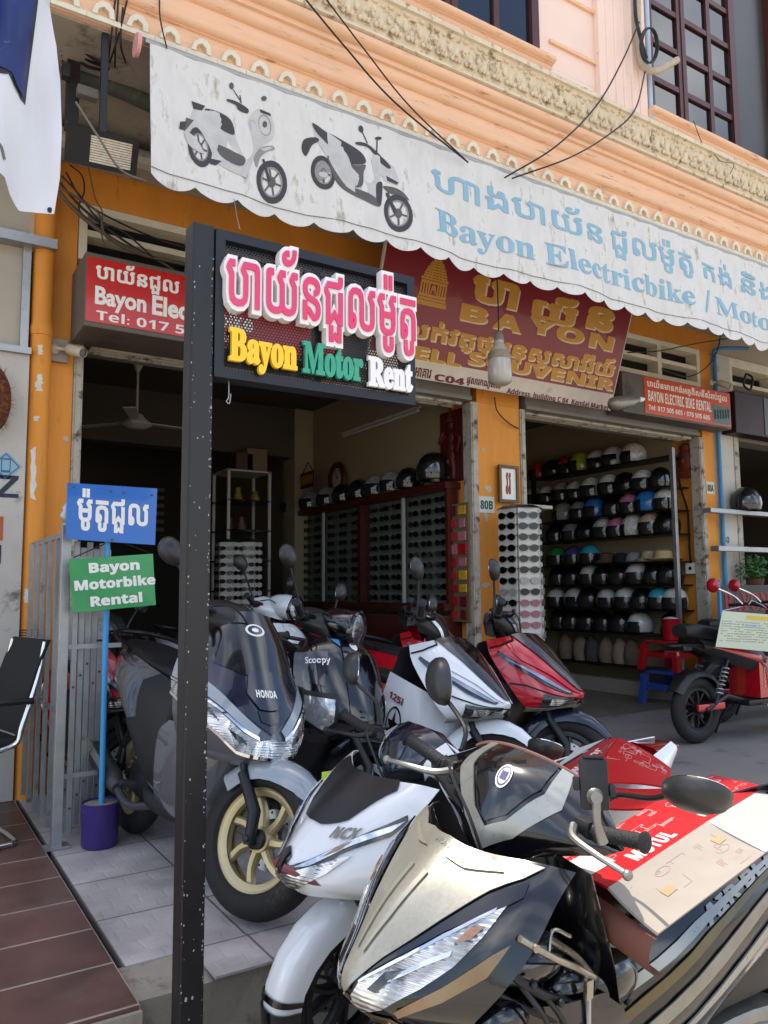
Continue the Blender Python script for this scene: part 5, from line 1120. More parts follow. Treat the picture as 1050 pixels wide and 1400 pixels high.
mb = MB(); poly(mb, circ(0, .13, .10, 20, .028), PS, .0006, .0125, [circ(0, .13, .05, 16, .014)]); obj('emblem_print', mb, NAVYG, PX, world=False)
# 4./5. the two sharp-nosed scooters with their own colours
def click(name, label, org, az, main, sidec, fend, white):
    pn = [('windscreen', BGL, [(0, 0), (.52, 0), (.46, .18), (.22, .50), (.08, .66), (0, .68)], .003, 'm'),
          ('running_light', mat('drl_dark', '#1c2430', .1, coat=1.), [(.90, .20), (.84, .30), (.58, .52), (.30, .70), (.24, .68), (.46, .50), (.72, .32), (.86, .18)], .003, 'p'),
          ('running_light_strip', mat('drl_strip', '#8d95a2', .15, metal=.5, coat=1.), [(.84, .26), (.58, .475), (.32, .665), (.29, .655), (.52, .465), (.76, .305)], .0075, 'p'),
          ('headlight', SMOKE, [(.66, .60), (.80, .80), (.46, .93), (.10, .93), (.14, .84), (.38, .75)], .003, 'p'), ('headlight_inner', LENS, [(.60, .70), (.66, .80), (.44, .86), (.36, .80)], .0075, 'p'), ('headlight_inner', LENS, [(.33, .81), (.40, .875), (.22, .89), (.18, .865)], .0075, 'p'),
          ('chin_guard', CHIN, [(0, .94), (.5, .94), (.86, .83), (1, .86), (1, 1), (0, 1)], .003, 'm')]
    GAP = mat('panel_gap', '#0c0c0d', .8)
    pn += [('panel_gap', GAP, strip([(.98, .12), (.80, .12), (.55, .08), (.53, .0)], .016), .0022, 'p'), ('panel_gap', GAP, strip([(.97, .46), (.80, .50), (.62, .585), (.38, .735), (.12, .835), (0, .85)], .014), .0022, 'p'), ('nose_wing', main, [(.40, .32), (.70, .22), (.66, .30), (.40, .47), (.14, .72), (.10, .70), (.24, .52)], .004, 'p')]
    sp = [('inlay_panel', BPL, [(.34, .40), (.62, .42), (.66, .52), (.60, .98), (.36, .98)], .003, 'p')] if white else [('side_fin', REDG, [(.62, .0), (1, .0), (1, .34), (.80, .28)], .002, 'p')]
    if white: sp.append(('red_stripe', REDG, [(.33, .37), (.64, .39), (.69, .50), (.66, .56), (.62, .44), (.34, .42)], .0035, 'p'))
    d = dict(cowl=CLICK, cowl_mat=main, shield_top=[(.47, 0, .60), (.42, .14, .63), (.31, .235, .69), (.17, .245, .74)], shield=main if white else BPL, side_mat=sidec, fender=fend, steer=34, fender_arc=(40, 150), fender_lift=.01, panels=pn, shield_panels=sp, head_mat=BPL, star=white,
             head_panels=[('cover_wing', main if white else BGL, [(.62, .30), (.52, .62), (.3, .97), (.22, .97), (.42, .6)], .003, 'p')], mirror_stem=[(.185, .185, .985), (.18, .20, 1.06), (.17, .235, 1.13), (.165, .25, 1.15)], mirror_tilt={1: (.2, -.1), -1: (.2, -.1)})
    if 'only its side' in label: d['mirror_sides'] = ()
    return scooter(name, label, org, az, 7, d)
CW, CS, CH_, CL = click('scooter', 'white and red sharp nosed scooter with a black star on its side', (2.259, 3.558, 0), 166, WHITEG, REDG, WHITEG, True)
CL.word('lettering', mat('dark_red_ink', '#7a1a26', .5), CW, sans('125i'), -.90, .20, .20, .06, .007)
CR_, CS2, _, _ = click('scooter', 'bright red sharp nosed scooter parked in front of the glasses stand', (2.79, 3.604, 0), 165, REDG, REDG, NAVYG, False)
mb = MB(); mb.tube([(.70, -.05, .615), (.60, -.12, .565), (.50, -.18, .545)], .006, 6, 10); obj('chin_trim', mb, ALU, CR_, smooth=True, world=False)
# 6./7. the two round-nosed scooters
def scoopy(label, org, az, main, steer, dark):
    pn = [('centre_panel', BGL if dark else main, [(0, .0), (.20, .02), (.26, .3), (.30, .62), (.2, .86), (0, .9)], .003, 'm'), ('indicator_rim', BPL, [(.42, .50), (.86, .46), (.90, .70), (.62, .84), (.46, .76)], .003, 'p'),
          ('turn_signal', mat('clear_signal', '#b9bec2', .12, metal=.5, var=.5, scale=40, coat=1.), [(.46, .54), (.82, .50), (.86, .68), (.62, .79), (.50, .73)], .007, 'p'), ('side_badge', mat('dark_badge', '#20262f', .2, coat=1.), [(.45, .2), (.8, .2), (.84, .40), (.55, .44)], .003, 'p')]
    d = dict(cowl=SCOO, cowl_mat=main, shield=BPL, side_mat=main, fender=main, steer=steer, fender_arc=(35, 150), panels=pn, head_mat=BPL if dark else WHITEG, mirror_tilt={1: (.2, -.1), -1: (.2, -.1)}, mirror_stem=[(.185, .185, .985), (.16, .22, 1.07), (.14, .27, 1.15), (.13, .29, 1.19)], hz=.03 if dark else .08)
    T, S, Hh, L = scooter('scooter', label, org, az, 7, d)
    A0, A1 = V(.64, 0, .27), V(.33, 0, .93); ST = Matrix.Translation(A0) @ Matrix.Rotation(R(steer), 4, (A1-A0).normalized()) @ Matrix.Translation(-A0)
    mb = MB(ST); c = V(.28, 0, 1.0 if dark else 1.06); mb.loft(lofted([[(c.x+x, ry*math.cos(a)*1.0, c.z+rz*math.sin(a)+z_) for a in [2*math.pi*i/22 for i in range(22)]] for x, ry, rz, z_ in ((-.08, .04, .03, .03), (-.02, .095, .07, .015), (.06, .105, .09, 0), (.12, .098, .085, -.005), (.135, .09, .08, -.006))], 3)); pod = obj('headlight_pod', mb, BGL if dark else WHITEG, T, smooth=45, world=False)
    mb = MB(ST); mb.lathe([(.098, 0), (.10, .02), (.088, .03), (.085, .012)], c+V(.12, 0, -.005), (1, 0, 0), 26, sy=.88); obj('headlight_ring', mb, BGL, pod, smooth=40, world=False)
    mb = MB(ST); mb.lathe([(.086, .012), (.07, .024), (.04, .03), (0, .032)], c+V(.12, 0, -.005), (1, 0, 0), 26, sy=.88); obj('headlight', mb, LENS, pod, smooth=True, world=False)
    mb = MB(); poly(mb, circ(0, .13, .07, 20, .05), S, .001, .0075); obj('emblem', mb, WHITEP, T, world=False)
    if dark:
        for i in range(4):
            mb = MB(); poly(mb, [(-.18, .62+.055*i), (.18, .62+.055*i), (.17, .64+.055*i), (-.17, .64+.055*i)], S, .006, .0072); obj('fin', mb, BPL, T, world=False)
        S.word('lettering', WHITEP, T, 'Scoopy', -.78, .30, .34, .06, .006)
        mb = MB(); poly(mb, [(-.36, .03), (-.20, .04), (-.24, .14)], S, .001, .003); obj('sticker', mb, BLUEP, T, world=False)
    return T
scoopy('dark navy round nosed scooter with clear corner lights between two parked scooters', (1.73, 3.755, 0), 166, BGL, 24, True)
q = P(368, 820, Y=5.0); scoopy('white round nosed scooter with round headlight peeping over the dark blue one', (q.x-.08, q.y+.35, .005), 160, WHITEG, 12, False)
# 8. red scooter half hidden behind the gate, 9. grey one next to it
CRd, s_, _, _ = click('scooter', 'red scooter mostly hidden behind the blue pole, its clear turn signal showing', (.98, 4.85, 0), 172, REDG, REDG, BPL, False)
mb = MB(); poly(mb, [(-.95, .30), (-.60, .42), (-.55, .62), (-.85, .72)], s_, .004, .009); obj('turn_signal', mb, LENS, CRd, world=False)

o = obj('lime_tag', MB().bbox(-.03, .03, -.002, .002, -.012, .012, .001), mat('lime_tag', '#b9d63a', .5), NX, world=False); o.location = (.40, -.20, .83)

w_ = P(540, 868, Z=.89); click('scooter', 'red scooter parked behind the white and red one, only its side showing', (w_.x-.3*.242+.2*.97, w_.y+.3*.97+.2*.242, .0), 166, REDG, REDG, BPL, False)
# ================================================================== cardboard on the two front seats
CARDR = mat('red_printed_card', '#b3121a', .5, var=.06, scale=5, dirt='#9c1a1e', dpos=.6, dscale=6, coat=.1); CARDW = mat('white_printed_card', '#948b80', .7, var=.08, scale=4, dirt='#8f7a72', dpos=.62, dscale=5, stretch=(1, 4, 1)); CARDB = mat('brown_card_inside', '#6f463b', .75, var=.08)
INKW = mat('white_card_ink', '#c9b9b4', .6); INKR = mat('faded_red_ink', '#a5827c', .7)
def sheet(par, name, mt, q, th=.006, sag=0., grid=.12):
    """four-cornered card panel (bilinear, with sag), q in order; returns its surface function"""
    q = [V(p) for p in q]; n = (q[1]-q[0]).cross(q[3]-q[0]).normalized()
    if n.z < 0: n = -n
    fn = lambda x, y, h: (q[0]*(1-x)*(1-y)+q[1]*x*(1-y)+q[2]*x*y+q[3]*(1-x)*y)+n*(h-sag*4*x*(1-x))
    obj(name, poly(MB(), [(0, 0), (1, 0), (1, 1), (0, 1)], fn, th, -th, (), grid), mt, par, smooth=40); return fn
def tech(par, fn, seed, n, mt, name='line_drawing', box=(.04, .96, .06, .94)):
    rg = random.Random(seed); mb = MB(); w_ = .0045
    def ln(x0, y0, x1, y1):
        d = V(x1-x0, y1-y0); 
        if d.length < .01: return
        nn = V(-d.y, d.x).normalized()*w_/2; poly(mb, [(x0-nn.x, y0-nn.y), (x1-nn.x, y1-nn.y), (x1+nn.x, y1+nn.y), (x0+nn.x, y0+nn.y)], fn, .0004, .0004)
    cl = lambda v, a, b: min(max(v, a), b)
    for i in range(n):
        x, y = rg.uniform(box[0], box[1]), rg.uniform(box[2], box[3]); r = rg.random()
        if r < .45:
            for k in range(rg.randint(2, 4)):
                dx, dy = ((rg.uniform(-.2, .2), 0), (0, rg.uniform(-.2, .2)))[k % 2]; x2, y2 = cl(x+dx, box[0], box[1]), cl(y+dy, box[2], box[3]); ln(x, y, x2, y2); x, y = x2, y2
        elif r < .7:
            rd = rg.uniform(.02, .07); x, y = cl(x, box[0]+rd, box[1]-rd), cl(y, box[2]+rd, box[3]-rd); c = circ(x, y, rd, 18); c2 = circ(x, y, rd-w_, 18); poly(mb, c, fn, .0004, .0004, [c2])
        else:
            for k in range(4): ln(x, y+k*.016, cl(x+rg.uniform(.05, .16), box[0], box[1]), y+k*.016)
    return obj(name, mb, mt, par)
def Zp(px, py, z): return P(px, py, Z=z)
c2 = thing('cardboard_sheet', 'unfolded red and white cardboard box lying over the silver scooter seat', 'cardboard', (1.75, 1.45, .47))
zA = .53
A, B_, C_, D = Zp(757, 1176, zA), Zp(832, 1213, zA), Zp(967, 1123, zA+.012), Zp(885, 1103, zA+.02)
E_, F_, G_, Hh_ = Zp(900, 1276, zA-.055), Zp(1046, 1166, zA-.045), Zp(1047, 1075, zA), Zp(973, 1059, zA+.005)
f1 = sheet(c2, 'red_panel', CARDR, [B_, C_, D, A], sag=.004); f2 = sheet(c2, 'white_flap', CARDW, [B_, E_, F_, C_], sag=.004); f3 = sheet(c2, 'red_panel', CARDR, [C_, G_, Hh_, D], sag=-.004)
K_ = Zp(1130, 1125, zA-.04); f4 = sheet(c2, 'white_flap', mat('white_card_clean', '#a09d98', .65, var=.04), [C_, F_+V(.002, .002, .001), K_, G_])
mb = MB(); text(mb, sans('MOTUL'), f1, .32, .12, .42, .24, .0006, .03, .0006); text(mb, sans('MOTUL'), f3, .06, .10, .34, .14, .0006, .02, .0006); obj('lettering', mb, INKW, c2)
tech(c2, f1, 3, 26, INKW, box=(.06, .96, .42, .94)); tech(c2, f3, 4, 26, INKW, box=(.08, .95, .28, .94))
mb = MB(); poly(mb, [(.02, .35), (.24, .35), (.24, .80), (.02, .80)], f1, .0006, .0012); obj('paper_label', mb, mat('paper_label', '#c4b9ae', .7), c2)
tech(c2, f2, 5, 14, INKR, 'faded_print', (.2, .9, .08, .9)); mb = MB()
for x, y in ((.50, .22), (.30, .84)): poly(mb, [(x, y), (x+.14, y+.01), (x+.13, y+.1), (x+.01, y+.09)], f2, .0008, .0008)
obj('tape_patch', mb, mat('brown_tape', '#a08a66', .4), c2)
mb = MB(); text(mb, sans('2'), f4, .62, .55, .1, .12, .0006, .02, .0006); obj('stamp', mb, MAROONP, c2)
# curled brown flap hanging at the front of the sheet
cv = []
for i in range(9):
    t = i/8; ang = R(200*t); cv.append([Zp(757, 1182, zA-.012)+V(.0, .0, 0)+V(-.015*math.sin(ang)*2, .0, -.05*(1-math.cos(ang))/2*1.6), E_+V(.005, .005, -.012)+V(-.015*math.sin(ang)*2, 0, -.05*(1-math.cos(ang))/2*1.5)])
obj('curled_flap', MB().loft([[a, a.lerp(b, .5), b, b+V(0, .004, .001), a.lerp(b, .5)+V(0, .004, .001), a+V(0, .004, .001)] for a, b in cv], True), CARDB, c2, smooth=50)
c1 = thing('cardboard_sheet', 'crumpled red printed cardboard lying over the white scooter seat', 'cardboard', (2.2, 2.2, .5))
z1 = .54
a1, a2, a3, a4 = Zp(752, 1058, z1), Zp(792, 1100, z1-.02), Zp(893, 1104, z1-.02), Zp(928, 1064, z1-.005)
a5, a6 = Zp(917, 1050, z1), Zp(845, 1009, z1+.02)
a7 = Zp(790, 1050, z1+.02)
g1 = sheet(c1, 'red_panel', CARDR, [a6, a5, a4.lerp(a3, .35), Zp(800, 1072, z1-.004)], sag=-.012); g2 = sheet(c1, 'red_panel', CARDR, [Zp(800, 1072, z1-.004), a4.lerp(a3, .35)+V(0, 0, -.001), a3, a2], sag=.008)
g3 = sheet(c1, 'red_panel', mat('dark_red_card', '#8f1a22', .5, var=.08), [Zp(828, 1011, z1+.018), a6+V(-.003, 0, 0), Zp(799, 1072, z1-.004), Zp(755, 1058, z1-.005)], sag=-.003)
g4 = sheet(c1, 'white_flap', MATS['white_card_clean'], [Zp(790, 1023, z1+.022), Zp(827, 1010, z1+.020), Zp(758, 1052, z1-.003), Zp(752, 1054, z1-.005)])
g5 = sheet(c1, 'red_panel', CARDR, [Zp(754, 1061, z1-.006), Zp(799, 1075, z1-.006), Zp(815, 1112, z1-.024), Zp(757, 1168, z1-.03)], sag=.004)
mb = MB(); text(mb, sans('MOTUL'), lambda x, y, h: g3(.82-y*.5, .12+x, h) if False else g3(.30+y, .92-x*1.0, h), .0, .06, .62, .30, .0006, .03, .0006); obj('lettering', mb, INKW, c1)
tech(c1, g1, 8, 24, INKW, box=(.05, .95, .06, .5)); tech(c1, g3, 9, 8, INKW, box=(.7, .96, .1, .9))

# ------------------------------------------------------------------ phone holder on the silver scooter's bar
ph = thing('phone_holder', 'empty black phone holder clamped to the left handlebar of the silver scooter', 'phone holder', (P(815, 1130, Y=1.06)))
o_ = P(812, 1072, Y=1.12); rot = Matrix.Translation(o_) @ Matrix.Rotation(R(-40), 4, 'Z') @ Matrix.Rotation(R(-8), 4, 'X')
mb = MB(rot); mb.bbox(-.028, .028, -.008, .008, -.048, .048, .006); obj('back_plate', mb, BPL, ph, smooth=40)
mb = MB(rot); mb.bbox(-.040, -.0285, -.012, .016, -.012, .012, .003); mb.bbox(.0285, .040, -.012, .016, -.022, .0, .003); mb.bbox(-.02, .02, -.012, .012, .0485, .054, .003); obj('clamp_arm', mb, BPL, ph, smooth=40)
mb = MB(rot); mb.lathe([(0, -.035), (.011, -.035), (.012, -.028), (.012, -.014), (.016, -.0085), (0, -.0085)], (0, 0, -.022), (0, 1, 0), 16); mb.tube([(0, -.025, -.03), (0, -.022, -.07), (.01, -.012, -.105)], [.009, .008, .011], 10, 8); obj('ball_mount', mb, ALU, ph, smooth=40)

# ================================================================== left side: gate, chair, banner, lamps, cameras
gt = thing('folding_gate', 'folded silver steel picket gate standing at the left pillar', 'gate', (.72, 3.97, 0))
zt = P(82, 718, Y=3.97).z; gp = V(.712, 3.97, 0)
mb = MB(); mb.bbox(.69, .735, 3.95, 3.99, .002, zt, .003); mb.box(.66, .765, 3.93, 4.01, .002, .012); obj('gate_post', mb, STEEL, gt)
mb = MB(); mb.lathe([(.0, 0), (.02, .0), (.012, .012), (.03, .03), (.032, .05), (.018, .07), (.022, .085), (.01, .105), (0, .115)], (.712, 3.97, zt), seg=12, sy=.6); obj('finial', mb, STEEL, gt, smooth=True)
mb = MB()
for i in range(5):
    t = (i+1)/5.5; x, y = .712-.02*t, 3.97+1.0*t; mb.box(x-.011, x+.011, y-.008, y+.008, .05, zt-.06+.02*t)
obj('picket_row', mb, STEEL, gt)
mb = MB(); mb.box(.70, .716, 3.99, 4.95, zt-.055, zt-.03); mb.box(.70, .716, 3.99, 4.95, .6, .62); obj('gate_rail', mb, STEEL, gt)
for i in range(6):
    t = (i+.7)/6; x, y = .745+.235*t, 3.985+.26*t
    mb = MB(); mb.bbox(x-.013, x+.013, y-.010, y+.010, .05+.02*(i % 2), zt-.07-.03*(i % 2), .003); obj('picket', mb, STEEL, gt)
    mb = MB()
    for z in (.16, .72, 1.15): mb.lathe([(0, 0), (.006, 0), (.006, .004), (0, .006)], (x, y-.010, z+.05*(i % 3)), (0, -1, 0), 8)
    obj('rivet', mb, mat('rusty_rivet', '#6d4a38', .7, metal=.3), gt)
for z in (.30, .90, 1.32):
    mb = MB(); mb.box(.738, .99, 3.998, 4.006, z, z+.022); o = obj('scissor_link', mb, STEEL, gt)
mb = MB(); mb.box(.86, .92, 3.93, 3.945, .935, .945); obj('cable_tie', mb, BLACKM, gt)
ch = thing('office_chair', 'black cantilever office chair with chrome tube frame at the left edge', 'chair', (.42, 4.30, 0))
CH0 = Matrix.Translation((.325, 4.30, 0)) @ Matrix.Rotation(R(192), 4, 'Z')   # local +x = facing direction
mb = MB(CH0)
for s in (-1, 1):
    y = .24*s; mb.tube([(-.30, y*.9, .93), (-.27, y*.95, .78), (-.20, y, .55), (-.16, y, .46), (.05, y, .43), (.20, y, .42), (.235, y, .36), (.20, y, .2), (.16, y, .06), (.12, y, .014), (-.02, y, .013), (-.17, y, .013)], .0125, 10, 60)
mb.tube([(-.17, -.24, .013), (-.2, -.2, .013), (-.21, 0, .013), (-.2, .2, .013), (-.17, .24, .013)], .0125, 10, 24)
obj('tube_frame', mb, CHROME, ch, smooth=50)
mb = MB(CH0); vs = [[(-.31-.0+.12*(1-t)+.02*math.sin(t*3), y, .50+.44*t) for y in [(-.235+.47*i/10) for i in range(11)]]+[(-.325+.12*(1-t)+.02*math.sin(t*3), y, .50+.44*t) for y in [(.235-.47*i/10) for i in range(11)]] for t in [j/8 for j in range(9)]]
mb.loft(vs); obj('backrest', mb, mat('black_mesh_fabric', '#19191a', .8, var=.3, scale=60), ch, smooth=50)
mb = MB(CH0); mb.bbox(-.19, .25, -.22, .22, .435, .50, .025); obj('seat', mb, SEAT, ch, smooth=50)
for s in (-1, 1):
    mb = MB(CH0); mb.tube([(-.235, .265*s, .66), (-.10, .27*s, .665), (.08, .27*s, .66)], .016, 10, 8); mb.tube([(.08, .262*s, .655), (.12, .258*s, .62), (.10, .25*s, .46)], .010, 8, 8); obj('armrest', mb, BPL, ch, smooth=50)
# white banner hanging at the top left
YBN = 3.1
bn = thing('hanging_banner', 'white cloth banner with dark blue starry print hanging at the top left', 'banner', P(40, 0, Y=YBN))
def BN(x, y, h): q = P(x, y, Y=YBN); return q+V(0, -h-.035*math.sin(x*.06+y*.011)-.008*math.sin(x*.16-y*.02), 0)
cl = [(-120, -140), (62, -140), (70, 0), (79, 55), (83, 110), (83, 180), (79, 250), (72, 297), (50, 292), (28, 282), (14, 262), (6, 244), (-20, 232), (-120, 240)]
obj('cloth', poly(MB(), cl, BN, .003, 0, (), 9), mat('white_banner_cloth', '#cfd0d4', .7, var=.04, scale=3), bn, smooth=60)
obj('print_border', poly(MB(), [(-110, -130), (64, -130), (52, 0), (45, 60), (35, 142), (27, 137), (17, 122), (10, 108), (-110, 90)], BN, .0008, .006, (), 9), mat('dark_print', '#20242e', .5), bn, smooth=60)
mstar = mat('blue_starry_print', '#10235c', .45, var=.5, scale=5, dirt='#5f9ad0', dpos=.62, dscale=7)
obj('print', poly(MB(), [(-110, -130), (58, -130), (47, 0), (41, 58), (32, 135), (22, 124), (14, 107), (0, 98), (-110, 82)], BN, .0008, .011, (), 9), mstar, bn, smooth=60)
mb = MB(); q = BN(67, 291, .004); mb.lathe([(.005, 0), (.011, 0), (.011, .002), (.005, .003), (.0, .001)], q, (0, -1, 0), 14); obj('grommet', mb, BLACKM, bn)
obj('print_stroke', MB().tube([BN(-8, 200, .005), BN(0, 208, .005), BN(5, 222, .005)], .006, 6, 8), mat('grey_print', '#6b6c70', .6), bn)
# floodlight under the canopy
fl = thing('floodlight', 'black rectangular floodlight hanging under the canopy left of the awning', 'floodlight', P(136, 130, Y=4.0))
c = P(139, 205, Y=4.0); FLM = Matrix.Translation(c) @ Matrix.Rotation(R(-6), 4, 'Z') @ Matrix.Rotation(R(34), 4, 'X')
DKB = mat('floodlight_black', '#15161a', .5, var=.15)
mb = MB(FLM); w_, h_ = .175, .088
mb.loft([[(x*w_, y0, z*h_) for x, z in ((-1, -1), (1, -1), (1, 1), (-1, 1))] for y0 in (-.03, .0)]); mb.loft([[(x*w_*k, y0, z*h_*k) for x, z in ((-1, -1), (1, -1), (1, 1), (-1, 1))] for y0, k in ((.001, .93), (.06, .88), (.12, .6))]); obj('housing', mb, DKB, fl)
mb = MB(FLM); fo = lambda x, y, h: V(x, -.031-h, y); poly(mb, [(-w_, -h_), (w_, -h_), (w_, h_), (-w_, h_)], fo, .012, 0, [[(-.06, -.066), (.145, -.066), (.145, .066), (-.06, .066)]]); obj('front_frame', mb, DKB, fl)
mb = MB(FLM)
for i in range(11): mb.box(-.058, .143, -.036, -.0325, -.064+i*.0117, -.064+i*.0117+.009)
obj('reflector', mb, mat('floodlight_reflector', '#d8d2c4', .3, metal=.4, var=.2, scale=60), fl)
mb = MB(); c2_ = FLM @ V(0, .05, .10); mb.bbox(c2_.x-.018, c2_.x+.018, c2_.y-.012, c2_.y+.012, c2_.z-.04, 4.06, .004); obj('bracket', mb, DKB, fl)
# surveillance cameras
def cctv(px, py, Y, label, dx, dz, plate):
    q = P(px, py, Y=Y); t = thing('security_camera', label, 'security camera', q, group='security cameras')
    if plate: obj('mount_plate', MB().bbox(q.x-.075, q.x+.075, Y+.045, Y+.075, q.z-.075, q.z+.075, .006), mat('dusty_grey_plastic', '#8f877b', .6, var=.1), t)
    mb = MB(); mb.lathe([(0, -.005), (.032, -.005), (.034, .01), (.02, .025), (0, .03)], (q.x-.01, Y+.045, q.z), (0, -1, 0), 16); mb.tube([(q.x-.01, Y+.02, q.z), (q.x+dx*.3, Y-.01, q.z-.005)], .012, 8); obj('bracket', mb, mat('beige_plastic', '#b9ad98', .5, var=.06), t, smooth=40)
    d = V(dx, -.9, dz).normalized(); p0 = V(q.x+dx*.12, Y, q.z); mb = MB(); mb.lathe([(0, 0), (.028, 0), (.034, .012), (.034, .13), (.03, .135), (.03, .125), (0, .125)], p0, d, 20); obj('body', mb, MATS['beige_plastic'], t, smooth=40)
    mb = MB(); mb.lathe([(0, .126), (.029, .126)], p0, d, 18); obj('lens', mb, GLASS, t)
cctv(78, 475, 5.02, 'beige tube security camera on a grey plate on the left orange pillar', .55, -.35, True)
cctv(978, 522, 4.95, 'small security camera below the orange sign box', .35, -.5, False)
# pendant bulbs
def lamp(label, base, tip, r, mt_, cordtop, sock):
    t = thing('light_bulb', label, 'light bulb', base); b, d = V(base), (V(tip)-V(base)).normalized(); L_ = (V(tip)-V(base)).length
    obj('glass', MB().lathe([(.0, L_), (r*.5, L_*.985), (r*.9, L_*.93), (r, L_*.8), (r*.97, L_*.5), (r*.8, L_*.32), (r*.45, L_*.2), (r*.42, L_*.12), (0, L_*.12)], b, d, 24), mt_, t, smooth=50)
    obj('socket', MB().lathe([(0, -.02), (r*.25, -.02), (r*.35, .0), (r*.42, L_*.08), (r*.42, L_*.13), (0, L_*.13)], b, d, 16), sock, t, smooth=40)
    obj('cord', MB().tube([b-d*.02, b.lerp(V(cordtop), .5)+V(.004, 0, 0), V(cordtop)], .005, 6, 10), BLACKM, t)
    if mt_.name.startswith('milky'):
        obj('collar', MB().lathe([(r*.45, L_*.21), (r*.82, L_*.33), (r*1.0, L_*.47), (r*1.005, L_*.49), (r*.46, L_*.2)], b, d, 24), mat('dusty_collar', '#8d8270', .6, var=.25, scale=30), t, smooth=40)
q0, q1 = P(682, 458, Y=4.2), P(684, 528, Y=4.2); lamp('large milky white bulb hanging on a cord in front of the maroon sign', q0, q1, .088, mat('milky_glass', '#aca59a', .2, coat=.5, var=.05), P(678, 350, Y=4.2), mat('grey_socket', '#77716a', .5))
q0, q1 = P(878, 546, Y=4.6), P(834, 553, Y=4.6); lamp('dusty silver bulb pointing left beside the orange sign', q0, q1, .062, mat('dusty_silver_bulb', '#8a857c', .35, metal=.5, var=.15, scale=12), q0+V(.08, .35, .05), WHITEP)
# cables: each a thing of its own
CAB = 0
def cable(label, pts, r=.006, mt_=None, n=40):
    o = obj('cable', MB().tube(pts, r, 6, n), mt_ or BLACKM, None, smooth=True); tag(o, label, 'cable'); return o
YC = 3.70
cable('thin dark wire slanting over the cornice from the top to the awning letters', [P(412, -8, Y=YC), P(470, 62, Y=YC), P(540, 140, Y=YC-.02), P(640, 222, Y=3.82)], .006)
cable('second dark wire slanting over the cornice just right of the first', [P(443, -5, Y=YC), P(500, 70, Y=YC), P(560, 145, Y=YC-.02), P(638, 220, Y=3.82)], .005)
cable('long dark wire drooping from the wall conduit to the awning top', [P(874, 30, Y=YC), P(850, 85, Y=YC), P(815, 145, Y=YC), P(760, 200, Y=YC-.03), P(690, 243, Y=3.82)], .006)
cable('lower dark wire sagging from the conduit hook to the awning top', [P(882, 98, Y=3.9), P(868, 150, Y=YC), P(835, 182, Y=YC), P(780, 215, Y=YC-.03), P(700, 244, Y=3.82)], .006)
cable('thin loose wire curling over the cornice below the right window', [P(948, 165, Y=3.85), P(960, 195, Y=3.8), P(972, 205, Y=3.75), P(985, 220, Y=3.7), P(1003, 224, Y=3.7), P(998, 238, Y=3.7)], .003)
cable('dark wire dropping over the dentils above the awning corner', [P(218, -5, Y=3.88), P(219, 25, Y=3.86), P(228, 66, Y=3.84)], .004)
for i, (a, b, c_) in enumerate((((158, -5), (152, 50), (147, 88)), ((162, -5), (158, 60), (157, 92)), ((175, -5), (163, 45), (150, 86)), ((168, 10), (165, 60), (172, 86)))):
    cable(('leftmost', 'second', 'third', 'rightmost')[i]+' of four thin black wires dropping beneath the canopy edge', [P(*a, Y=3.9), P(*b, Y=3.95), P(*c_, Y=4.1)], .005)
bund = [((82, 250), (110, 282), (150, 315), (205, 350), (262, 365)), ((80, 262), (105, 290), (140, 318), (185, 345), (255, 362)), ((84, 240), (105, 262), (135, 300), (170, 318), (210, 352)), ((86, 270), (120, 300), (160, 330), (215, 355), (240, 372)), ((90, 235), (115, 275), (165, 305), (225, 330), (262, 340)), ((82, 255), (112, 275), (135, 292), (142, 318), (150, 330)), ((95, 225), (112, 240), (115, 262), (108, 285), (125, 305)), ((120, 225), (130, 270), (140, 290), (138, 315), (143, 335))]
for i, b in enumerate(bund):
    cable(['uppermost strand', 'thick strand', 'tangled strand', 'lowest strand', 'long black strand reaching the sign post', 'short brown strand', 'looping strand under the floodlight', 'vertical strand'][i]+' of the cable bundle above the red sign box', [P(x, y, Y=4.95-.02*(i % 3)) for x, y in b], (.008, .012, .006, .009, .006, .007, .005, .004)[i], None if i % 2 == 0 else mat('dusty_cable', '#5a4c3e', .7, var=.2), 30)
for i, b in enumerate([((83, 60), (100, 62), (125, 78), (150, 95)), ((83, 68), (105, 66), (120, 82), (146, 92)), ((83, 75), (98, 72), (118, 90), (140, 96)), ((84, 82), (110, 80), (130, 96), (152, 92))]):
    cable(('highest', 'second highest', 'second lowest', 'lowest')[i]+' black cable of the knot behind the white banner', [P(x, y, Y=4.2+.04*i) for x, y in b], .009)
cable('grey wire crossing in front of the floodlight to the awning corner', [P(104, 140, Y=3.9), P(135, 188, Y=3.8), P(165, 232, Y=3.8), P(200, 248, Y=3.84)], .006, mat('grey_wire', '#6b645b', .6))
cable('black wire running down the left orange pillar to the camera', [P(70, 292, Y=5.06), P(69, 380, Y=5.08), P(68, 465, Y=5.08)], .005)
cable('thin wire hanging from the awning hem down to the pole sign', [P(320, 272, Y=3.8), P(324, 296, Y=3.3), P(328, 314, Y=2.25)], .0025, mat('grey_wire', '#6b645b'))
cable('black wire looping on the middle pillar below the maroon sign', [P(676, 543, Y=5.06), P(680, 562, Y=5.05), P(695, 578, Y=5.06), P(709, 586, Y=5.08)], .006)
cable('wires strung across the ventilator above the orange sign', [P(858, 482, Y=5.0), P(900, 480, Y=4.98), P(950, 470, Y=4.98), P(1000, 462, Y=5.0)], .006)
cable('black wires looping over the top of the orange sign', [P(905, 505, Y=4.95), P(940, 515, Y=4.95), P(968, 500, Y=4.95), P(982, 475, Y=4.98), P(985, 455, Y=5.0)], .007)
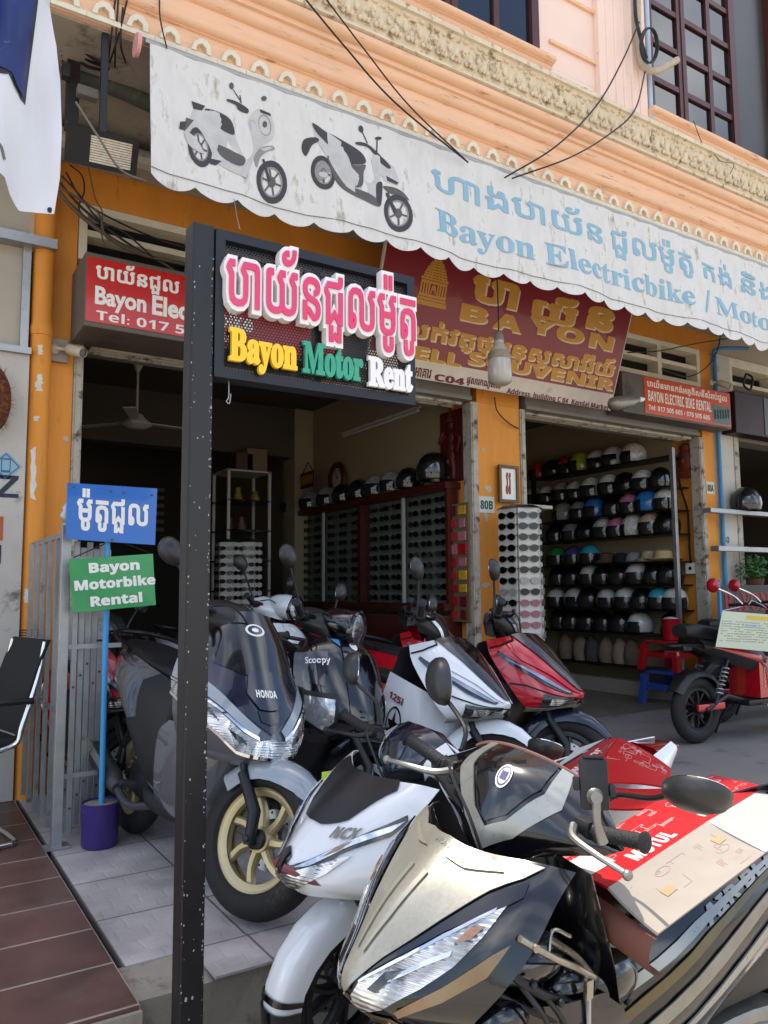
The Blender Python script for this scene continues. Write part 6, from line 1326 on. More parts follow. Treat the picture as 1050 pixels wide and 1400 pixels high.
# conduit hook and coil on the upper wall
ck = thing('cable_conduit', 'bent beige cable conduit with a black coil on the upper wall', 'conduit', P(873, 0, Y=3.93))
obj('conduit', MB().tube([P(871, -60, Y=3.93), P(872, 30, Y=3.93), P(874, 70, Y=3.93), P(880, 92, Y=3.91), P(895, 97, Y=3.88), P(912, 90, Y=3.86), P(926, 82, Y=3.84)], .028, 10, 40), mat('beige_conduit', '#b3a58f', .7, var=.2, scale=20), ck, smooth=True)
mb = MB()
for i in range(5): mb.tube([P(886+11*math.cos(a)+i*.8, 62+24*math.sin(a), Y=3.84-.008*i) for a in [2*math.pi*k/20 for k in range(21)]], .007, 6, caps=False)
obj('cable_coil', mb, BLACKM, ck, smooth=True)
obj('cable_run', MB().tube([P(868, -40, Y=3.88), P(869, 20, Y=3.87), P(878, 60, Y=3.86), P(884, 80, Y=3.86)], .014, 8, 20), BLACKM, ck, smooth=True)
w2 = thing('wall_pipe', 'pale blue pipe running down the upper wall beside the window', 'pipe', P(888, 0, Y=3.97)); obj('pipe', MB().tube([P(880, -80, Y=3.975), P(891, 186, Y=3.975)], .022, 10), mat('pale_blue_pipe', '#a9bccb', .5), w2, smooth=True)
# red spiky straw basket hanging at the far left
q = P(-14, 545, Y=4.88); hb = thing('woven_basket', 'dark red woven straw basket hanging on the left neighbour wall', 'basket', q)
obj('weave', MB()._sph((q.x, q.y, q.z), .15, .75, .45, 1.35, 20, 14), mat('woven_straw', '#5c2a1a', .9, var=.6, scale=40, bump=.8, bscale=60, dirt='#7a5a2c', dpos=.5, dscale=30), hb, smooth=True)
mb = MB()
for i in range(90):
    a, b = RNG.uniform(0, 6.28), RNG.uniform(-1.2, 1.2); d = V(math.cos(a)*math.cos(b)*.75, math.sin(a)*math.cos(b)*.45, math.sin(b)*1.35); p = V(q)+d*.145; mb.tube([p, p+d.normalized()*.035+V(0, 0, RNG.uniform(-.01, .01))], [.0022, .0008], 4)
obj('straw_tips', mb, mat('straw_tip', '#8a2f22', .9, var=.5, scale=60), hb)

# clutter under the canopy behind the banner: pipe, bracket, junction boxes
gp_ = thing('canopy_pipe', 'greenish grey painted pipe under the canopy beside the floodlight', 'pipe', P(150, 120, Y=4.4)); obj('pipe', MB().tube([P(95, 100, Y=4.4), P(150, 117, Y=4.4), P(215, 146, Y=4.4)], .05, 12, 12), mat('greenish_pipe', '#4c544a', .6, var=.3, dirt='#7a7567', dpos=.55, dscale=9), gp_, smooth=True)
br_ = thing('cable_bracket', 'rusty black steel bracket with junction boxes behind the white banner', 'bracket', P(97, 60, Y=4.3)); a, b = P(92, 70, Y=4.3), P(106, 182, Y=4.3)
obj('bracket', MB().bbox(a.x, b.x, 4.28, 4.32, b.z, 4.058, .004), mat('rusty_black_steel', '#25211f', .7, var=.3, dirt='#4a3a30', dpos=.58, dscale=9), br_)
for (x0, y0, x1, y1) in ((84, 90, 94, 112), (104, 120, 132, 142)):
    a, b = P(x0, y0, Y=4.27), P(x1, y1, Y=4.27); obj('junction_box', MB().bbox(a.x, b.x, 4.22, 4.275, b.z, a.z, .006), mat('junction_box_%d' % x0, '#2a2a2c' if x0 < 90 else '#77736b', .6, var=.2), br_)
# ================================================================== inside the left unit
DWOOD = mat('dark_red_wood', '#4a1712', .45, var=.2, scale=10, coat=.2); SHELFW = mat('white_shelf_metal', '#b8b4ac', .5, var=.08); CASE = mat('cabinet_backing', '#6d736a', .35, var=.06)
LENSB = mat('sunglass_black', '#08080a', .12, var=.1, coat=.6); LENSY = mat('sunglass_olive', '#3b3d16', .15, coat=.6); LENSC = mat('sunglass_clear', '#8f8c88', .15, coat=.6); LENSP = mat('sunglass_pink', '#7d3b52', .2, coat=.5)
def glasses_mesh():
    """a pair of sunglasses facing -Y: lenses, bridge and folded-back temples in one mesh"""
    mb = MB()
    for s in (-1, 1):
        n = 14; r = [(s*.034+.029*math.cos(2*math.pi*i/n)*(1 if True else 1), .021*math.sin(2*math.pi*i/n)*(1.0+.12*math.cos(2*math.pi*i/n)*s)) for i in range(n)]
        mb.loft([[(x, -.003+.10*x*x*6, z) for x, z in r], [(x, .003+.10*x*x*6, z) for x, z in r]])
        mb.tube([(s*.063, .006, .010), (s*.069, .02, .010), (s*.066, .10, .006), (s*.060, .13, -.012)], .0028, 4, 6)
    mb.tube([(-.008, -.001, .008), (0, -.003, .010), (.008, -.001, .008)], .003, 4)
    return mb
GL = {}
def glasses(label, p, rz, mt_, group, sc_=1.):
    if 'me' not in GL: o0 = obj('tmp', glasses_mesh(), LENSB, smooth=40); GL['me'] = o0.data; bpy.data.objects.remove(o0)
    me = GL.get(mt_.name)
    if me is None:
        me = GL['me'].copy(); me.materials.clear(); me.materials.append(mt_); GL[mt_.name] = me
    o = bpy.data.objects.new('sunglasses', me); COL.objects.link(o); MW[o.name] = Matrix()
    o.location = p; o.rotation_euler = (0, 0, rz); o.scale = (sc_,)*3; tag(o, label, 'sunglasses', group); return o
ORD = ['first', 'second', 'third', 'fourth', 'fifth', 'sixth', 'seventh', 'eighth', 'ninth', 'tenth', 'eleventh', 'twelfth', 'thirteenth', 'fourteenth', 'fifteenth', 'sixteenth', 'seventeenth']
XC = 4.03
yr, yl = P(611, 740, X=XC).y, P(391, 760, X=XC).y; ym = P(492, 760, X=XC).y
zt_, zb_ = P(611, 668, X=XC).z, P(600, 825, X=XC).z
cab = thing('display_cabinet', 'long wall cabinet with red wooden frame full of sunglasses in the left shop', 'cabinet', (XC+.1, (yr+yl)/2, 0))
mb = MB(); mb.box(XC+.10, 4.198, yr, yl, zb_, zt_); obj('back_panel', mb, CASE, cab)
for nm, a in (('top_rail', (XC-.03, 4.199, yr-.03, yl+.03, zt_+.002, zt_+.06)), ('bottom_rail', (XC-.06, 4.199, yr-.03, yl+.03, zb_-.06, zb_-.002)), ('mullion', (XC-.01, XC+.099, ym-.03, ym+.03, zb_, zt_)), ('mullion', (XC-.01, XC+.099, yr-.028, yr+.01, zb_, zt_)), ('mullion', (XC-.01, XC+.099, yl-.01, yl+.028, zb_, zt_))):
    obj(nm, MB().box(*a), DWOOD, cab)
mb = MB(); mb.box(3.78, 4.197, yr-.02, yl+.02, .012, zb_-.10); obj('base_cupboard', mb, DWOOD, cab)
for y in ((yr+ym)/2, (yl+ym)/2): obj('divider', MB().box(XC+.03, XC+.06, y-.01, y+.01, zb_+.001, zt_-.001), SHELFW, cab)
mb = MB(); mb.quad((XC, yr, zb_), (XC, ym, zb_), (XC, ym, zt_), (XC, yr, zt_)); 
rows = 10; ncol = [(yr+.06, (yr+ym)/2-.04, 'first'), ((yr+ym)/2+.04, ym-.06, 'second'), (ym+.06, (yl+ym)/2-.04, 'third'), ((yl+ym)/2+.04, yl-.06, 'innermost')]
for ci, (y0, y1, nm) in enumerate(ncol):
    for r in range(rows):
        z = zt_-.07-(zt_-zb_-.12)*r/(rows-1)
        for k in range(3):
            y = y0+(y1-y0)*(k+.5)/3
            glasses('sunglasses in the wall cabinet, %s bay, %s row from the top, %s pair' % (nm, ORD[r], ['street side', 'middle', 'inner'][k]), (XC+.05, y, z), R(-90), LENSY if r >= 8 and ci > 1 else LENSB, 'sunglasses in the wall cabinet', 1.25)
# white spinner stands of sunglasses
def spinner(label, c, r, h, rows, faces, who, sc_=1.1, zlow=.45):
    t = thing('glasses_stand', label, 'display stand', c); c = V(c)
    obj('base', MB().lathe([(0, .005), (.2, .005), (.2, .02), (.03, .04), (.02, zlow), (0, zlow)], c, seg=20), BLKM, t, smooth=40)
    n = 6; mb = MB()
    for i in range(n):
        a = R(360*i/n+faces); u = V(math.cos(a), math.sin(a), 0); v_ = V(-math.sin(a), math.cos(a), 0); hw = r*math.tan(math.pi/n)*.86
        p = [c+u*r+v_*s for s in (-hw, hw)]; q = [c+u*(r-.02)+v_*s for s in (-hw, hw)]
        mb.add([p[0]+V(0, 0, zlow), p[1]+V(0, 0, zlow), q[1]+V(0, 0, zlow), q[0]+V(0, 0, zlow), p[0]+V(0, 0, h), p[1]+V(0, 0, h), q[1]+V(0, 0, h), q[0]+V(0, 0, h)], [(0, 1, 2, 3), (4, 5, 6, 7), (0, 1, 5, 4), (1, 2, 6, 5), (2, 3, 7, 6), (3, 0, 4, 7)])
    obj('panel_drum', mb, mat('white_display_panel', '#b5b2ab', .45, var=.05), t)
    obj('cap', MB().lathe([(0, h+.03), (r*.8, h+.03), (r*1.12, h+.005), (r*1.12, h-.0), (0, h)], c, seg=24), BLKM, t, smooth=40)
    view = (EYE-c); av = math.degrees(math.atan2(view.y, view.x))
    for i in range(n):
        deg = 360*i/n+faces; df = (deg-av+180) % 360-180
        if abs(df) > 95: continue
        a = R(deg); u = V(math.cos(a), math.sin(a), 0); side = 'front face' if abs(df) < 31 else ('right' if df > 0 else 'left') + (' rear face' if abs(df) > 75 else ' face')
        for k in range(rows):
            z = h-.06-(h-zlow-.10)*k/(rows-1)
            m_ = LENSB if k < 6 else RNG.choice([LENSB, LENSC, LENSP, LENSC]) if sc_ > 1.15 else LENSB
            glasses('sunglasses on the %s, %s, %s from the top' % (who, side, ORD[k]), c+u*(r+.012)+V(0, 0, z-.0), a+R(90), m_, 'sunglasses on the '+who, sc_)
    return t
qs = P(713, 800, Y=4.80); hs = P(713, 697, Y=4.8).z
spinner('tall white rotating stand full of sunglasses beside the middle orange pillar', (qs.x, 4.80, 0), .165, hs, 15, 250, 'stand by the pillar', 1.3, .5)
for px, who in ((312, 'left rear stand'), (341, 'right rear stand')):
    q = P(px, 790, Y=7.3); h_ = P(px, 742, Y=7.3).z
    spinner('white rotating sunglasses stand at the back of the left shop, %s of the pair' % ('left' if px < 330 else 'right'), (q.x, 7.3, 0), .11, h_, 11, 240, who, 1.0, .75)
# things on and above the cabinet
def helm_mesh(kind):
    """open half helmet with brim, or full shell with visor"""
    mb = MB(); n = 20; rings = []
    for j in range(9):
        t = j/8*R(122); rr = math.sin(t)*.128; rings.append([(rr*math.cos(2*math.pi*i/n)*1.12, rr*math.sin(2*math.pi*i/n), .145*math.cos(t)+.075) for i in range(n)])
    mb.loft(rings, False); mb.loft([rings[-1], [(x*.93, y*.93, z+.004) for x, y, z in rings[-1]], [(x*.8, y*.8, z+.09) for x, y, z in rings[-1]]], False)
    return mb
HM_ = {}
def helmet_proto(kind):
    col, vis = kind
    t = bpy.data.objects.new('helmet', None)
    return t
COLS = {'white': '#cfcdc8', 'grey': '#8b8a88', 'black': '#141416', 'blue': '#2e74b8', 'pink': '#c87b9c', 'beige': '#b7a58a', 'green': '#2c8a3a', 'purple': '#5b4586', 'cyan': '#3d9fb4', 'red': '#b02430', 'lime': '#9aa52a', 'multicoloured': '#7c5a6a'}
HK = {}
def helmet(label, p, col, rz, sc_=1., visor=True, group='helmets on the helmet rack', wrapped=False):
    key = (col, visor, wrapped)
    if key not in HK:
        c = COLS[col]; mt_ = mat('helmet_'+col+('_wrapped' if wrapped else ''), c, .12 if wrapped else .25, var=.5 if wrapped else .08, scale=34 if wrapped else 5, coat=1. if wrapped else .6, bump=.5 if wrapped else .0, bscale=26)
        if col == 'multicoloured': mt_ = mat('helmet_stripes', '#9a2430', .2, var=.6, scale=14, dirt='#c9c9cf', dpos=.5, dscale=9, coat=.8)
        o0 = obj('shell', helm_mesh(0), mt_, smooth=50)
        mb = MB(); vs = []
        for i in range(15):
            a = R(-70+140*i/14); vs.append([(math.cos(a)*(.150-k_), math.sin(a)*(.136-k_), z) for z, k_ in ((.0, .012), (.06, .0), (.115, .01))])
        mb.loft(vs, False, False); mb.loft([[(x*1.015, y*1.015, z) for x, y, z in v] for v in vs], False, False)
        o1 = obj('visor', mb, SMOKE if visor else BPL, smooth=50); me = (o0.data, o1.data)
        mb = MB(); mb.tube([(math.cos(R(a))*.124, math.sin(R(a))*.112, -.001) for a in range(-180, 181, 15)], .006, 6, caps=False); o2 = obj('edge_trim', mb, BLACKM, smooth=True)
        HK[key] = [o0.data, o1.data, o2.data]
        for o in (o0, o1, o2): bpy.data.objects.remove(o)
    t = thing('helmet', label, 'helmet', p, Matrix.Rotation(rz, 3, 'Z'), group); t.scale = (sc_,)*3
    for nm, me in zip(('shell', 'visor', 'edge_trim'), HK[key]):
        o = bpy.data.objects.new(nm, me); COL.objects.link(o); o.parent = t; MW[o.name] = MW[t.name]
    return t
ytop = zt_+.065
row_ = [(398, 'blue'), (424, 'grey'), (448, 'grey'), (470, 'black'), (492, 'black'), (514, 'grey'), (536, 'grey'), (560, 'black')]
for i, (px, c) in enumerate(row_):
    y = P(px, 690, X=4.06).y; helmet('%s helmet in plastic wrap on top of the sunglasses cabinet, %s from the back' % (c, ORD[i]), (4.06, y, ytop+.01), c, R(180), .9, True, 'helmets on the cabinet', True)
y = P(593, 645, X=4.06).y; helmet('large black helmet in plastic wrap at the street end of the cabinet top', (4.06, y, ytop+.04), 'black', R(200), 1.15, True, 'helmets on the cabinet', True)
q = P(461, 655, X=4.14); ck_ = thing('wall_clock', 'oval dark wooden wall clock standing on the sunglasses cabinet', 'clock', q)
mb = MB(); mb.lathe([(.105, -.02), (.15, -.02), (.17, .0), (.15, .025), (.11, .02), (.105, -.02)], q, (-1, 0, 0), 32, sx=1.15, sy=1.15); obj('rim', mb, DWOOD, ck_, smooth=40)
mb = MB(); mb.lathe([(0, 0), (.122, 0)], q, (-1, 0, 0), 32); obj('dial', mb, mat('clock_dial', '#b9b09a', .6), ck_)
mb = MB(); mb.tube([q+V(-.008, 0, 0), q+V(-.008, .02, .07)], .004, 4); mb.tube([q+V(-.008, 0, 0), q+V(-.008, -.05, .02)], .004, 4); mb.tube([q+V(-.006, 0, 0)+V(0, math.cos(a)*.1, math.sin(a)*.1) for a in [2*math.pi*i/24 for i in range(25)]], .003, 4); obj('hands', mb, BLACKM, ck_)
q = P(421, 656, X=3.93); sg2 = thing('carved_plaque', 'small dark red and gold carved plaque hanging on the inner column', 'plaque', q)
mb = MB(); mb.bbox(q.x-.012, q.x+.012, q.y-.17, q.y+.17, q.z-.09, q.z+.09, .02); obj('plaque', mb, DWOOD, sg2); mb = MB(); mb.tube([q+V(-.0, -.12, .09), q+V(0, 0, .2), q+V(0, .12, .09)], .006, 5); obj('hanger', mb, BLACKM, sg2)
mb = MB(); text(mb, 'អអអ', plane(q+V(-.0135, .14, -.05), (0, -1, 0), (0, 0, 1)), 0, 0, .28, .1, .002, .02); obj('gold_pattern', mb, GOLD, sg2)
# carved panel, key-ring board, tube light, ceiling fan, rear shelf
ya, yb = P(604, 610, X=4.17).y, P(634, 610, X=4.17).y; za, zb2 = P(618, 562, X=4.17).z, P(618, 660, X=4.17).z
cv_ = thing('wooden_carving', 'tall dark red wooden relief panel of a standing dancer high on the party wall', 'carving', (4.17, (ya+yb)/2, zb2))
obj('panel', MB().bbox(4.15, 4.198, yb, ya, zb2, za, .008), DWOOD, cv_)
ymid = (ya+yb)/2; sc_ = (za-zb2); mb = MB()
for dy, dz_, rr in ((0, .80, .055), (0, .62, .07), (0, .48, .06), (0, .36, .08)): mb._sph((4.148, ymid+dy*sc_, zb2+dz_*sc_), rr*sc_, .35, 1, 1.2, 12, 8)
for s in (-1, 1):
    mb.tube([(4.146, ymid+.03*s, zb2+.32*sc_), (4.146, ymid+.05*s, zb2+.18*sc_), (4.146, ymid+.04*s, zb2+.05*sc_)], [.03, .026, .02], 8); mb.tube([(4.146, ymid+.06*s, zb2+.66*sc_), (4.14, ymid+.15*s, zb2+.58*sc_), (4.146, ymid+.10*s, zb2+.72*sc_ if s > 0 else zb2+.42*sc_)], .018, 8, 10)
mb.lathe([(0, .0), (.05, .0), (.02, .07), (.006, .14), (0, .15)], (4.148, ymid, zb2+.83*sc_), (0, 0, 1), 10); obj('relief', mb, mat('dark_red_relief', '#5a2018', .5), cv_, smooth=60)
y0, y1 = 5.40, 5.125; z0, z1 = P(625, 850, X=4.05).z, P(625, 688, X=4.05).z
pg = thing('keyring_board', 'brown board of small red souvenir packets between cabinet and pillar', 'display board', (4.07, (y0+y1)/2, z0))
obj('board', MB().box(4.07, 4.085, y1, y0, z0, z1), mat('brown_hardboard', '#6d5a41', .7, var=.1), pg)
for r in range(9):
    for k in range(2):
        y = y0-.075-(y0-y1-.15)*k; z = z1-.06-(z1-z0-.12)*r/8; nm, hx = RNG.choice([('red', '#a3141c'), ('red', '#b02a2a'), ('maroon', '#5c1720'), ('gold', '#c09a2a'), ('dark blue', '#26304f'), ('pink', '#b0707a')])
        w2_, h2_ = RNG.uniform(.035, .05), RNG.uniform(.032, .045)
        mb = MB(); mb.bbox(4.058, 4.069, y-w2_, y+w2_, z-h2_, z+h2_, .003); o = obj('souvenir_packet', mb, mat('packet_'+nm.replace(' ', '_')+hx[1:3], hx, .4, var=.4, scale=40), None); tag(o, '%s souvenir packet on the brown board, %s row from the top, %s column' % (nm, ORD[r], ('inner', 'street side')[k]), 'souvenir', 'souvenir packets on the board')
def tubelight(label, a, b):
    t = thing('tube_light', label, 'tube light', a); d = (V(b)-V(a)).normalized()
    obj('fitting', MB().tube([V(a)+V(0, 0, .035), V(b)+V(0, 0, .035)], .018, 6), SHELFW, t); obj('tube', MB().tube([V(a)+d*.03, V(b)-d*.03], .014, 10), mat('unlit_tube', '#c9c6c0', .3), t, smooth=True); return t
a, b = P(468, 573, X=4.15), P(575, 589, X=4.15); tubelight('unlit tube light on the beige wall above the sunglasses cabinet', (4.15, a.y, (a.z+b.z)/2), (4.15, b.y, (a.z+b.z)/2))
a, b = P(812, 583, Y=5.6), P(925, 601, Y=5.6); tubelight('white tube light under the lintel of the right shop', a, b)
q = P(187, 574, Y=7.2); fn_ = thing('ceiling_fan', 'small white ceiling fan in the left shop', 'ceiling fan', (q.x, 7.2, 3.3))
mb = MB(); mb.tube([(q.x, 7.2, 3.3), (q.x, 7.2, q.z+.05)], .012, 8); mb.lathe([(0, 3.3), (.06, 3.3), (.02, 3.2), (0, 3.2)], (q.x, 7.2, 0), seg=14); obj('down_rod', mb, SHELFW, fn_)
obj('motor', MB().lathe([(0, .06), (.05, .05), (.07, .02), (.13, -.03), (.14, -.05), (.08, -.08), (0, -.085)], (q.x, 7.2, q.z), seg=20), SHELFW, fn_, smooth=40)
for k in range(3):
    a = R(120*k+10); u, v_ = V(math.cos(a), math.sin(a), 0), V(-math.sin(a), math.cos(a), 0); c = V(q.x, 7.2, q.z-.02); mb = MB(); mb.slab([c+u*.12-v_*.04, c+u*.6-v_*.06, c+u*.62+v_*.05, c+u*.12+v_*.04], (0, 0, 1), .006); obj('blade', mb, SHELFW, fn_)
q = P(368, 700, Y=7.9); sh = thing('glass_shelf', 'white framed glass shelf unit with trinkets at the back of the left shop', 'shelf', (q.x-.3, 8, 0))
zs0, zs1 = P(368, 765, Y=7.9).z, P(368, 645, Y=7.9).z; xs0 = P(312, 700, Y=7.9).x
for x, y in ((q.x, 7.9), (xs0, 7.9), (q.x, 8.35), (xs0, 8.35)): obj('post', MB().box(x-.015, x+.015, y-.015, y+.015, .01, zs1), SHELFW, sh)
for k in range(5): z = zs0-.35+(zs1-zs0+.33)*k/4; obj('shelf_board', MB().box(xs0-.02, q.x+.02, 7.885, 8.365, z, z+.018), GLASS if k < 4 else SHELFW, sh)
for i in range(8):
    x = xs0+.06+RNG.random()*(q.x-xs0-.15); k = i % 4; z = zs0-.35+(zs1-zs0+.33)*k/4+.0185; hh = RNG.uniform(.09, .2); nm, hx = [('cream', '#b3a17c'), ('green', '#4b6a4a'), ('brown', '#5c3f2a'), ('gold', '#8d7430')][i % 4]
    o = obj('trinket', MB().lathe([(0, 0), (.05, 0), (.055, hh*.3), (.03, hh*.7), (.04, hh*.9), (0, hh)], (x, 8.0+.15*(i//4), z), seg=10), mat('trinket_'+nm, hx, .5, var=.3, scale=20), None, smooth=40); tag(o, '%s trinket on the glass shelf, %s board from the bottom, %s' % (nm, ORD[k], ['in front', 'behind'][i//4]), 'trinket', 'trinkets on the glass shelf')
for i, (px, py, w2_, h2_, hx, lb) in enumerate(((347, 640, .12, .13, '#7a6a50', 'beige cardboard box on top of the glass shelf'), (330, 645, .1, .1, '#4f3a2a', 'brown wooden box on top of the glass shelf'))):
    p = P(px, py, Y=8.1); o = obj('box', MB().bbox(p.x-w2_, p.x+w2_, 8.0, 8.25, zs1-.0+.005, zs1+.005+2*h2_, .008), mat('shelf_box%s' % 'ab'[i], hx, .7, var=.15), None); tag(o, lb, 'box')

# ================================================================== helmet rack in the right unit
XR = 6.93
yn = P(924, 740, X=XR).y; yf_ = yn+2.1
zsh = [P(917, py, X=XR).z for py in (622, 664, 696, 729, 767, 799, 834.5, 869)]
rk = thing('helmet_rack', 'black metal shelving rack full of helmets along the right shop wall', 'rack', (XR+.15, (yn+yf_)/2, 0))
zt2 = P(918, 612, X=XR).z
for x, y in ((XR, yn), (XR+.33, yn), (XR, yf_), (XR+.33, yf_)):
    obj('post', MB().bbox(x-.022, x+.022, y-.022, y+.022, .006, zt2, .003), STEEL if y == yn else BLKM, rk)
for i, z in enumerate(zsh): obj('shelf_board', MB().box(XR-.018, XR+.35, yn+.023, yf_-.023, z-.014, z), BLKM, rk)
obj('shelf_board', MB().box(XR-.018, XR+.35, yn+.023, yf_-.023, .30, .314), BLKM, rk); obj('plinth', MB().box(XR-.01, XR+.35, yn+.03, yf_-.03, .006, .16), mat('corrugated_plinth', '#9a948c', .6, var=.2, scale=30, stretch=(1, 8, .3)), rk)
inv = [[(235, 'red', 1), (285, 'black', 1), (335, 'multicoloured', 1), (387, 'lime', 1), (443, 'white', 1), (505, 'white', 1), (578, 'white', 1)],
       [(212, 'white', 1), (262, 'white', 1), (315, 'grey', 1), (365, 'white', 1), (423, 'white', 1), (485, 'white', 1), (546, 'black', 1), (607, 'white', 1), (674, 'black', 1)],
       [(320, 'grey', 1), (375, 'grey', 1), (433, 'blue', 1), (495, 'black', 1), (557, 'pink', 1), (625, 'blue', 1), (685, 'white', 1)],
       [(290, 'black', 1), (348, 'grey', 1), (398, 'black', 1), (460, 'white', 1), (513, 'pink', 1), (570, 'white', 1), (634, 'beige', 1), (688, 'black', 1)],
       [(290, 'green', 0), (350, 'purple', 0), (408, 'cyan', 0)],
       [(295, 'black', 0), (345, 'black', 0), (408, 'white', 0), (455, 'black', 0), (515, 'black', 0), (575, 'white', 0), (640, 'black', 0), (692, 'black', 0)],
       [(285, 'white', 0), (350, 'white', 0), (403, 'black', 0), (465, 'white', 0), (532, 'white', 0), (590, 'black', 0), (655, 'cyan', 0), (705, 'white', 0)],
       [(295, 'black', 0), (340, 'black', 0), (395, 'black', 0), (448, 'black', 0), (510, 'black', 0), (578, 'white', 0), (692, 'black', 0)]]
rown = ['top', 'second', 'third', 'fourth', 'fifth', 'sixth', 'seventh', 'eighth']
for r, items in enumerate(inv):
    for k, (cx_, c, wr) in enumerate(items):
        px = 650+cx_/2.625; y = P(px, 740, X=XR+.12).y
        helmet('%s %s on the %s shelf of the rack, %s from the left' % (c, 'wrapped helmet' if wr else 'helmet', rown[r], ORD[k]), (XR+.13, y, zsh[r]+.013), c, R(180+RNG.uniform(-75, 60)), RNG.uniform(1.0, 1.14), True, 'helmets on the helmet rack', bool(wr))
def hat(label, p, c, brim, cap=False):
    mb = MB()
    if cap: mb.lathe([(0, .11), (.05, .105), (.09, .07), (.1, 0), (.095, 0), (0, .1)], p, seg=18); mb.loft([[V(p)+V(-.09*math.cos(a), .09*math.sin(a), .01) for a in [R(-60+12*i) for i in range(11)]], [V(p)+V(-.19*math.cos(a*.8), .10*math.sin(a), -.002) for a in [R(-60+12*i) for i in range(11)]]], False, False)
    else: mb.lathe([(0, .10), (.05, .118), (.085, .10), (.095, .0), (.13, -.004), (brim, .02), (brim, .026), (.13, .002), (.1, .006)], p, seg=24, sx=1.15)
    o = obj('hat', mb, mat('hat_'+label.split()[0]+label.split()[1], c, .85, var=.2, scale=40, bump=.3, bscale=90), None, smooth=50); tag(o, label, 'hat', 'hats on the helmet rack'); return o
for cx_, lb, c, br, cp in ((470, 'brown felt hat on the fifth shelf of the helmet rack', '#5d4030', .15, False), (522, 'navy blue cap on the fifth shelf of the helmet rack', '#1d2030', .1, True), (568, 'grey white cap on the fifth shelf of the helmet rack', '#8f8c8c', .1, True), (622, 'beige stacked sun hat on the fifth shelf of the helmet rack', '#a8987a', .14, False), (672, 'straw cowboy hat on the fifth shelf nearest the street', '#b7a277', .19, False)):
    px = 650+cx_/2.625; hat(lb, (XR+.10, P(px, 740, X=XR+.10).y, zsh[4]+.012), c, br, cp)
for k, (cx_, c, lb) in enumerate(((325, '#7a6a5c', 'taupe'), (378, '#8b7a68', 'sand coloured'), (420, '#4c4a48', 'charcoal'), (470, '#83705c', 'light brown'), (520, '#8f8071', 'pale grey brown'), (562, '#665a50', 'dark taupe'))):
    px = 650+cx_/2.625; y = P(px, 880, X=XR+.12).y; p = V(XR+.12, y, .315)
    o = obj('cloth_bag', MB().lathe([(0, 0), (.085, .01), (.105, .1), (.09, .2), (.05, .27), (.02, .30), (0, .30)], p, seg=16, sx=.9), mat('bag_'+lb.replace(' ', '_'), c, .9, var=.25, scale=12, bump=.4, bscale=20), None, smooth=60); tag(o, lb+' cloth bag on the bottom shelf of the rack, %s from the left' % ORD[k], 'bag', 'cloth bags under the helmets')
q = P(937, 628, X=7.175); bd = thing('head_carving', 'reddish brown carved head plaque on the right shop wall', 'carving', q)
mb = MB(); mb._sph((7.165, q.y, q.z-.01), .12, .3, .78, 1.1, 16, 12); mb._sph((7.165, q.y, q.z+.12), .065, .4, 1, .9, 12, 8); mb.bbox(7.14, 7.18, q.y-.10, q.y+.10, q.z-.20, q.z-.12, .01); mb._sph((7.125, q.y, q.z-.02), .022, .7, .7, 1.6, 8, 6)
for s in (-1, 1): mb._sph((7.16, q.y+.1*s, q.z-.03), .03, .5, .6, 1.8, 8, 6)
obj('relief', mb, mat('terracotta', '#6e2f1c', .6, var=.2, scale=14, bump=.3, bscale=50), bd, smooth=60)
q = P(945, 777, X=7.178); so_t = thing('socket_outlet', 'white wall socket at the end of a black cable in the right shop', 'socket', q); obj('plate', MB().bbox(7.16, 7.18, q.y-.06, q.y+.06, q.z-.06, q.z+.06, .006), WHITEP, so_t); obj('socket_hole', MB().lathe([(0, 0), (.02, 0), (.02, .002), (0, .002)], (7.159, q.y, q.z), (-1, 0, 0), 10), BLACKM, so_t)
cable('thick black cable hanging down the right shop wall to the white socket', [P(924, 640, X=7.165), P(932, 672, X=7.16), P(940, 700, X=7.16), P(942, 740, X=7.16), P(944, 770, X=7.155)], .012)
# stools with bucket
q = V(6.78, 5.26, .005); zs = .64
def stool(name, label, c, z0, h, hw, mt_, lt):
    t = thing('plastic_stool', label, 'stool', (c.x, c.y, z0), group='stacked plastic stools'); mb = MB(); mb.bbox(c.x-hw, c.x+hw, c.y-hw, c.y+hw, z0+h-.03, z0+h, .012); obj('seat', mb, mt_, t, smooth=40)
    for sx in (-1, 1):
        for sy in (-1, 1):
            mb = MB(); mb.loft([[(c.x+sx*(hw+.03*(1-k))+a*.03, c.y+sy*(hw+.03*(1-k))+b*.03, z0+.003+(h-.034)*k) for a, b in ((-1, -1), (1, -1), (1, 1), (-1, 1))] for k in (0, 1)]); obj('leg', mb, mt_, t)
    mb = MB()
    for s in (-1, 1): mb.box(c.x-hw+.0, c.x+hw, c.y+s*(hw+.012)-.006, c.y+s*(hw+.012)+.006, z0+h*.45, z0+h*.62); mb.box(c.x+s*(hw+.012)-.006, c.x+s*(hw+.012)+.006, c.y-hw, c.y+hw, z0+h*.45, z0+h*.62)
    obj('brace', mb, mt_, t); return t
stool('s', 'blue plastic stool at the bottom of the stack by the helmet rack', q, .005, zs*.52, .19, mat('blue_plastic', '#2d4c9a', .4, var=.06), 0); stool('s', 'red plastic stool stacked on the blue stool by the helmet rack', q, .005+zs*.53, zs*.46, .185, mat('red_plastic', '#a8141d', .35, var=.06), 0)
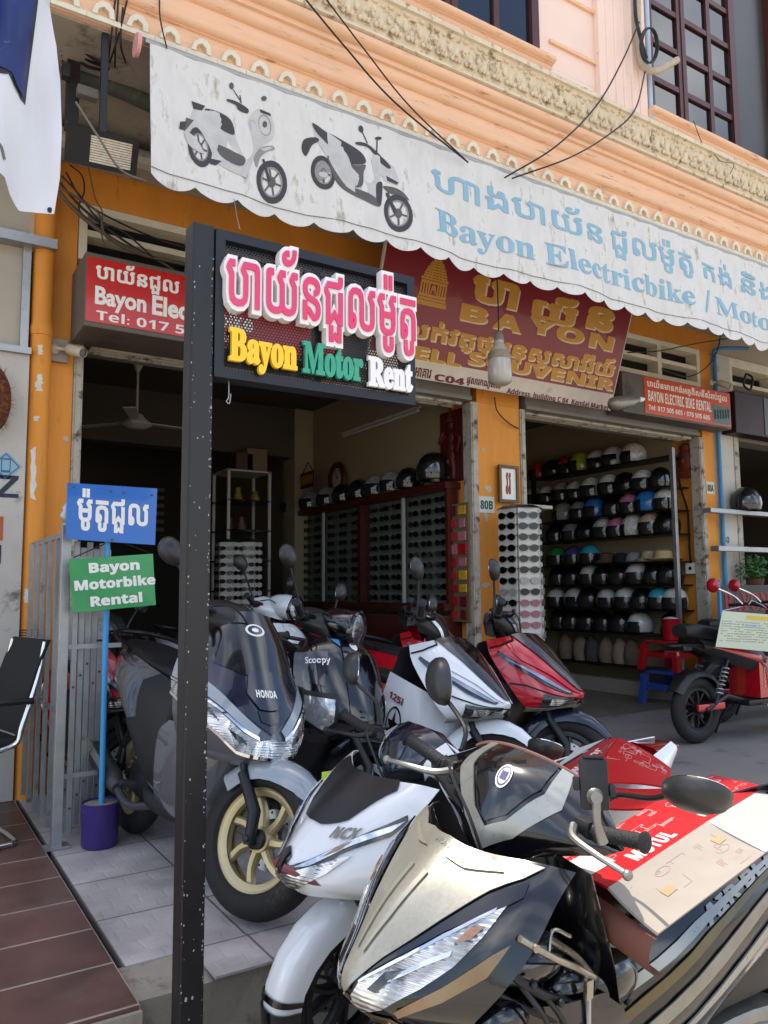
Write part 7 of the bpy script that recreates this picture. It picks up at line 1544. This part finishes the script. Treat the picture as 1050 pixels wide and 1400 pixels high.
bk_ = thing('red_bucket', 'red bucket with a cloth on the stacked plastic stools', 'bucket', (q.x, q.y, zs)); obj('pail', MB().lathe([(0, .006), (.08, .006), (.098, .21), (.103, .22), (.094, .22), (.075, .02), (0, .02)], (q.x, q.y, zs), seg=20), MATS['red_plastic'], bk_, smooth=40); obj('cloth', MB()._sph((q.x, q.y, zs+.21), .08, 1, 1, .35, 12, 8), mat('white_cloth', '#bcb6ae', .9, bump=.4, bscale=20), bk_, smooth=True)
# framed certificate on the pillar over a little ledge
q = P(694, 662, Y=5.07); fr_ = thing('picture_frame', 'small framed white certificate on the middle orange pillar', 'picture frame', q); f = plane((q.x, 5.07, q.z), (1, 0, 0), (0, 0, 1)); mb = MB()
poly(mb, [(-.11, -.16), (.11, -.16), (.11, .16), (-.11, .16)], f, .025, 0, [[(-.085, -.135), (.085, -.135), (.085, .135), (-.085, .135)]]); obj('frame', mb, mat('bronze_frame', '#5f4c30', .4, metal=.4, var=.3, scale=30), fr_); mb = MB(); poly(mb, [(-.086, -.136), (.086, -.136), (.086, .136), (-.086, .136)], f, .006, .002); obj('paper', mb, WHITEP, fr_); mb = MB(); text(mb, 'ររ', f, -.03, -.09, .06, .19, .001, .03, .0085); obj('print', mb, mat('brick_red_ink', '#8a3a30', .6), fr_)
ld = obj('ledge', MB().bbox(4.50, 4.85, 4.93, 5.09, P(712, 690, Y=5).z-.03, P(712, 690, Y=5).z, .005), PEEL, None); tag(ld, 'narrow worn ledge below the framed certificate', 'ledge')

# ================================================================== far right: e-bikes and neighbour's things
def ebike(label, org, az, lean, front):
    a = R(az); h = V(math.sin(a), math.cos(a), 0); l = V(-h.y, h.x, 0); rot = Matrix((h, l, V(0, 0, 1))).transposed(); T = thing('electric_bike', label, 'electric bike', org, rot, 'red electric bikes')
    for nm, x in (('rear_wheel', -.58), ('front_wheel', .62)): wheel(T, nm, (x, 0, .255), None, .255, .05, BLKM, 5, 0, .85)
    mb = MB(); mb.loft(lofted([sec(.12, .10, .68, .78, 14), sec(-.1, .13, .72, .82, 14), sec(-.35, .14, .74, .86, 14), sec(-.62, .12, .78, .90, 14), sec(-.72, .07, .80, .88, 14)], 4)); obj('seat', mb, SEAT, T, smooth=45, world=False)
    for s in (-1, 1):
        B_ = Surf([[(.10, .10, .50), (.10, .14, .60), (.08, .10, .70)], [(-.2, .11, .56), (-.22, .16, .66), (-.24, .12, .75)], [(-.55, .08, .68), (-.6, .12, .74), (-.62, .09, .80)]], None, side=s); B_.shell('side_cover', BPL, T, .004, .12); B_.panel('red_flash', REDG, T, [(.35, .10), (.62, .12), (.66, .75), (.5, .9)], .003)
    for k, x in enumerate((.30, .09)):
        mb = MB(); mb.loft(lofted([[(x-.085+dx_, y, z) for dx_, y, z in ((0, -.14, z_), (.17, -.13, z_), (.19, 0, z_), (.17, .13, z_), (0, .14, z_), (-.02, 0, z_))] for z_, in ((.31,), (.45,), (.60,))], 2)); b_ = obj('battery_cover', mb, REDG, T, smooth=40, world=False)
        for s in (-1, 1):
            mb = MB(); mb.tube([(x-.07, .148*s, .60), (x+.01, .146*s, .52), (x+.04, .142*s, .36)], .006, 6, 10); obj('silver_line', mb, SILV, b_, smooth=True, world=False)
            fn = (lambda s_: lambda u_, v_, h_: V(x-.045+v_*.3+.01, (.1405+h_)*s_, .56-u_))(s); obj('lettering', text(MB(), sans('BULLJ'), fn, 0, 0, .17, .06, .001, .02), SILV, b_, world=False)
    mb = MB(); mb.bbox(-.12, .48, -.13, .13, .25, .30, .02); obj('floorboard', mb, BPL, T, smooth=40, world=False); mb = MB(); mb.tube([(.40, 0, .28), (.50, 0, .55), (.40, 0, .98)], .05, 10, 10); obj('front_column', mb, REDG, T, smooth=True, world=False)
    mb = MB(); mb.tube([(-.05, .05, .28), (-.3, .06, .34), (-.58, .09, .255)], .022, 8); mb.tube([(-.05, -.05, .28), (-.3, -.06, .34), (-.58, -.09, .255)], .022, 8); obj('swing_arm', mb, BLKM, T, smooth=40, world=False)
    for s in (-1, 1):
        mb = MB(); mb.bbox(-.66, -.36, .085*s-.012, .085*s+.012, .25, .30, .008); obj('red_arm_cover', mb, REDG, T, world=False)
        mb = MB(); p0, p1 = V(-.50, .12*s, .30), V(-.34, .12*s, .62); d = p1-p0; mb.tube([p0, p1], .013, 8); o_ = obj('rear_shock', mb, BLKM, T, world=False)
        mb = MB(); ux = V(0, 1, 0); uy = d.normalized().cross(ux); mb.tube([p0+d*(.2+.65*i/84)+(ux*math.cos(i*math.pi/6)+uy*math.sin(i*math.pi/6))*.026 for i in range(85)], .006, 5); obj('spring', mb, STEEL, o_, smooth=True, world=False)
    rows = []
    for i in range(5):
        an = R(20+130*i/4); d = V(math.cos(an), 0, math.sin(an)); c = V(-.58, 0, .255); rows.append([c+d*.30, c+d*.295+V(0, .05, 0), c+d*.25+V(0, .075, 0)])
    Surf(rows, None, inner=(-.58, 0, .255)).shell('mudguard', BPL, T, .004, .15)
    mb = MB(); mb.bbox(-.80, -.70, -.10, .10, .70, .745, .015); mb.tube([(-.55, .1, .74), (-.8, .07, .74), (-.86, 0, .735), (-.8, -.07, .74), (-.55, -.1, .74)], .011, 6, 16); obj('rear_rack', mb, BLKM, T, smooth=40, world=False); mb = MB(); mb.bbox(-.83, -.80, -.06, .06, .66, .70, .008); obj('tail_light', mb, REDL, T, world=False)
    mb = MB(); mb.tube([(-.06, .10, .26), (-.10, .17, .10), (-.12, .2, .006)], .011, 8); obj('side_stand', mb, BLKM, T, world=False); mb = MB(); mb.tube([(.02, -.14, .26), (.02, -.19, .26), (.06, -.20, .16), (.02, -.215, .08)], .010, 8, 10); mb.bbox(-.03, .05, -.30, -.21, .065, .09, .006); obj('pedal_crank', mb, CHROME, T, smooth=40, world=False)
    mb = MB(); mb.tube([(.30, .33, 1.02), (.37, .15, 1.03), (.40, 0, 1.0), (.37, -.15, 1.03), (.30, -.33, 1.02)], .014, 8, 20); obj('handlebar', mb, BLKM, T, smooth=True, world=False)
    for s in (-1, 1):
        m_ = obj('mirror', MB().tube([(.33, .22*s, 1.03), (.26, .25*s, 1.10), (.10, .30*s, 1.17)], .008, 8, 12), CHROME, T, smooth=True, world=False); obj('housing', MB()._sph((.08, .31*s, 1.19), .062, .55, 1, 1, 14, 10), REDG, m_, smooth=True, world=False)
    return T
E1 = P(957, 1016, Z=0); ebike('red electric bike with black seat and paper notice hung on it at the right edge', (E1.x+.56, E1.y-.02, 0), 93, 0, True)
ebike('second red electric bike parked behind the first one at the right', (E1.x+1.5, E1.y+.42, 0), 95, 0, False)
q = P(985, 835, Y=3.62); q2 = P(1075, 842, Y=3.62); q3 = P(978, 884, Y=3.62)
pn_ = thing('paper_notice', 'pale green laminated notice with dense handwriting hung on the electric bike', 'notice', q); u_ = (q2-q).normalized(); v_ = V(q.x-q3.x, 0, q.z-q3.z).normalized(); f = plane(q3, u_, v_); W_, H_ = (q2-q).length, (q-q3).length
mb = MB(); poly(mb, [(0, 0), (W_, -.03), (W_, H_-.0), (.02, H_)], f, .004); obj('sheet', mb, mat('pale_green_paper', '#b5c0a8', .35, coat=.3, var=.05), pn_)
mb = MB(); poly(mb, [(W_*.38, H_*.82), (W_*.72, H_*.80), (W_*.72, H_*.92), (W_*.38, H_*.93)], f, .0006, .0045); obj('yellow_strip', mb, mat('yellow_marker', '#c9b23a', .5), pn_)
mb = MB(); poly(mb, [(W_*.38, H_*.62), (W_*.56, H_*.61), (W_*.56, H_*.66), (W_*.38, H_*.67)], f, .0006, .0045); obj('blue_strip', mb, PB, pn_)
mb = MB()
for r in range(9):
    y = H_*(.72-.068*r); x = .03
    while x < W_*.92:
        w2_ = RNG.uniform(.01, .045)
        if RNG.random() < .72: mb.tube([f(x+w2_*k/5, y+RNG.uniform(-.004, .004), .005) for k in range(6)], .0014, 3, caps=False)
        x += w2_+.009
obj('handwriting', mb, mat('dark_ink', '#3a4540', .7), pn_); obj('wire_hanger', MB().tube([f(.02, H_, .0), f(W_*.4, H_+.06, -.02), f(W_*.55, H_+.1, -.05), f(W_*.8, H_+.02, 0)], .004, 5, 16), CHROME, pn_, smooth=True)
# ledge bars with a chrome-faced helmet, plant, dark sign box, black BAY board
for (pa, pb, th_, lb) in (((966, 696), (1100, 690), .035, 'upper grey steel bar across the neighbouring shop front'), ((977, 748), (1100, 746), .04, 'lower grey steel bar across the neighbouring shop front')):
    a, b = P(*pa, Y=4.95), P(*pb, Y=4.95); o = obj('steel_bar', MB().bbox(a.x, b.x, 4.90, 5.0, a.z-th_, a.z+th_*.3, .005), STEEL, None); tag(o, lb, 'bar')
q = P(1022, 690, Y=4.93); a = P(966, 696, Y=4.95); helmet('black helmet with mirrored visor on the upper steel bar', (q.x, 4.95, a.z+.012+.01), 'black', R(-110), 1.15, True, None)
a, b = P(998, 535, Y=4.95), P(1090, 600, Y=4.95); nbx = thing('dark_sign_box', 'dark maroon sign box on the neighbouring shop at the right edge', 'sign', (a.x+.5, 4.98, b.z)); obj('box', MB().bbox(a.x, a.x+1.5, 4.9, 5.07, P(1000, 592, Y=4.95).z, a.z, .01), mat('dark_maroon_box', '#2a1416', .5, var=.15), nbx); obj('face', MB().bbox(a.x+.52, a.x+1.48, 4.894, 4.8995, P(1000, 592, Y=4.95).z+.02, a.z-.02, .001), mat('grey_sign_face', '#4e5150', .4), nbx)
cl_ = thing('cable_coil', 'small black cable coil hanging in the neighbour ventilator', 'cable', P(1023, 522, Y=5.0)); mb = MB(); c0 = P(1023, 522, Y=5.0); mb.tube([c0+V(.08*math.cos(a), -.01*math.sin(3*a), .09*math.sin(a)) for a in [2*math.pi*i/24 for i in range(49)]], .012, 6); obj('coil', mb, BLACKM, cl_, smooth=True)
a, b = P(985, 800, Y=4.7), P(1080, 836, Y=4.7); bb = thing('black_board', 'black board with dark red BAY letters behind the electric bikes', 'sign', (a.x+.3, 4.7, 0)); obj('board', MB().bbox(a.x, a.x+.9, 4.7, 4.74, .35, a.z, .005), BPL, bb); f = plane((a.x, 4.699, b.z), (1, 0, 0), (0, 0, 1)); mb = MB(); text(mb, serif('BAYON'), f, .04, .02, .75, (a.z-b.z)*.66, .002, .01); obj('lettering', mb, mat('dark_red_letters', '#8a1f24', .5), bb)
mb = MB(); mb.bbox(a.x-.035, a.x-.005, 4.69, 4.72, .004, a.z+.05, .004); obj('leg', mb, BLUEP, bb)
q = P(1032, 790, Y=4.9); pt = thing('potted_plant', 'small leafy green potted plant above the black board', 'plant', (q.x, 4.9, q.z-.15)); obj('pot', MB().lathe([(0, 0), (.07, 0), (.09, .12), (.095, .13), (0, .12)], (q.x, 4.9, q.z-.14), seg=14), mat('clay_pot', '#5d3a28', .8), pt)
mb = MB()
for i in range(260):
    a_, e_ = RNG.uniform(0, 6.28), RNG.uniform(-.3, 1.4); rr = RNG.uniform(.05, .21); c = V(q.x+rr*math.cos(a_)*math.cos(e_)*1.1, 4.9+rr*math.sin(a_)*math.cos(e_), q.z+.03+rr*math.sin(e_)); d = V(RNG.uniform(-1, 1), RNG.uniform(-1, 1), RNG.uniform(-.4, .9)).normalized(); s_ = d.orthogonal().normalized()*.013; mb.add([c-d*.03, c+s_, c+d*.035, c-s_], [(0, 1, 2, 3)])
obj('leaves', mb, mat('leaf_green', '#3c6a34', .55, var=.4, scale=20), pt, merge=False)
mb = MB()
for i in range(9): a_ = RNG.uniform(0, 6.28); mb.tube([(q.x, 4.9, q.z-.03), (q.x+.07*math.cos(a_), 4.9+.07*math.sin(a_), q.z+.08), (q.x+.14*math.cos(a_), 4.9+.14*math.sin(a_), q.z+.16)], .004, 5, 6)
obj('stems', mb, mat('stem_green', '#4a5a30', .7), pt)
